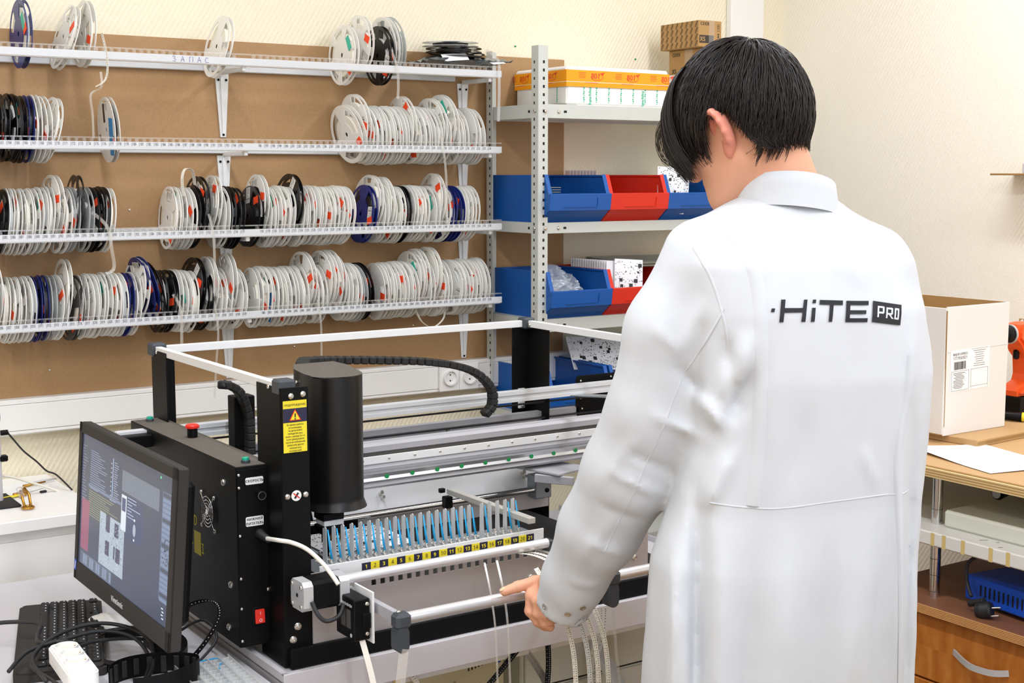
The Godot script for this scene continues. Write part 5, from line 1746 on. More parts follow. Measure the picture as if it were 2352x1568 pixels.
	var cring := func(i: int, j: int, inner: float) -> Vector3:
		var t := TAU * i / 40.0 + PI / 2
		var back := 0.5 + 0.5 * sin(t)
		var y0 := lerpf(1.475, 1.508, back) - 0.016 * cos(t) * 0.5
		var hgt := lerpf(0.035, 0.058, back) + 0.004 * cos(t)
		var f := j / 3.0
		var rx := 0.092 - 0.008 * f - inner
		var rz := 0.086 - 0.012 * f - inner
		return Vector3(-0.043 + cos(t) * rx, y0 + hgt * f, -0.028 + sin(t) * rz)
	for i in 40:
		for j in 3:
			quad(cst, cring.call(i, j, 0), cring.call(i, j + 1, 0), cring.call(i + 1, j + 1, 0), cring.call(i + 1, j, 0))
			quad(cst, cring.call(i, j, 0.004), cring.call(i + 1, j, 0.004), cring.call(i + 1, j + 1, 0.004), cring.call(i, j + 1, 0.004))
		quad(cst, cring.call(i, 3, 0), cring.call(i, 3, 0.004), cring.call(i + 1, 3, 0.004), cring.call(i + 1, 3, 0))
	part(coat, "collar", done(cst), M.cotton)
	part(coat, "back_pleat", coat_strip([[-0.158, 1.475], [-0.134, 1.44], [-0.118, 1.382], [-0.112, 1.303], [-0.112, 1.201], [-0.115, 1.091], [-0.121, 1.02]], 0.024, 0.0035), M.cotton)
	part(coat, "back_pleat", coat_strip([[0.152, 1.26], [0.148, 1.201], [0.132, 1.091], [0.136, 1.016], [0.147, 0.866], [0.152, 0.699], [0.155, 0.5]], 0.016, 0.003), M.cotton)
	part(coat, "waist_seam", coat_strip([[-0.19, 1.022], [-0.15, 1.018], [-0.081, 1.015], [0.005, 1.021], [0.106, 1.025], [0.168, 1.023]], 0.0038, 0.0004), M.cotton)
	part(coat, "sleeve_seam", coat_strip([[-0.17, 1.342], [-0.204, 1.268], [-0.233, 1.208], [-0.276, 1.088], [-0.319, 0.974], [-0.35, 0.889]], 0.004, 0.0004), M.cotton)
	part(coat, "armhole_seam", coat_strip([[-0.215, 1.44], [-0.188, 1.386], [-0.168, 1.312], [-0.162, 1.245]], 0.005, 0.0006), M.cotton)
	for s in [[-0.455, 0.75], [-0.412, 0.742], [-0.384, 0.757]]:
		var q := on_coat(s[0], s[1], 0.001)
		var sn := part(coat, "snap_button", join([[pipe(0.006, 0.0036, 0.002, 18), at(Vector3.ZERO, Vector3(90, 0, 0))], [cyl(0.0036, 0.001, 14), at(Vector3.ZERO, Vector3(90, 0, 0))]]), M.screw, q)
		var gr := Vector3(coat_d(q + Vector3(0.004, 0, 0)) - coat_d(q - Vector3(0.004, 0, 0)), coat_d(q + Vector3(0, 0.004, 0)) - coat_d(q - Vector3(0, 0.004, 0)), coat_d(q + Vector3(0, 0, 0.004)) - coat_d(q - Vector3(0, 0, 0.004))).normalized()
		var sx := Vector3.UP.cross(gr).normalized()
		sn.basis = Basis(sx, gr.cross(sx), gr)
	# lettering on the back
	var lt := begin(true)
	var quads := [[1089, 962, 1113, 962, 1107, 986, 1083, 986], [1155, 905, 1185, 905, 1167, 1052, 1139, 1052], [1315, 908, 1340, 908, 1320, 1052, 1291, 1052], [1176, 960, 1310, 962, 1307, 990, 1172, 990], [1378, 909, 1402, 909, 1398, 933, 1374, 933], [1370, 962, 1396, 962, 1385, 1053, 1358, 1053],
		[1427, 912, 1595, 920, 1592, 950, 1424, 942], [1499, 940, 1527, 942, 1511, 1057, 1486, 1056], [1620, 922, 1650, 923, 1636, 1063, 1607, 1061], [1640, 923, 1786, 928, 1783, 955, 1638, 951], [1636, 984, 1764, 988, 1761, 1012, 1634, 1009], [1630, 1036, 1772, 1040, 1769, 1066, 1627, 1062], [1819, 928, 2046, 966, 2028, 1100, 1803, 1066]]
	for q in quads:
		back_print(lt, Vector2(q[0], q[1]), Vector2(q[2], q[3]), Vector2(q[4], q[5]), Vector2(q[6], q[7]), 0.0018)
	part(coat, "lettering", done(lt), M.logo)
	var wt := begin(true)
	for q in [[1852, 962, 1864, 964, 1855, 1037, 1842, 1035], [1852, 962, 1900, 968, 1899, 980, 1851, 974], [1892, 968, 1906, 972, 1900, 1012, 1887, 1008], [1850, 998, 1896, 1004, 1894, 1016, 1848, 1010], [1920, 975, 1932, 977, 1922, 1047, 1910, 1045], [1920, 975, 1968, 981, 1966, 993, 1919, 987], [1959, 981, 1973, 985, 1967, 1024, 1954, 1020], [1916, 1010, 1962, 1016, 1960, 1028, 1914, 1022], [1932, 1020, 1946, 1022, 1972, 1054, 1957, 1053], [1988, 983, 2020, 988, 2018, 1000, 1986, 995], [1986, 985, 1998, 987, 1989, 1055, 1977, 1052], [2010, 988, 2022, 991, 2014, 1060, 2002, 1057], [1978, 1044, 2012, 1050, 2010, 1062, 1976, 1056]]:
		back_print(wt, Vector2(q[0], q[1]), Vector2(q[2], q[3]), Vector2(q[4], q[5]), Vector2(q[6], q[7]), 0.0026)
	part(coat, "white_lettering", done(wt), M.cotton)
	part(o, "trousers", net_mesh([[net(legs_d, Vector3(-0.3, 0.03, -0.2), Vector3(0.22, 1.0, 0.2), 0.014), Transform3D.IDENTITY]]), M.trousers)
	for s in [-1.0, 1.0]:
		var c := Vector3(-0.045 + s * 0.105, 0.0, -0.04)
		part(o, "shoe", net_mesh([[net(func(p: Vector3) -> float: return smax(smin(ell(p - Vector3(0, 0.03, -0.06), Vector3(0.048, 0.045, 0.11)), ell(p - Vector3(0, 0.045, 0.05), Vector3(0.042, 0.06, 0.06)), 0.03), 0.004 - p.y, 0.004), Vector3(-0.07, -0.01, -0.19), Vector3(0.07, 0.12, 0.14), 0.009), Transform3D(Basis.IDENTITY, c)]]), M.shoe)

# ---------------------------------------------------------------- the bench along the right wall
func right_table() -> void:
	var o := thing("workbench", "plywood bench with chrome poles and a worn white shelf along the right wall", "table", Vector3(3.15, 0, 1.9))
	for k in 7:
		part(o, "ply_layer", bx(1.2, 0.003, 1.7), M.ply_light if k % 2 == 0 else M.ply_dark, Vector3(0, 0.8665 + k * 0.003, 0))
	part(o, "top_sheet", bx(1.19, 0.004, 1.69, 0.0008), M.fibreboard, Vector3(0.004, 0.8885, 0))
	part(o, "shelf", bx(0.79, 0.033, 1.63, 0.003), M.white_worn, Vector3(-0.205, 0.7205, 0))
	for e in [[1.83, 0.024], [1.862, 0.01], [1.915, 0.013], [1.99, 0.012], [2.035, 0.012], [2.09, 0.012]]:
		part(o, "tape_scrap", bx(0.0006, 0.032 if e[1] < 0.02 else 0.03, 0.0105), M.tape_yellow, Vector3(-0.6004, 0.7205, e[0] - 1.9))
	for e in [[1.88, 2.62, 0.012], [1.94, 2.59, 0.02], [1.97, 2.6, 0.008], [2.0, 2.57, 0.01], [1.86, 2.65, 0.02]]:
		part(o, "scuff_mark", bx(0.002, 0.0004, e[2]), M.reel_grey, Vector3(e[1] - 3.15, 0.7373, e[0] - 1.9), Vector3(0, 60, 0))
	for z in [1.78, 2.7]:
		for x in [2.625, 3.7]:
			var pl := part(o, "chrome_pole", cyl(0.0125, 0.866, 20, 0.001), M.steel, Vector3(x - 3.15, 0.433, z - 1.9))
			for k in 12:
				part(pl, "pole_ring", pipe(0.0129, 0.012, 0.0012, 20), M.reel_grey, Vector3(0, -0.1 + k * 0.04, 0))
	# cabinet below
	var c := thing("drawer_cabinet", "orange wood drawer cabinet under the bench", "cabinet", Vector3(3.05, 0, 2.1))
	part(c, "carcass", bx(0.96, 0.49, 0.92, 0.002), M.drawer_wood, Vector3(0.02, 0.275, 0))
	part(c, "plinth", bx(0.9, 0.03, 0.88), M.black_soft, Vector3(0.03, 0.015, 0))
	part(c, "top_board", bx(1.0, 0.022, 0.96, 0.003), M.wood_top, Vector3(0, 0.549, 0))
	for k in 6:
		part(c, "edge_ridge", bx(0.003, 0.0028, 0.96, 0.0006), M.wood_edge, Vector3(-0.5012, 0.5402 + k * 0.0036, 0))
	for k in 3:
		var d := part(c, "drawer", bx(0.018, 0.155, 0.9, 0.002), M.drawer_wood, Vector3(-0.47, 0.453 - k * 0.16, 0))
		var hd := spline([Vector3(-0.009, 0.01, -0.215), Vector3(-0.03, 0.004, -0.17), Vector3(-0.036, 0.0, -0.14), Vector3(-0.03, 0.0, -0.095), Vector3(-0.009, 0.004, -0.065)], 6)
		part(d, "handle", ribbon(hd, 0.014, 0.004, Vector3.UP), M.zinc)
	# instrument on the white shelf
	var s := thing("bench_instrument", "pale grey metal instrument with a side knob on the worn white shelf", "instrument", Vector3(2.86, 0.737, 2.02))
	part(s, "base", bx(0.5, 0.042, 0.42, 0.006), M.beige_metal, Vector3(0, 0.021, 0))
	part(s, "housing", bx(0.28, 0.08, 0.2, 0.004), M.beige_metal, Vector3(0.06, 0.082, 0.1))
	part(s, "upper_plate", bx(0.42, 0.012, 0.36, 0.004), M.beige_metal, Vector3(0.02, 0.118, 0.06))
	var kb := part(s, "knob", join([[lathe([Vector2(0, 0), Vector2(0.014, 0), Vector2(0.016, 0.006), Vector2(0.012, 0.03), Vector2(0.006, 0.05), Vector2(0, 0.05)], 20), at(Vector3.ZERO, Vector3(0, 0, -90))]]), M.black_plastic, Vector3(-0.13, 0.075, -0.155))
	part(kb, "knob_face", join([[cyl(0.0115, 0.002, 20), at(Vector3.ZERO, Vector3(0, 0, 90))]]), M.alu_matte, Vector3(-0.001, 0, 0))
	# blue heater with a round plate
	var hp := thing("hotplate", "bright blue electric hotplate with slotted sides on the drawer cabinet", "hotplate", Vector3(2.79, 0.56, 2.07), Vector3(0, -6, 0))
	part(hp, "body", bx(0.34, 0.058, 0.4, 0.004), M.bench_blue, Vector3(0, 0.04, 0))
	part(hp, "plate", lathe([Vector2(0, 0), Vector2(0.115, 0), Vector2(0.12, 0.003), Vector2(0.118, 0.018), Vector2(0.1, 0.02), Vector2(0.0, 0.02)], 40), M.steel, Vector3(0.0, 0.072, 0.02))
	part(hp, "plate_ring", pipe(0.128, 0.119, 0.008, 40), M.black_metal, Vector3(0.0, 0.072, 0.02))
	for k in 22:
		if k in [10, 11, 12]:
			continue
		part(hp, "slot", bx(0.001, 0.026, 0.0045), M.black_hole, Vector3(-0.1703, 0.042, -0.15 + k * 0.0135))
	for e in [[-0.14, -0.16], [0.14, -0.16], [-0.14, 0.16], [0.14, 0.16]]:
		part(hp, "foot", cyl(0.012, 0.012, 14), M.rubber, Vector3(e[0], 0.006, e[1]))
	var pg := thing("mains_plug", "black mains plug on its cable lying before the blue hotplate", "plug", Vector3(2.585, 0.575, 1.955))
	part(pg, "body", join([[lathe([Vector2(0, -0.02), Vector2(0.015, -0.02), Vector2(0.019, -0.008), Vector2(0.019, 0.012), Vector2(0.016, 0.016), Vector2(0, 0.016)], 20), at(Vector3(0, 0.004, 0), Vector3(78, 20, 0))], [cyl(0.008, 0.05, 14), at(Vector3(0.01, 0.012, -0.03), Vector3(68, -10, 0))]]), M.rubber)
	for e in [0.009, -0.009]:
		part(pg, "pin", join([[cyl(0.0022, 0.02, 10), at(Vector3.ZERO, Vector3(78, 20, 0))]]), M.screw, Vector3(0.002 + e * 0.3, 0.006 + e, 0.026))
	part(pg, "cable", tube(spline([Vector3(0.015, 0.02, -0.05), Vector3(0.03, 0.05, -0.075), Vector3(0.04, 0.09, -0.08), Vector3(0.07, 0.115, -0.05), Vector3(0.12, 0.128, 0.0)], 6), 0.0042, 8), M.rubber)
	# white carton with address label
	var b := thing("white_box", "open white carton with a delivery label standing on the bench", "box", Vector3(2.921, 0.908, 1.51), Vector3(0, 1, 0))
	var W := 0.25
	var D := 0.27
	var H := 0.325
	part(b, "front_wall", bx(W, H, 0.004, 0.0008), M.box_white, Vector3(0, H / 2, D / 2))
	part(b, "fold_line", bx(W, 0.0014, 0.001), M.tray_grey, Vector3(0, 0.213, D / 2 + 0.0022), Vector3(0, 0, 1.2))
	part(b, "left_wall", bx(0.004, H * 0.98, D, 0.0008), M.box_white, Vector3(-W / 2, H / 2, 0))
	part(b, "right_wall", bx(0.004, H, D, 0.0008), M.box_white, Vector3(W / 2, H / 2, 0))
	part(b, "back_wall", bx(W, H, 0.004, 0.0008), M.carton, Vector3(0, H / 2, -D / 2))
	part(b, "left_lining", bx(0.001, H * 0.98, D - 0.006), M.carton, Vector3(-W / 2 + 0.0026, H / 2, 0))
	part(b, "right_lining", bx(0.001, H, D - 0.006), M.carton, Vector3(W / 2 - 0.0026, H / 2, 0))
	part(b, "bottom", bx(W, 0.004, D), M.carton, Vector3(0, 0.003, 0))
	part(b, "corner_gap", bx(0.0024, H * 0.9, 0.002), M.carton_edge, Vector3(-W / 2 + 0.0012, H * 0.52, D / 2 + 0.0016), Vector3(0, 0, 0.6))
	var lab := part(b, "delivery_label", bx(0.155, 0.105, 0.0006), M.paper, Vector3(-0.028, 0.163, D / 2 + 0.0026), Vector3(0, 0, 1.5))
	var pr := [[letters("MAJOR EXPRESS", 0.0058, 0.0003), at(Vector3(-0.04, 0.042, 0))], [letters("1777692821", 0.0072, 0.0003), at(Vector3(-0.04, 0.032, 0))]]
	var r := RandomNumberGenerator.new()
	r.seed = 8
	var x := -0.064
	while x < -0.018:
		var w := r.randf_range(0.0005, 0.0018)
		pr.append([bx(w, 0.02, 0.0003), at(Vector3(x + w / 2, 0.013, 0))])
		x += w + r.randf_range(0.0006, 0.0014)
	for k in 11:
		pr.append([bx(r.randf_range(0.03, 0.05), 0.0012, 0.0003), at(Vector3(-0.045 + r.randf_range(-0.004, 0.004), -0.006 - k * 0.0038, 0))])
	for k in 8:
		pr.append([bx(r.randf_range(0.025, 0.05), 0.001, 0.0003), at(Vector3(0.036, 0.045 - k * 0.0055, 0))])
	for e in [[-0.04, -0.001, 0.066, 0.0006], [-0.04, -0.05, 0.066, 0.0006], [0.037, -0.001, 0.068, 0.0006], [0.037, -0.045, 0.068, 0.0006], [0.037, 0.05, 0.068, 0.0006]]:
		pr.append([bx(e[2], e[3], 0.0003), at(Vector3(e[0], e[1], 0))])
	for e in [-0.073, -0.005, 0.003, 0.071]:
		pr.append([bx(0.0006, 0.05, 0.0003), at(Vector3(e, -0.025, 0))])
	part(lab, "label_print", join(pr), M.reel_grey, Vector3(0, 0, 0.0006))
	# cardboard slab below, paper sheet, drill, screwdriver
	var cs := thing("cardboard_slab", "brown corrugated cardboard slab lying under the white carton", "cardboard", Vector3(3.15, 0.8905, 1.5), Vector3(0, 4, 0))
	part(cs, "sheet", bx(0.68, 0.0165, 0.42, 0.001), M.fibreboard, Vector3(0, 0.0087, 0))
	part(cs, "cut_edge", bx(0.679, 0.008, 0.002), M.carton_edge, Vector3(0, 0.0085, 0.2095))
	var sh := thing("paper_sheet", "printed white paper sheet with curled corners on the bench edge", "paper", Vector3(2.73, 0.8915, 1.83), Vector3(0, -14, 0))
	var st := begin(true)
	var f := func(i: int, j: int) -> Vector3:
		var u := i / 10.0 - 0.5
		var v := j / 10.0 - 0.5
		return Vector3(u * 0.21, 0.001 + 0.012 * maxf(0.0, -u - v - 0.35) + 0.006 * pow(maxf(0.0, v - 0.1), 1.0) * (0.5 + u), v * 0.297)
	for i in 10:
		for j in 10:
			quad(st, f.call(i, j), f.call(i + 1, j), f.call(i + 1, j + 1), f.call(i, j + 1))
	part(sh, "leaf", done(st), M.paper)
	var ln := []
	for k in 4:
		ln.append([bx(0.0008, 0.0004, 0.26), at(Vector3(-0.07 + k * 0.042, 0.0036, -0.006))])
	for k in 14:
		ln.append([bx(0.0006, 0.0003, 0.03 + 0.013 * ((k * 5) % 4)), at(Vector3(-0.06 + k * 0.009, 0.0034, -0.08 + 0.05 * (k % 4)))])
	part(sh, "printed_lines", join(ln), M.zinc)
	var dr := thing("cordless_drill", "orange and black cordless drill standing on its battery behind the white carton", "drill", Vector3(3.195, 0.908, 1.545))
	var body := v2([-0.004, 0.209, -0.004, 0.231, 0.006, 0.249, 0.05, 0.252, 0.19, 0.246, 0.21, 0.23, 0.205, 0.2, 0.17, 0.18, 0.12, 0.17, 0.11, 0.13, 0.118, 0.09, 0.16, 0.082, 0.165, 0.054, 0.001, 0.054, 0.001, 0.068, 0.018, 0.082, 0.046, 0.092, 0.052, 0.11, 0.047, 0.154, 0.028, 0.172, 0.015, 0.193])
	var inset := Geometry2D.offset_polygon(body, -0.008, Geometry2D.JOIN_ROUND)
	part(dr, "body", join([[prism(body, 0.05), Transform3D.IDENTITY], [prism(inset[0], 0.066), Transform3D.IDENTITY]]), M.drill_orange)
	part(dr, "battery", join([[prism(rounded(0.165, 0.056, 0.008), 0.075), at(Vector3(0.083, 0.026, 0))], [prism(rounded(0.17, 0.02, 0.006), 0.08), at(Vector3(0.083, 0.044, 0))]]), M.black_plastic)
	part(dr, "trigger", bx(0.014, 0.026, 0.016, 0.004), M.black_plastic, Vector3(0.026, 0.165, 0))
	part(dr, "direction_switch", join([[cyl(0.006, 0.07, 12), at(Vector3.ZERO, Vector3(90, 0, 0))]]), M.black_plastic, Vector3(0.042, 0.199, 0))
	part(dr, "chuck", join([[lathe([Vector2(0.012, 0), Vector2(0.024, 0.008), Vector2(0.024, 0.03), Vector2(0.012, 0.042), Vector2(0, 0.042)], 20), at(Vector3.ZERO, Vector3(0, 0, 90))]]), M.black_plastic, Vector3(0.0, 0.223, 0))
	part(dr, "collar_ring", join([[pipe(0.0265, 0.02, 0.006, 24), at(Vector3.ZERO, Vector3(0, 0, 90))]]), M.zinc, Vector3(-0.006, 0.223, 0))
	part(dr, "grip", bx(0.03, 0.07, 0.052, 0.008), M.black_plastic, Vector3(0.1, 0.135, 0), Vector3(0, 0, 4))
	part(dr, "badge", prism(rounded(0.036, 0.022, 0.003), 0.001), M.black_plastic, Vector3(0.04, 0.222, 0.0336))
	part(dr, "badge_lettering", join([[letters("BLACK&", 0.0062, 0.0004, "Droid Sans", 800), at(Vector3(0.003, 0.004, 0))], [letters("DECKER", 0.0062, 0.0004, "Droid Sans", 800), at(Vector3(0.002, -0.004, 0))]]), M.paper, Vector3(0.04, 0.222, 0.0345))
	part(dr, "badge_mark", bx(0.005, 0.005, 0.0004), M.red, Vector3(0.0265, 0.227, 0.0345), Vector3(0, 0, 45))
	part(dr, "battery_lettering", join([[letters("BLACK&DECKER", 0.005, 0.0004, "Droid Sans", 800), at(Vector3(0.01, 0.006, 0))], [letters("14.4V", 0.008, 0.0004), at(Vector3(0.02, -0.012, 0))]]), M.tray_grey, Vector3(0.06, 0.034, 0.0404))
	var sd := thing("screwdriver", "screwdriver with a black and yellow handle lying beside the white carton", "screwdriver", Vector3(3.125, 0.9205, 1.6), Vector3(0, -62, 0))
	part(sd, "handle", join([[lathe([Vector2(0, 0), Vector2(0.01, 0.002), Vector2(0.0125, 0.012), Vector2(0.011, 0.05), Vector2(0.0125, 0.085), Vector2(0.008, 0.1), Vector2(0, 0.1)], 18, true), at(Vector3(0.045, 0, 0), Vector3(0, 0, 90))]]), M.black_plastic)
	part(sd, "handle_end", join([[lathe([Vector2(0.0, 0), Vector2(0.0075, 0), Vector2(0.0115, 0.006), Vector2(0.0128, 0.016), Vector2(0, 0.016)], 18, true), at(Vector3(0.05, 0, 0), Vector3(0, 0, 90))]]), M.yellow)
	part(sd, "shaft", join([[cyl(0.003, 0.1, 12), at(Vector3(-0.1, 0, 0), Vector3(0, 0, 90))]]), M.steel)
	# little things on the right wall
	var ws := thing("wall_ledge", "thin brown wall ledge with a grey block at the picture edge", "ledge", Vector3(3.775, 1.56, 1.18))
	part(ws, "board", bx(0.12, 0.006, 0.24, 0.001), M.carton_edge)
	part(ws, "block", bx(0.08, 0.03, 0.06, 0.002), M.tray_grey, Vector3(0.01, 0.019, 0.005))
	var sk := thing("wall_sticker", "small orange sticker with a white leaf on the right wall", "sticker", Vector3(3.8362, 1.089, 1.12), Vector3(0, -90, 0))
	part(sk, "card", bx(0.034, 0.018, 0.0006), M.carton, Vector3.ZERO)
	part(sk, "leaf_mark", prism(v2([-0.012, -0.006, -0.008, 0.004, 0.0, 0.008, 0.002, 0.0, -0.006, -0.006]), 0.0006), M.paper, Vector3(-0.002, 0, 0.0005))

# ---------------------------------------------------------------- desks on the left
func screen_image() -> ImageTexture:
	var im := Image.create(640, 360, false, Image.FORMAT_RGB8)
	im.fill(Color("#2b3347"))
	var r := RandomNumberGenerator.new()
	r.seed = 17
	im.fill_rect(Rect2i(0, 0, 640, 14), Color("#232c45"))
	im.fill_rect(Rect2i(60, 26, 250, 200), Color("#27314a"))
	for k in 24:
		im.fill_rect(Rect2i(70, 34 + k * 6, r.randi_range(60, 130), 2), Color("#76829a"))
		im.fill_rect(Rect2i(250, 34 + k * 6, r.randi_range(14, 40), 2), Color("#8b95aa"))
		if k % 2:
			im.fill_rect(Rect2i(228, 34 + k * 6, 5, 3), Color("#c6cbd4"))
	im.fill_rect(Rect2i(240, 26, 4, 140), Color("#9fb4d8"))
	im.fill_rect(Rect2i(60, 128, 250, 8), Color("#5c6880"))
	im.fill_rect(Rect2i(60, 140, 250, 84), Color("#2f3540"))
	for k in 12:
		im.fill_rect(Rect2i(66, 144 + k * 6, r.randi_range(120, 230), 2), Color("#7c8060"))
	for k in 20:
		im.fill_rect(Rect2i(6, 30 + k * 8, r.randi_range(16, 44), 2), Color("#6a7690"))
	im.fill_rect(Rect2i(310, 42, 250, 54), Color("#5b6473"))
	for k in 12:
		im.fill_rect(Rect2i(310 + k * 21, 42, 1, 54), Color("#4a5262"))
	im.fill_rect(Rect2i(14, 176, 62, 140), Color("#7d3c56"))
	# the board as the camera of the machine sees it
	im.fill_rect(Rect2i(160, 182, 180, 140), Color("#8d9aa6"))
	for e in [[206, 182, 30, 44], [270, 190, 30, 36], [206, 250, 30, 38], [268, 252, 10, 34], [284, 252, 32, 38]]:
		im.fill_rect(Rect2i(e[0], e[1], e[2], e[3]), Color("#2c2a48"))
	for k in 260:
		im.fill_rect(Rect2i(r.randi_range(162, 336), r.randi_range(184, 318), r.randi_range(1, 4), r.randi_range(1, 3)), [Color("#39424e"), Color("#b6c2c8"), Color("#56707a")][k % 3])
	im.fill_rect(Rect2i(312, 104, 36, 92), Color("#b8c0c8"))
	im.fill_rect(Rect2i(316, 112, 26, 34), Color("#2c3560"))
	im.fill_rect(Rect2i(350, 100, 110, 110), Color("#232f52"))
	for k in 7:
		im.fill_rect(Rect2i(354, 104 + k * 8, r.randi_range(30, 90), 2), Color("#a7b2c6"))
	for y in 40:
		for x in 24:
			if pow((x - 12) / 10.0, 2.0) + pow((y - 20) / 16.0, 2.0) < 1.0:
				im.set_pixel(394 + x, 158 + y, Color("#8e98a4"))
	im.fill_rect(Rect2i(402, 150, 8, 6), Color("#d2d8de"))
	im.fill_rect(Rect2i(402, 200, 8, 6), Color("#d2d8de"))
	im.fill_rect(Rect2i(20, 324, 240, 34), Color("#4e596c"))
	for k in 14:
		im.fill_rect(Rect2i(24 + k * 17, 328, 12, 26), Color("#6b7890") if k % 3 else Color("#404a5c"))
	im.fill_rect(Rect2i(580, 40, 56, 260), Color("#4c5a74"))
	for k in 22:
		im.fill_rect(Rect2i(584, 44 + k * 12, 48, 9), Color("#64738c") if k % 5 else Color("#2e3648"))
	for k in 30:
		im.fill_rect(Rect2i(588 + r.randi_range(0, 38), 150 + r.randi_range(0, 60), 5, 4), Color("#20283a"))
	im.fill_rect(Rect2i(560, 8, 8, 6), Color("#3fc08a"))
	for k in 4:
		im.fill_rect(Rect2i(600 + (k % 2) * 4, 318 + k * 8, 12, 3), Color("#c6d2e4"))
	return img_tex(im)

func left_desk() -> void:
	var d := thing("white_desk", "white desk against the wall at the left with a drawer front", "desk", Vector3(0.35, 0, 0.265))
	part(d, "top", bx(1.36, 0.03, 0.5, 0.002), M.white_plastic, Vector3(0, 0.715, 0))
	part(d, "drawer_front", bx(1.3, 0.5, 0.018, 0.002), M.white_plastic, Vector3(0, 0.425, 0.226))
	part(d, "rail", bx(1.3, 0.03, 0.015), M.white_plastic, Vector3(0, 0.685, 0.215))
	for s in [-1, 1]:
		part(d, "side_panel", bx(0.018, 0.7, 0.44, 0.001), M.white_plastic, Vector3(s * 0.655, 0.35, -0.02))
	part(d, "plinth", bx(1.3, 0.16, 0.018), M.white_plastic, Vector3(0, 0.08, 0.2))
	var g := thing("grey_desk", "pale grey desk carrying the monitor and keyboard", "desk", Vector3(0.5, 0, 1.28))
	part(g, "top", bx(1.06, 0.035, 1.4, 0.002), M.tray_grey, Vector3(0, 0.5835, 0))
	for e in [[-0.48, -0.6], [0.48, -0.6], [-0.48, 0.6], [0.48, 0.6]]:
		part(g, "leg", bx(0.04, 0.566, 0.04, 0.003), M.white_metal, Vector3(e[0], 0.283, e[1]))
	# monitor, its screen facing the left
	var m := thing("monitor", "black monitor with a dark blue program screen beside the machine", "monitor", Vector3(0.87, 0.602, 1.27))
	var tilt := Vector3(0, -90, 0)
	var pan := part(m, "panel", bx(0.572, 0.335, 0.022, 0.003), M.dusty_black, Vector3(-0.024, 0.272, 0), tilt)
	pan.basis = Basis(Vector3(0, 0, 1), deg_to_rad(-4.5)) * Basis(Vector3.UP, -PI / 2)
	part(pan, "rear_shell", bx(0.5, 0.27, 0.03, 0.01), M.black_plastic, Vector3(0, 0, -0.025))
	for e in [[0, 0.157, 0.572, 0.021], [0, -0.148, 0.572, 0.039]]:
		part(pan, "bezel", bx(e[2], e[3], 0.004, 0.001), M.dusty_black, Vector3(e[0], e[1], 0.0125))
	for s in [-1, 1]:
		part(pan, "bezel", bx(0.018, 0.335, 0.004, 0.001), M.dusty_black, Vector3(s * 0.277, 0, 0.0125))
	var sm := mk("screen", "#10131c", 0.3)
	sm.emission_enabled = true
	sm.emission = Color.WHITE
	sm.emission_operator = BaseMaterial3D.EMISSION_OP_MULTIPLY
	sm.emission_texture = screen_image()
	sm.emission_energy_multiplier = 1.35
	part(pan, "screen", sheet(0.537, 0.274), sm, Vector3(0, 0.0085, 0.0118))
	part(pan, "maker_name", letters("ViewSonic", 0.0105, 0.0006, "Droid Sans", 700), M.tray_grey, Vector3(0, -0.148, 0.0148))
	part(pan, "blue_sticker", bx(0.012, 0.022, 0.0008), M.bench_blue, Vector3(-0.276, -0.137, 0.0148))
	part(pan, "sticker_stroke", bx(0.003, 0.016, 0.0006), M.paper, Vector3(-0.275, -0.137, 0.0152), Vector3(0, 0, -20))
	part(m, "neck", bx(0.03, 0.14, 0.07, 0.004), M.black_plastic, Vector3(0.025, 0.085, 0))
	var ring := []
	for k in 41:
		var t := TAU * k / 40
		ring.append(Vector3(cos(t) * 0.095 - 0.005, 0.0085, sin(t) * 0.115 - 0.05))
	part(m, "ring_foot", ribbon(ring, 0.016, 0.02, Vector3.UP), M.black_plastic)
	# keyboard with every key a part
	var kb := thing("keyboard", "dusty black keyboard with white legends at the lower left", "keyboard", Vector3(0.762, 0.601, 1.075), Vector3(0, -16, 0))
	part(kb, "case", join([[prism(rounded(0.172, 0.45, 0.012), 0.014), at(Vector3(0, 0.008, 0), Vector3(90, 0, 0))], [prism(rounded(0.16, 0.44, 0.01), 0.005), at(Vector3(0, 0.0165, 0), Vector3(90, 0, 0))]]), M.dusty_black)
	var key := bx(0.0172, 0.007, 0.0176, 0.0025)
	var legend := bx(0.0028, 0.0003, 0.005)
	for row in 6:
		for col in 21:
			if (col in [15, 19] and row > 0) or (row == 0 and col in [1, 5, 10, 15]) or (col in [16, 17, 18] and row == 3):
				continue
			var kp := Vector3(0.068 - row * 0.019 - (0.006 if row > 0 else 0.0), 0.0215, -0.205 + col * 0.0196)
			if row == 5 and col in [4, 5, 6, 7, 8]:
				if col == 6:
					part(kb, "space_bar", bx(0.0155, 0.007, 0.095, 0.0025), M.black_soft, kp)
				continue
			var kk := part(kb, "key", key, M.black_soft, kp)
			part(kk, "legend", legend, M.tray_grey, Vector3(0.002, 0.0036, -0.002))
	# computer mouse, power strip, cables
	var mo := thing("computer_mouse", "white computer mouse lying between keyboard and monitor", "mouse", Vector3(0.872, 0.601, 1.045), Vector3(0, 40, 0))
	part(mo, "shell", net_mesh([[net(func(p: Vector3) -> float: return smax(ell(p - Vector3(0, 0.004, 0), Vector3(0.03, 0.03, 0.055)), 0.001 - p.y, 0.003), Vector3(-0.05, -0.01, -0.07), Vector3(0.05, 0.05, 0.07), 0.005), Transform3D.IDENTITY]]), M.white_plastic)
	part(mo, "wheel", join([[cyl(0.008, 0.006, 16), at(Vector3(0, 0.029, -0.03), Vector3(0, 0, 90))]]), M.dark_grey)
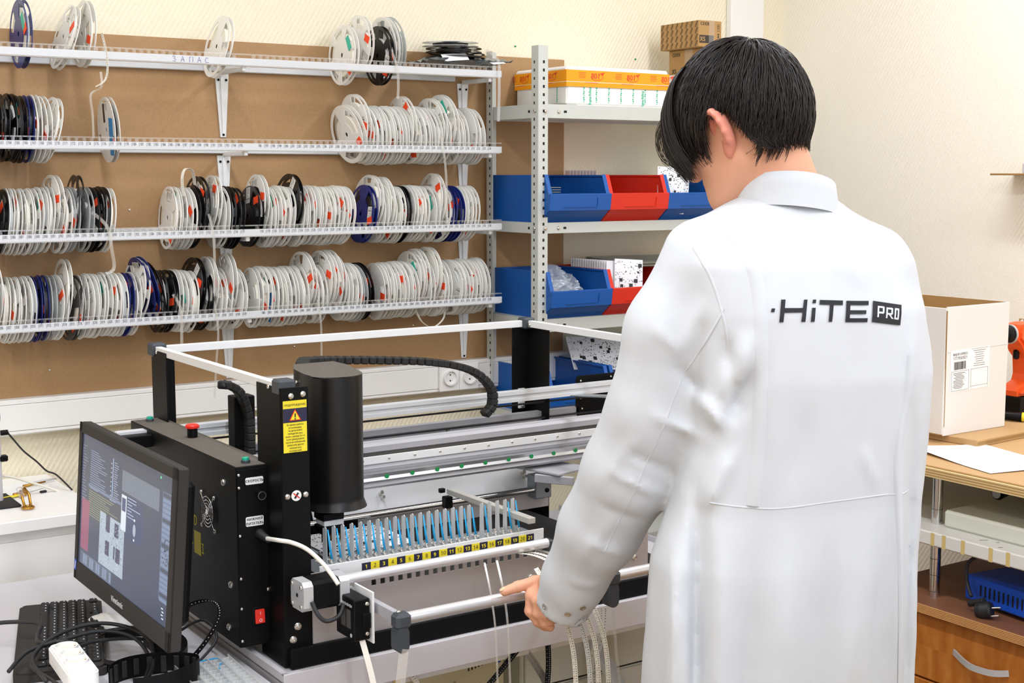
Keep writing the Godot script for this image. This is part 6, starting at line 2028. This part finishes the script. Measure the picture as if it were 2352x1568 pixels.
	part(mo, "cable", tube(spline([Vector3(0, 0.012, -0.052), Vector3(-0.01, 0.01, -0.09), Vector3(0.02, 0.008, -0.12), Vector3(0.01, 0.04, -0.16)], 6), 0.0022, 6), M.rubber)
	var ps := thing("power_strip", "white three-socket power strip lying on the keyboard", "power strip", Vector3(0.703, 0.652, 1.37), Vector3(0, -4, 0))
	ps.scale = Vector3(0.9, 0.9, 0.9)
	part(ps, "body", join([[prism(rounded(0.062, 0.21, 0.018, 6), 0.03), at(Vector3.ZERO, Vector3(90, 0, 0))], [prism(rounded(0.056, 0.204, 0.016, 6), 0.036), at(Vector3(0, 0.001, 0), Vector3(90, 0, 0))]]), M.white_plastic)
	for k in 3:
		part(ps, "socket_rim", pipe(0.0245, 0.0215, 0.008, 28), M.white_plastic, Vector3(0, 0.0215, -0.065 + k * 0.048))
		part(ps, "socket_well", cyl(0.0215, 0.001, 28), M.cable_white, Vector3(0, 0.0192, -0.065 + k * 0.048))
		for s in [-1, 1]:
			part(ps, "earth_clip", bx(0.003, 0.003, 0.006, 0.001), M.brass, Vector3(s * 0.0185, 0.0205, -0.065 + k * 0.048))
	var wires := [["thick grey cable looping from the left edge to the power strip", M.rubber, 0.0045, [Vector3(0.6, 0.64, 1.0), Vector3(0.66, 0.65, 1.03), Vector3(0.715, 0.655, 1.09), Vector3(0.7, 0.648, 1.14), Vector3(0.69, 0.648, 1.19), Vector3(0.735, 0.65, 1.22), Vector3(0.71, 0.652, 1.268)]],
		["black cable arching over the keyboard's right half", M.rubber, 0.004, [Vector3(0.655, 0.63, 1.36), Vector3(0.66, 0.64, 1.25), Vector3(0.72, 0.655, 1.19), Vector3(0.80, 0.66, 1.17), Vector3(0.855, 0.655, 1.21), Vector3(0.875, 0.645, 1.29), Vector3(0.85, 0.625, 1.38), Vector3(0.8, 0.615, 1.46)]],
		["second black cable following the arch over the keyboard", M.rubber, 0.004, [Vector3(0.61, 0.63, 1.27), Vector3(0.66, 0.645, 1.22), Vector3(0.73, 0.65, 1.205), Vector3(0.81, 0.65, 1.195), Vector3(0.86, 0.64, 1.24), Vector3(0.86, 0.625, 1.33), Vector3(0.82, 0.615, 1.42), Vector3(0.77, 0.61, 1.5)]],
		["black cable curling to the foot of the monitor", M.rubber, 0.0038, [Vector3(0.72, 0.64, 1.28), Vector3(0.76, 0.645, 1.24), Vector3(0.82, 0.64, 1.225), Vector3(0.88, 0.63, 1.23), Vector3(0.915, 0.625, 1.28), Vector3(0.905, 0.615, 1.33)]],
		["thin black cable hanging down behind the power strip", M.rubber, 0.0035, [Vector3(0.68, 0.64, 1.21), Vector3(0.65, 0.635, 1.28), Vector3(0.665, 0.63, 1.36), Vector3(0.69, 0.615, 1.47)]],
		["black cord lying across the desk behind the monitor foot", M.rubber, 0.003, [Vector3(0.93, 0.612, 1.22), Vector3(0.99, 0.66, 1.27), Vector3(1.0, 0.64, 1.33), Vector3(0.95, 0.608, 1.36), Vector3(0.9, 0.606, 1.4)]],
		["thin light blue wire curling beside the clear plate", M.blue_band, 0.0016, [Vector3(0.93, 0.609, 1.37), Vector3(0.97, 0.612, 1.37), Vector3(0.985, 0.612, 1.385), Vector3(0.965, 0.608, 1.43), Vector3(0.955, 0.606, 1.5)]]]
	for w in wires:
		var c := part(self, "cable", tube(spline(w[3], 8), w[2], 8), w[1])
		tag(c, w[0], "cable", "cables on the grey desk")
	# coil of wide black carrier tape with pockets
	var coil := thing("carrier_tape_coil", "coil of wide black carrier tape standing on the grey desk", "tape coil", Vector3(0.84, 0.601, 1.42))
	var cp := []
	for k in 33:
		var t := lerpf(-2.9, 2.3, k / 32.0)
		cp.append(Vector3(cos(t) * 0.085, 0.022 + 0.003 * sin(t * 2.0), sin(t) * 0.062))
	part(coil, "band", ribbon(cp, 0.044, 0.0012, Vector3.UP), M.black_plastic)
	for k in 16:
		var i := k * 2 + 1
		var tg: Vector3 = (cp[i + 1] - cp[i - 1]).normalized()
		var pk := part(coil, "pocket", bx(0.011, 0.032, 0.004, 0.001), M.black_soft, cp[i] * Vector3(0.97, 1, 0.97))
		pk.basis = Basis(tg, Vector3.UP, tg.cross(Vector3.UP))
	var lo := thing("carrier_tape_loop", "narrow black carrier tape looping up beside the monitor's right edge", "tape", Vector3(0.93, 0.602, 1.36))
	var lp := spline([Vector3(-0.01, 0.002, 0.0), Vector3(0.03, 0.05, 0.015), Vector3(0.055, 0.1, 0.025), Vector3(0.05, 0.125, 0.01), Vector3(0.02, 0.115, -0.03), Vector3(-0.03, 0.075, -0.06)], 7)
	part(lo, "band", ribbon(lp, 0.009, 0.0008, Vector3(1, -0.4, 0.8)), M.black_plastic)
	var dots := []
	for i in range(0, lp.size(), 1):
		dots.append([bx(0.0018, 0.0018, 0.0018), at(lp[i])])
	part(lo, "holes", join(dots), M.tray_grey).set_meta("kind", "stuff")
	# clear plate with rows of pockets at the stand's corner
	var cl := thing("clear_pocket_plate", "clear acrylic plate with rows of small pockets at the stand's corner", "plate", Vector3(0.945, 0.602, 1.475), Vector3(0, -3, 0))
	part(cl, "plate", bx(0.135, 0.003, 0.22, 0.001), M.pocket_clear, Vector3(0, 0.002, 0))
	for i in 6:
		part(cl, "rib", bx(0.003, 0.012, 0.21, 0.0008), M.pocket_clear, Vector3(-0.055 + i * 0.022, 0.009, 0))
	for i in 6:
		for j in 11:
			part(cl, "pocket", bx(0.018, 0.008, 0.002, 0.0005), M.pocket_clear, Vector3(-0.055 + (i + 0.5) * 0.0188, 0.008, -0.095 + j * 0.019))
	var spo := thing("tape_spool_hub", "small blue and brass hub inside the black tape coil", "hub", Vector3(0.86, 0.602, 1.43))
	part(spo, "ring", pipe(0.016, 0.01, 0.012, 20), M.bench_blue, Vector3(0, 0.006, 0))
	part(spo, "core", cyl(0.0095, 0.016, 16), M.brass, Vector3(0, 0.008, 0))
	# microscope stand at the picture's left edge
	var ms := thing("microscope_stand", "black and grey microscope stand at the left edge of the white desk", "stand", Vector3(0.83, 0.73, 0.30))
	part(ms, "base_plate", bx(0.12, 0.008, 0.15, 0.004), M.black_soft, Vector3(-0.02, 0.004, 0))
	part(ms, "column", cyl(0.012, 0.2, 20), M.tray_grey, Vector3(0.0, 0.105, 0.0))
	part(ms, "clamp", bx(0.03, 0.016, 0.02, 0.003), M.black_plastic, Vector3(0.012, 0.115, 0.0))
	part(ms, "clamp_bar", bx(0.016, 0.06, 0.016, 0.002), M.black_plastic, Vector3(-0.003, 0.19, 0.0))
	part(ms, "head_knob", join([[cyl(0.02, 0.03, 24), at(Vector3.ZERO, Vector3(0, 0, 90))]]), M.dark_grey, Vector3(-0.005, 0.225, 0.0))
	part(ms, "thumb_screw", join([[cyl(0.007, 0.018, 12), at(Vector3.ZERO, Vector3(0, 0, 90))]]), M.black_plastic, Vector3(0.022, 0.18, 0.0))
	part(ms, "cable", tube(spline([Vector3(0.026, 0.185, 0.0), Vector3(0.045, 0.16, -0.01), Vector3(0.08, 0.118, -0.05), Vector3(0.12, 0.08, -0.08), Vector3(0.15, 0.048, -0.1), Vector3(0.17, 0.038, -0.08), Vector3(0.195, 0.004, -0.03)], 6), 0.0024, 7), M.rubber)
	var wc := part(self, "cable", tube(spline([Vector3(0.72, 0.82, 0.3), Vector3(0.85, 0.795, 0.28), Vector3(0.92, 0.766, 0.26), Vector3(0.98, 0.738, 0.25), Vector3(1.03, 0.71, 0.27)], 7), 0.0032, 8), M.cable_white)
	tag(wc, "white cable crossing the white desk behind the brass hooks", "cable")
	for k in 2:
		var hk := thing("brass_hook", ["brass hook with a clear sleeve standing on the white desk", "brass ring hook lying behind the standing one"][k], "hook", [Vector3(0.875, 0.732, 0.41), Vector3(0.9, 0.732, 0.25)][k], Vector3(0, k * 50, 0), "brass hooks on the white desk")
		var rg := []
		for i in 25:
			var t := TAU * i / 24
			rg.append(Vector3(cos(t) * 0.013, 0.004, sin(t) * 0.013))
		part(hk, "ring", tube(rg, 0.0034, 8), M.brass)
		part(hk, "pin", tube([Vector3(-0.008, 0.006, 0), Vector3(-0.009, 0.03, -0.02), Vector3(-0.008, 0.04, -0.035)] if k == 0 else [Vector3(0.013, 0.005, 0), Vector3(0.03, 0.006, -0.01), Vector3(0.055, 0.006, -0.02)], 0.0035, 8), M.brass)
		part(hk, "pin", tube([Vector3(0.007, 0.006, 0), Vector3(0.01, 0.032, -0.025), Vector3(0.002, 0.045, -0.04)] if k == 0 else [Vector3(-0.013, 0.005, 0), Vector3(-0.025, 0.008, -0.01)], 0.0035, 8), M.brass)
		part(hk, "sleeve", tube([Vector3(-0.009, 0.028, -0.018), Vector3(-0.01, 0.045, -0.04)] if k == 0 else [Vector3(0.02, 0.006, -0.006), Vector3(0.045, 0.006, -0.016)], 0.0075, 10), M.acrylic)
	var pens := [["yellow clip beside the column of the microscope stand", M.yellow, Vector3(0.87, 0.733, 0.27)], ["brass tipped pen lying at the back of the white desk", M.brass, Vector3(0.955, 0.735, 0.16)], ["grey pen lying beside the brass tipped pen", M.zinc, Vector3(0.99, 0.735, 0.135)]]
	for k in 3:
		var q := part(self, "small_tool", tube([Vector3(-0.03, 0.003, 0.012), Vector3(0, 0.003, 0), Vector3(0.034, 0.003, -0.012)], 0.004, 8, 0.0025), pens[k][1], pens[k][2])
		tag(q, pens[k][0], "tool")
	var er := part(self, "eraser", bx(0.018, 0.006, 0.009, 0.002), M.black_soft, Vector3(0.957, 0.7335, 0.245), Vector3(0, 10, 0))
	tag(er, "small black block lying on the white desk near the hooks", "block")
	for k in 2:
		var pp := part(self, "paper_card", bx(0.11, 0.0012, 0.07), M.paper, Vector3(0.93 - k * 0.02, 0.7308 + k * 0.0013, 0.14 + k * 0.05), Vector3(0, 12 + k * 20, 0))
		tag(pp, ["white card lying at the back of the white desk", "white card lying nearer on the white desk"][k], "paper", "cards on the white desk")

# ---------------------------------------------------------------- below the machine
func floor_things() -> void:
	var pc := thing("computer_case", "beige metal computer case with vents on the shelf under the machine", "computer", Vector3(1.52, 0.206, 1.12), Vector3(0, 18, 0))
	part(pc, "case", bx(0.3, 0.27, 0.42, 0.003), M.pc_beige, Vector3(0, 0.135, 0))
	part(pc, "panel_edge", bx(0.28, 0.002, 0.002), M.black_soft, Vector3(0, 0.18, 0.2105), Vector3(0, 0, -14))
	for k in 6:
		part(pc, "vent", bx(0.004, 0.022, 0.001), M.black_hole, Vector3(0.02 + k * 0.012, 0.245, 0.2105))
	var vg := part(pc, "video_port", bx(0.014, 0.034, 0.006, 0.002), M.zinc, Vector3(0.125, 0.235, 0.212))
	part(vg, "port_insert", bx(0.008, 0.018, 0.002), M.bench_blue, Vector3(0, 0, 0.003))
	for e in [[-0.03, 0.22], [0.06, 0.19]]:
		part(pc, "screw", screw(0.005), M.screw, Vector3(e[0], e[1], 0.2102))
	var mc := thing("metal_cabinet", "low beige metal cabinet with dark seams under the machine, right of the computer", "cabinet", Vector3(2.02, 0.0, 1.02), Vector3(0, 0, 0))
	part(mc, "body", bx(0.42, 0.48, 0.4, 0.004), M.beige_metal, Vector3(0, 0.25, 0))
	for k in 3:
		part(mc, "drawer_front", bx(0.4, 0.135, 0.008, 0.002), M.beige_metal, Vector3(0, 0.1 + k * 0.145, 0.203))
		part(mc, "seam", bx(0.41, 0.006, 0.002), M.black_soft, Vector3(0, 0.175 + k * 0.145, 0.2005))
	part(mc, "foot_rail", bx(0.4, 0.01, 0.38), M.black_soft, Vector3(0, 0.005, 0))
	var rl := part(self, "paper_roll", join([[cyl(0.035, 0.13, 24), at(Vector3.ZERO, Vector3(0, 0, 90))]]), M.paper, Vector3(2.42, 0.042, 0.85), Vector3(0, -35, 0))
	tag(rl, "roll of white paper lying on the floor behind the stand", "paper roll")
	var fc := part(self, "cable", tube(spline([Vector3(2.2, 0.006, 1.0), Vector3(2.35, 0.006, 1.05), Vector3(2.5, 0.006, 0.95), Vector3(2.6, 0.006, 0.85)], 8), 0.005, 8), M.cable_white)
	tag(fc, "white cable lying on the floor behind the stand", "cable")

# a made-up chair standing in for an unidentified dark shape, lower right corner
func corner_stand_in() -> void:
	var o := thing("stand_in_chair", "made-up chair standing in for a dark olive rounded shape at the lower right corner", "chair", Vector3(1.737, 0, 2.825), Vector3(0, -33.8, 0))
	part(o, "backrest", net_mesh([[net(func(p: Vector3) -> float: return ell(p, Vector3(0.2, 0.24, 0.05)) - 0.006, Vector3(-0.25, -0.3, -0.1), Vector3(0.25, 0.3, 0.1), 0.012), at(Vector3(0, 0.68, 0.02), Vector3(8, 0, 0))]]), M.olive)
	part(o, "seat", net_mesh([[net(func(p: Vector3) -> float: return ell(p, Vector3(0.22, 0.05, 0.22)) - 0.006, Vector3(-0.3, -0.1, -0.3), Vector3(0.3, 0.1, 0.3), 0.014), at(Vector3(0, 0.45, 0.26))]]), M.olive)
	part(o, "back_strut", bx(0.05, 0.32, 0.012, 0.003), M.black_plastic, Vector3(0.0, 0.52, 0.05), Vector3(8, 0, 0))
	part(o, "post", cyl(0.025, 0.34, 16), M.black_metal, Vector3(0, 0.24, 0.26))
	for k in 5:
		var t := TAU * k / 5
		part(o, "base_arm", bx(0.25, 0.03, 0.04, 0.006), M.black_plastic, Vector3(cos(t) * 0.13, 0.075, 0.26 - sin(t) * 0.13), Vector3(0, rad_to_deg(t), 0))
		part(o, "castor", join([[cyl(0.028, 0.03, 16), at(Vector3.ZERO, Vector3(90, 0, 0))]]), M.black_plastic, Vector3(cos(t) * 0.24, 0.0285, 0.26 - sin(t) * 0.24), Vector3(0, rad_to_deg(t), 0))

# a hanging strip of carrier tape with its row of holes
func hanging_tape(label: String, pts: Array, width: float, mat: Material, holes: bool, across := Vector3(1, 0, 0.5)) -> void:
	var o := thing("carrier_tape", label, "tape", Vector3.ZERO, Vector3.ZERO, "strips of carrier tape")
	var path := spline(pts, 10)
	part(o, "strip", ribbon(path, width, 0.0006, across), mat)
	if holes:
		var l := []
		var acc := 0.0
		for i in path.size() - 1:
			var a: Vector3 = path[i]
			var b: Vector3 = path[i + 1]
			var n := int(a.distance_to(b) / 0.004)
			var t := (b - a).normalized()
			var w := (across - t * across.dot(t)).normalized()
			for k in n:
				var p := a.lerp(b, float(k) / n)
				l.append([bx(0.0016, 0.0016, 0.0014), at(p + w * width * 0.2)])
				if k % 2 == 0:
					l.append([bx(0.0012, 0.0012, 0.0014), at(p - w * width * 0.22)])
		if l.size() > 0:
			part(o, "tape_holes", join(l), M.reel_grey if mat != M.black_plastic else M.tray_grey).set_meta("kind", "stuff")

func small_things() -> void:
	corner_stand_in()
	# tails from reels on the wall
	var film: Material = M.tape_film
	hanging_tape("clear tape tail hanging from the top rail above slot 173", [Vector3(1.17, 1.83, 0.175), Vector3(1.168, 1.79, 0.18), Vector3(1.14, 1.77, 0.18), Vector3(1.144, 1.72, 0.175), Vector3(1.146, 1.655, 0.17)], 0.006, film, false)
	hanging_tape("white tape tail curling from the leftmost leaning reel on the top rail", [Vector3(1.175, 1.93, 0.18), Vector3(1.182, 1.86, 0.196), Vector3(1.175, 1.81, 0.196), Vector3(1.15, 1.79, 0.19)], 0.009, M.tape_white, true, Vector3(0.3, 0, 1))
	hanging_tape("clear tape tail hanging over the right end of the top rail", [Vector3(2.38, 1.945, 0.19), Vector3(2.415, 1.915, 0.2), Vector3(2.42, 1.85, 0.2), Vector3(2.42, 1.78, 0.198), Vector3(2.418, 1.725, 0.198)], 0.009, film, false)
	hanging_tape("white tape tail from the black reel on the top rail", [Vector3(2.04, 1.93, 0.19), Vector3(2.055, 1.88, 0.198), Vector3(2.06, 1.83, 0.197), Vector3(2.058, 1.785, 0.196)], 0.008, film, false)
	hanging_tape("clear tape tail falling from slot 225 to the third rail", [Vector3(2.205, 1.70, 0.19), Vector3(2.215, 1.64, 0.198), Vector3(2.225, 1.56, 0.197), Vector3(2.228, 1.45, 0.197), Vector3(2.228, 1.41, 0.196)], 0.007, film, false)
	hanging_tape("white tape loop with a torn end above slot 108", [Vector3(1.39, 1.5, 0.17), Vector3(1.388, 1.55, 0.17), Vector3(1.40, 1.575, 0.165), Vector3(1.425, 1.57, 0.15), Vector3(1.44, 1.53, 0.13)], 0.012, M.tape_white, true, Vector3(0.3, 0, 1))
	hanging_tape("clear tape tail drooping from slot 096", [Vector3(1.13, 1.46, 0.185), Vector3(1.165, 1.42, 0.2), Vector3(1.175, 1.36, 0.2), Vector3(1.18, 1.31, 0.198), Vector3(1.16, 1.295, 0.195)], 0.009, film, false)
	hanging_tape("clear tape tail hanging over slot 111", [Vector3(1.455, 1.45, 0.19), Vector3(1.463, 1.39, 0.2), Vector3(1.465, 1.3, 0.2), Vector3(1.468, 1.22, 0.2)], 0.007, film, false)
	hanging_tape("short clear tape tail hanging between blue and white reels on the lowest rail", [Vector3(1.345, 1.23, 0.19), Vector3(1.362, 1.19, 0.2), Vector3(1.363, 1.13, 0.2), Vector3(1.362, 1.085, 0.2)], 0.008, film, false)
	hanging_tape("clear tape tail hanging over slot 033 to the trunking", [Vector3(1.465, 1.2, 0.19), Vector3(1.47, 1.12, 0.2), Vector3(1.462, 1.03, 0.2), Vector3(1.455, 0.93, 0.198)], 0.006, film, false)
	hanging_tape("clear tape tail hanging from slot 049 to the cable chain", [Vector3(1.785, 1.19, 0.195), Vector3(1.79, 1.12, 0.2), Vector3(1.79, 1.02, 0.2), Vector3(1.79, 0.95, 0.2)], 0.006, film, false)
	hanging_tape("white tape loop sagging below slot 068", [Vector3(2.13, 1.15, 0.16), Vector3(2.15, 1.105, 0.17), Vector3(2.19, 1.085, 0.17), Vector3(2.235, 1.11, 0.16), Vector3(2.245, 1.15, 0.15)], 0.008, M.tape_white, false, Vector3(0.2, 0, 1))
	# flat reels and bags at the right end of the top rail
	var y: float = RAIL[0] + 0.012
	var bag := thing("antistatic_bag", "crumpled silver antistatic bag under the flat reels on the top rail", "bag", Vector3(2.33, y, 0.11))
	var st := begin(true)
	var nz := FastNoiseLite.new()
	nz.seed = 12
	nz.frequency = 6.0
	var f := func(i: int, j: int, s: float) -> Vector3:
		var u := i / 20.0 - 0.5
		var v := j / 12.0 - 0.5
		var edge := (1.0 - pow(absf(u) * 2.0, 4.0)) * (1.0 - pow(absf(v) * 2.0, 4.0))
		return Vector3(u * 0.3, 0.013 + s * 0.011 * edge + 0.012 * nz.get_noise_2d(u, v) * 1.2 + 0.02 * maxf(0.0, u - 0.1), v * 0.16)
	for s in [-1.0, 1.0]:
		for i in 20:
			for j in 12:
				quad(st, f.call(i, j, s), f.call(i + 1, j, s), f.call(i + 1, j + 1, s), f.call(i, j + 1, s))
	part(bag, "film", done(st), M.foil)
	part(bag, "bag_label", bx(0.05, 0.001, 0.02), M.paper, Vector3(0.09, 0.012, 0.082), Vector3(20, 10, 8))
	part(bag, "white_flap", bx(0.08, 0.001, 0.04), M.paper, Vector3(-0.06, 0.024, 0.07), Vector3(35, -10, 6))
	var flat := [["black reel lying flat on the silver bag", M.reel_black, 0.034], ["second black reel lying flat in the pile on the top rail", M.reel_black, 0.05], ["clear reel lying on top of the flat pile", M.reel_clear, 0.068]]
	for k in 3:
		var rr := thing("component_reel", flat[k][0], "reel", Vector3(2.32 - 0.012 * k, y + flat[k][2], 0.11), Vector3(0, 30 * k, 90 + 1.5 * (k - 1)), "reels lying flat on the top rail")
		for s in [-1, 1]:
			part(rr, "flange", flange([0, 0, 3][k]), flat[k][1], Vector3(s * 0.0055, 0, 0))
		part(rr, "tape", reel_tape(0.056, 0.009), M.tape_black)
	# tape strips in front of the machine
	hanging_tape("clear flat strip hanging from the left tape guide", [Vector3(1.207, 0.69, 1.725), Vector3(1.195, 0.62, 1.73), Vector3(1.17, 0.5, 1.74), Vector3(1.15, 0.2, 1.75), Vector3(1.15, 0.01, 1.77)], 0.018, film, false)
	hanging_tape("pale strip running down from the motor driver", [Vector3(1.17, 0.688, 1.63), Vector3(1.175, 0.62, 1.66), Vector3(1.185, 0.5, 1.69), Vector3(1.19, 0.2, 1.7), Vector3(1.19, 0.01, 1.7)], 0.011, M.cable_white, false)
	hanging_tape("thin clear strand hanging behind the hand rail left of the hand", [Vector3(1.49, 0.77, 1.56), Vector3(1.482, 0.7, 1.6), Vector3(1.48, 0.6, 1.62), Vector3(1.48, 0.3, 1.63), Vector3(1.48, 0.02, 1.63)], 0.004, film, false)
	hanging_tape("second thin clear strand hanging just left of the fingers", [Vector3(1.52, 0.77, 1.56), Vector3(1.513, 0.7, 1.6), Vector3(1.51, 0.6, 1.62), Vector3(1.505, 0.3, 1.64), Vector3(1.5, 0.02, 1.64)], 0.0045, film, false)
	for k in 4:
		var x: float = [1.545, 1.586, 1.61, 1.565][k]
		var z: float = [1.78, 1.80, 1.80, 1.80][k]
		hanging_tape(["perforated white tape leaving the cuff, leftmost", "perforated white tape in the middle below the cuff", "perforated white tape below the cuff, rightmost", "greyish perforated tape between the white ones"][k], [Vector3(x - 0.01, 0.78, z - 0.1), Vector3(x - 0.005, 0.71, z - 0.02), Vector3(x + 0.012, 0.62, z), Vector3(x + 0.02, 0.45, z), Vector3(x + 0.015, 0.2, z + 0.02), Vector3(x, 0.01, z + 0.03)], 0.0095, M.tape_white if k < 3 else M.tape_clear, true)
	hanging_tape("beige strip hanging from the right tape guide", [Vector3(1.672, 0.69, 1.725), Vector3(1.664, 0.64, 1.73), Vector3(1.64, 0.56, 1.73), Vector3(1.65, 0.4, 1.74), Vector3(1.66, 0.01, 1.75)], 0.02, film, true)
	hanging_tape("narrow clear strip right of the right tape guide", [Vector3(1.692, 0.68, 1.73), Vector3(1.7, 0.6, 1.73), Vector3(1.715, 0.4, 1.74), Vector3(1.72, 0.01, 1.75)], 0.006, film, false)
	hanging_tape("black carrier tape slanting under the stand", [Vector3(1.62, 0.55, 1.5), Vector3(1.55, 0.49, 1.5), Vector3(1.46, 0.42, 1.5), Vector3(1.3, 0.28, 1.5), Vector3(1.25, 0.01, 1.5)], 0.012, M.black_plastic, true)
	hanging_tape("black carrier tape hanging upright under the stand", [Vector3(1.69, 0.57, 1.5), Vector3(1.68, 0.5, 1.52), Vector3(1.665, 0.4, 1.53), Vector3(1.66, 0.2, 1.53), Vector3(1.66, 0.01, 1.53)], 0.012, M.black_plastic, true)
	hanging_tape("silvery embossed tape curving down under the stand", [Vector3(1.62, 0.56, 1.48), Vector3(1.66, 0.5, 1.5), Vector3(1.7, 0.42, 1.5), Vector3(1.71, 0.3, 1.5), Vector3(1.7, 0.01, 1.5)], 0.016, M.foil, true)
	for k in 3:
		hanging_tape(["upper white tape leaving the feeders towards the sleeve", "lower white tape leaving the feeders towards the sleeve", "clear tape leaving the feeders towards the sleeve"][k], [Vector3(1.585 + 0.03 * k, 0.765, 1.515), Vector3(1.61 + 0.03 * k, 0.768 - 0.006 * k, 1.57), Vector3(1.625 + 0.02 * k, 0.755 - 0.01 * k, 1.64), Vector3(1.61 + 0.01 * k, 0.735 - 0.01 * k, 1.69)], 0.009, M.tape_white if k < 2 else film, k < 2, Vector3(1, 0, 0.2))
	hanging_tape("short perforated tape below the stand's front skirt", [Vector3(1.335, 0.56, 1.5), Vector3(1.36, 0.52, 1.51), Vector3(1.375, 0.47, 1.52), Vector3(1.38, 0.2, 1.52), Vector3(1.38, 0.01, 1.52)], 0.01, M.tape_white, true)
	hanging_tape("yellowish strip below the stand's front skirt", [Vector3(1.31, 0.56, 1.5), Vector3(1.315, 0.5, 1.51), Vector3(1.31, 0.4, 1.51), Vector3(1.31, 0.01, 1.52)], 0.014, M.tape_yellow, false)
	# marks on the wall: two green plugs
	for k in 2:
		var gp := part(self, "wall_plug", join([[cyl(0.003, 0.004, 10), at(Vector3.ZERO, Vector3(90, 0, 0))]]), M.green, [Vector3(2.614, 1.982, 0.002), Vector3(3.125, 1.963, 0.002)][k])
		tag(gp, ["green plug in the wall left of the shelf upright", "green plug in the wall above the foam parcel"][k], "wall plug", "plugs in the wall")
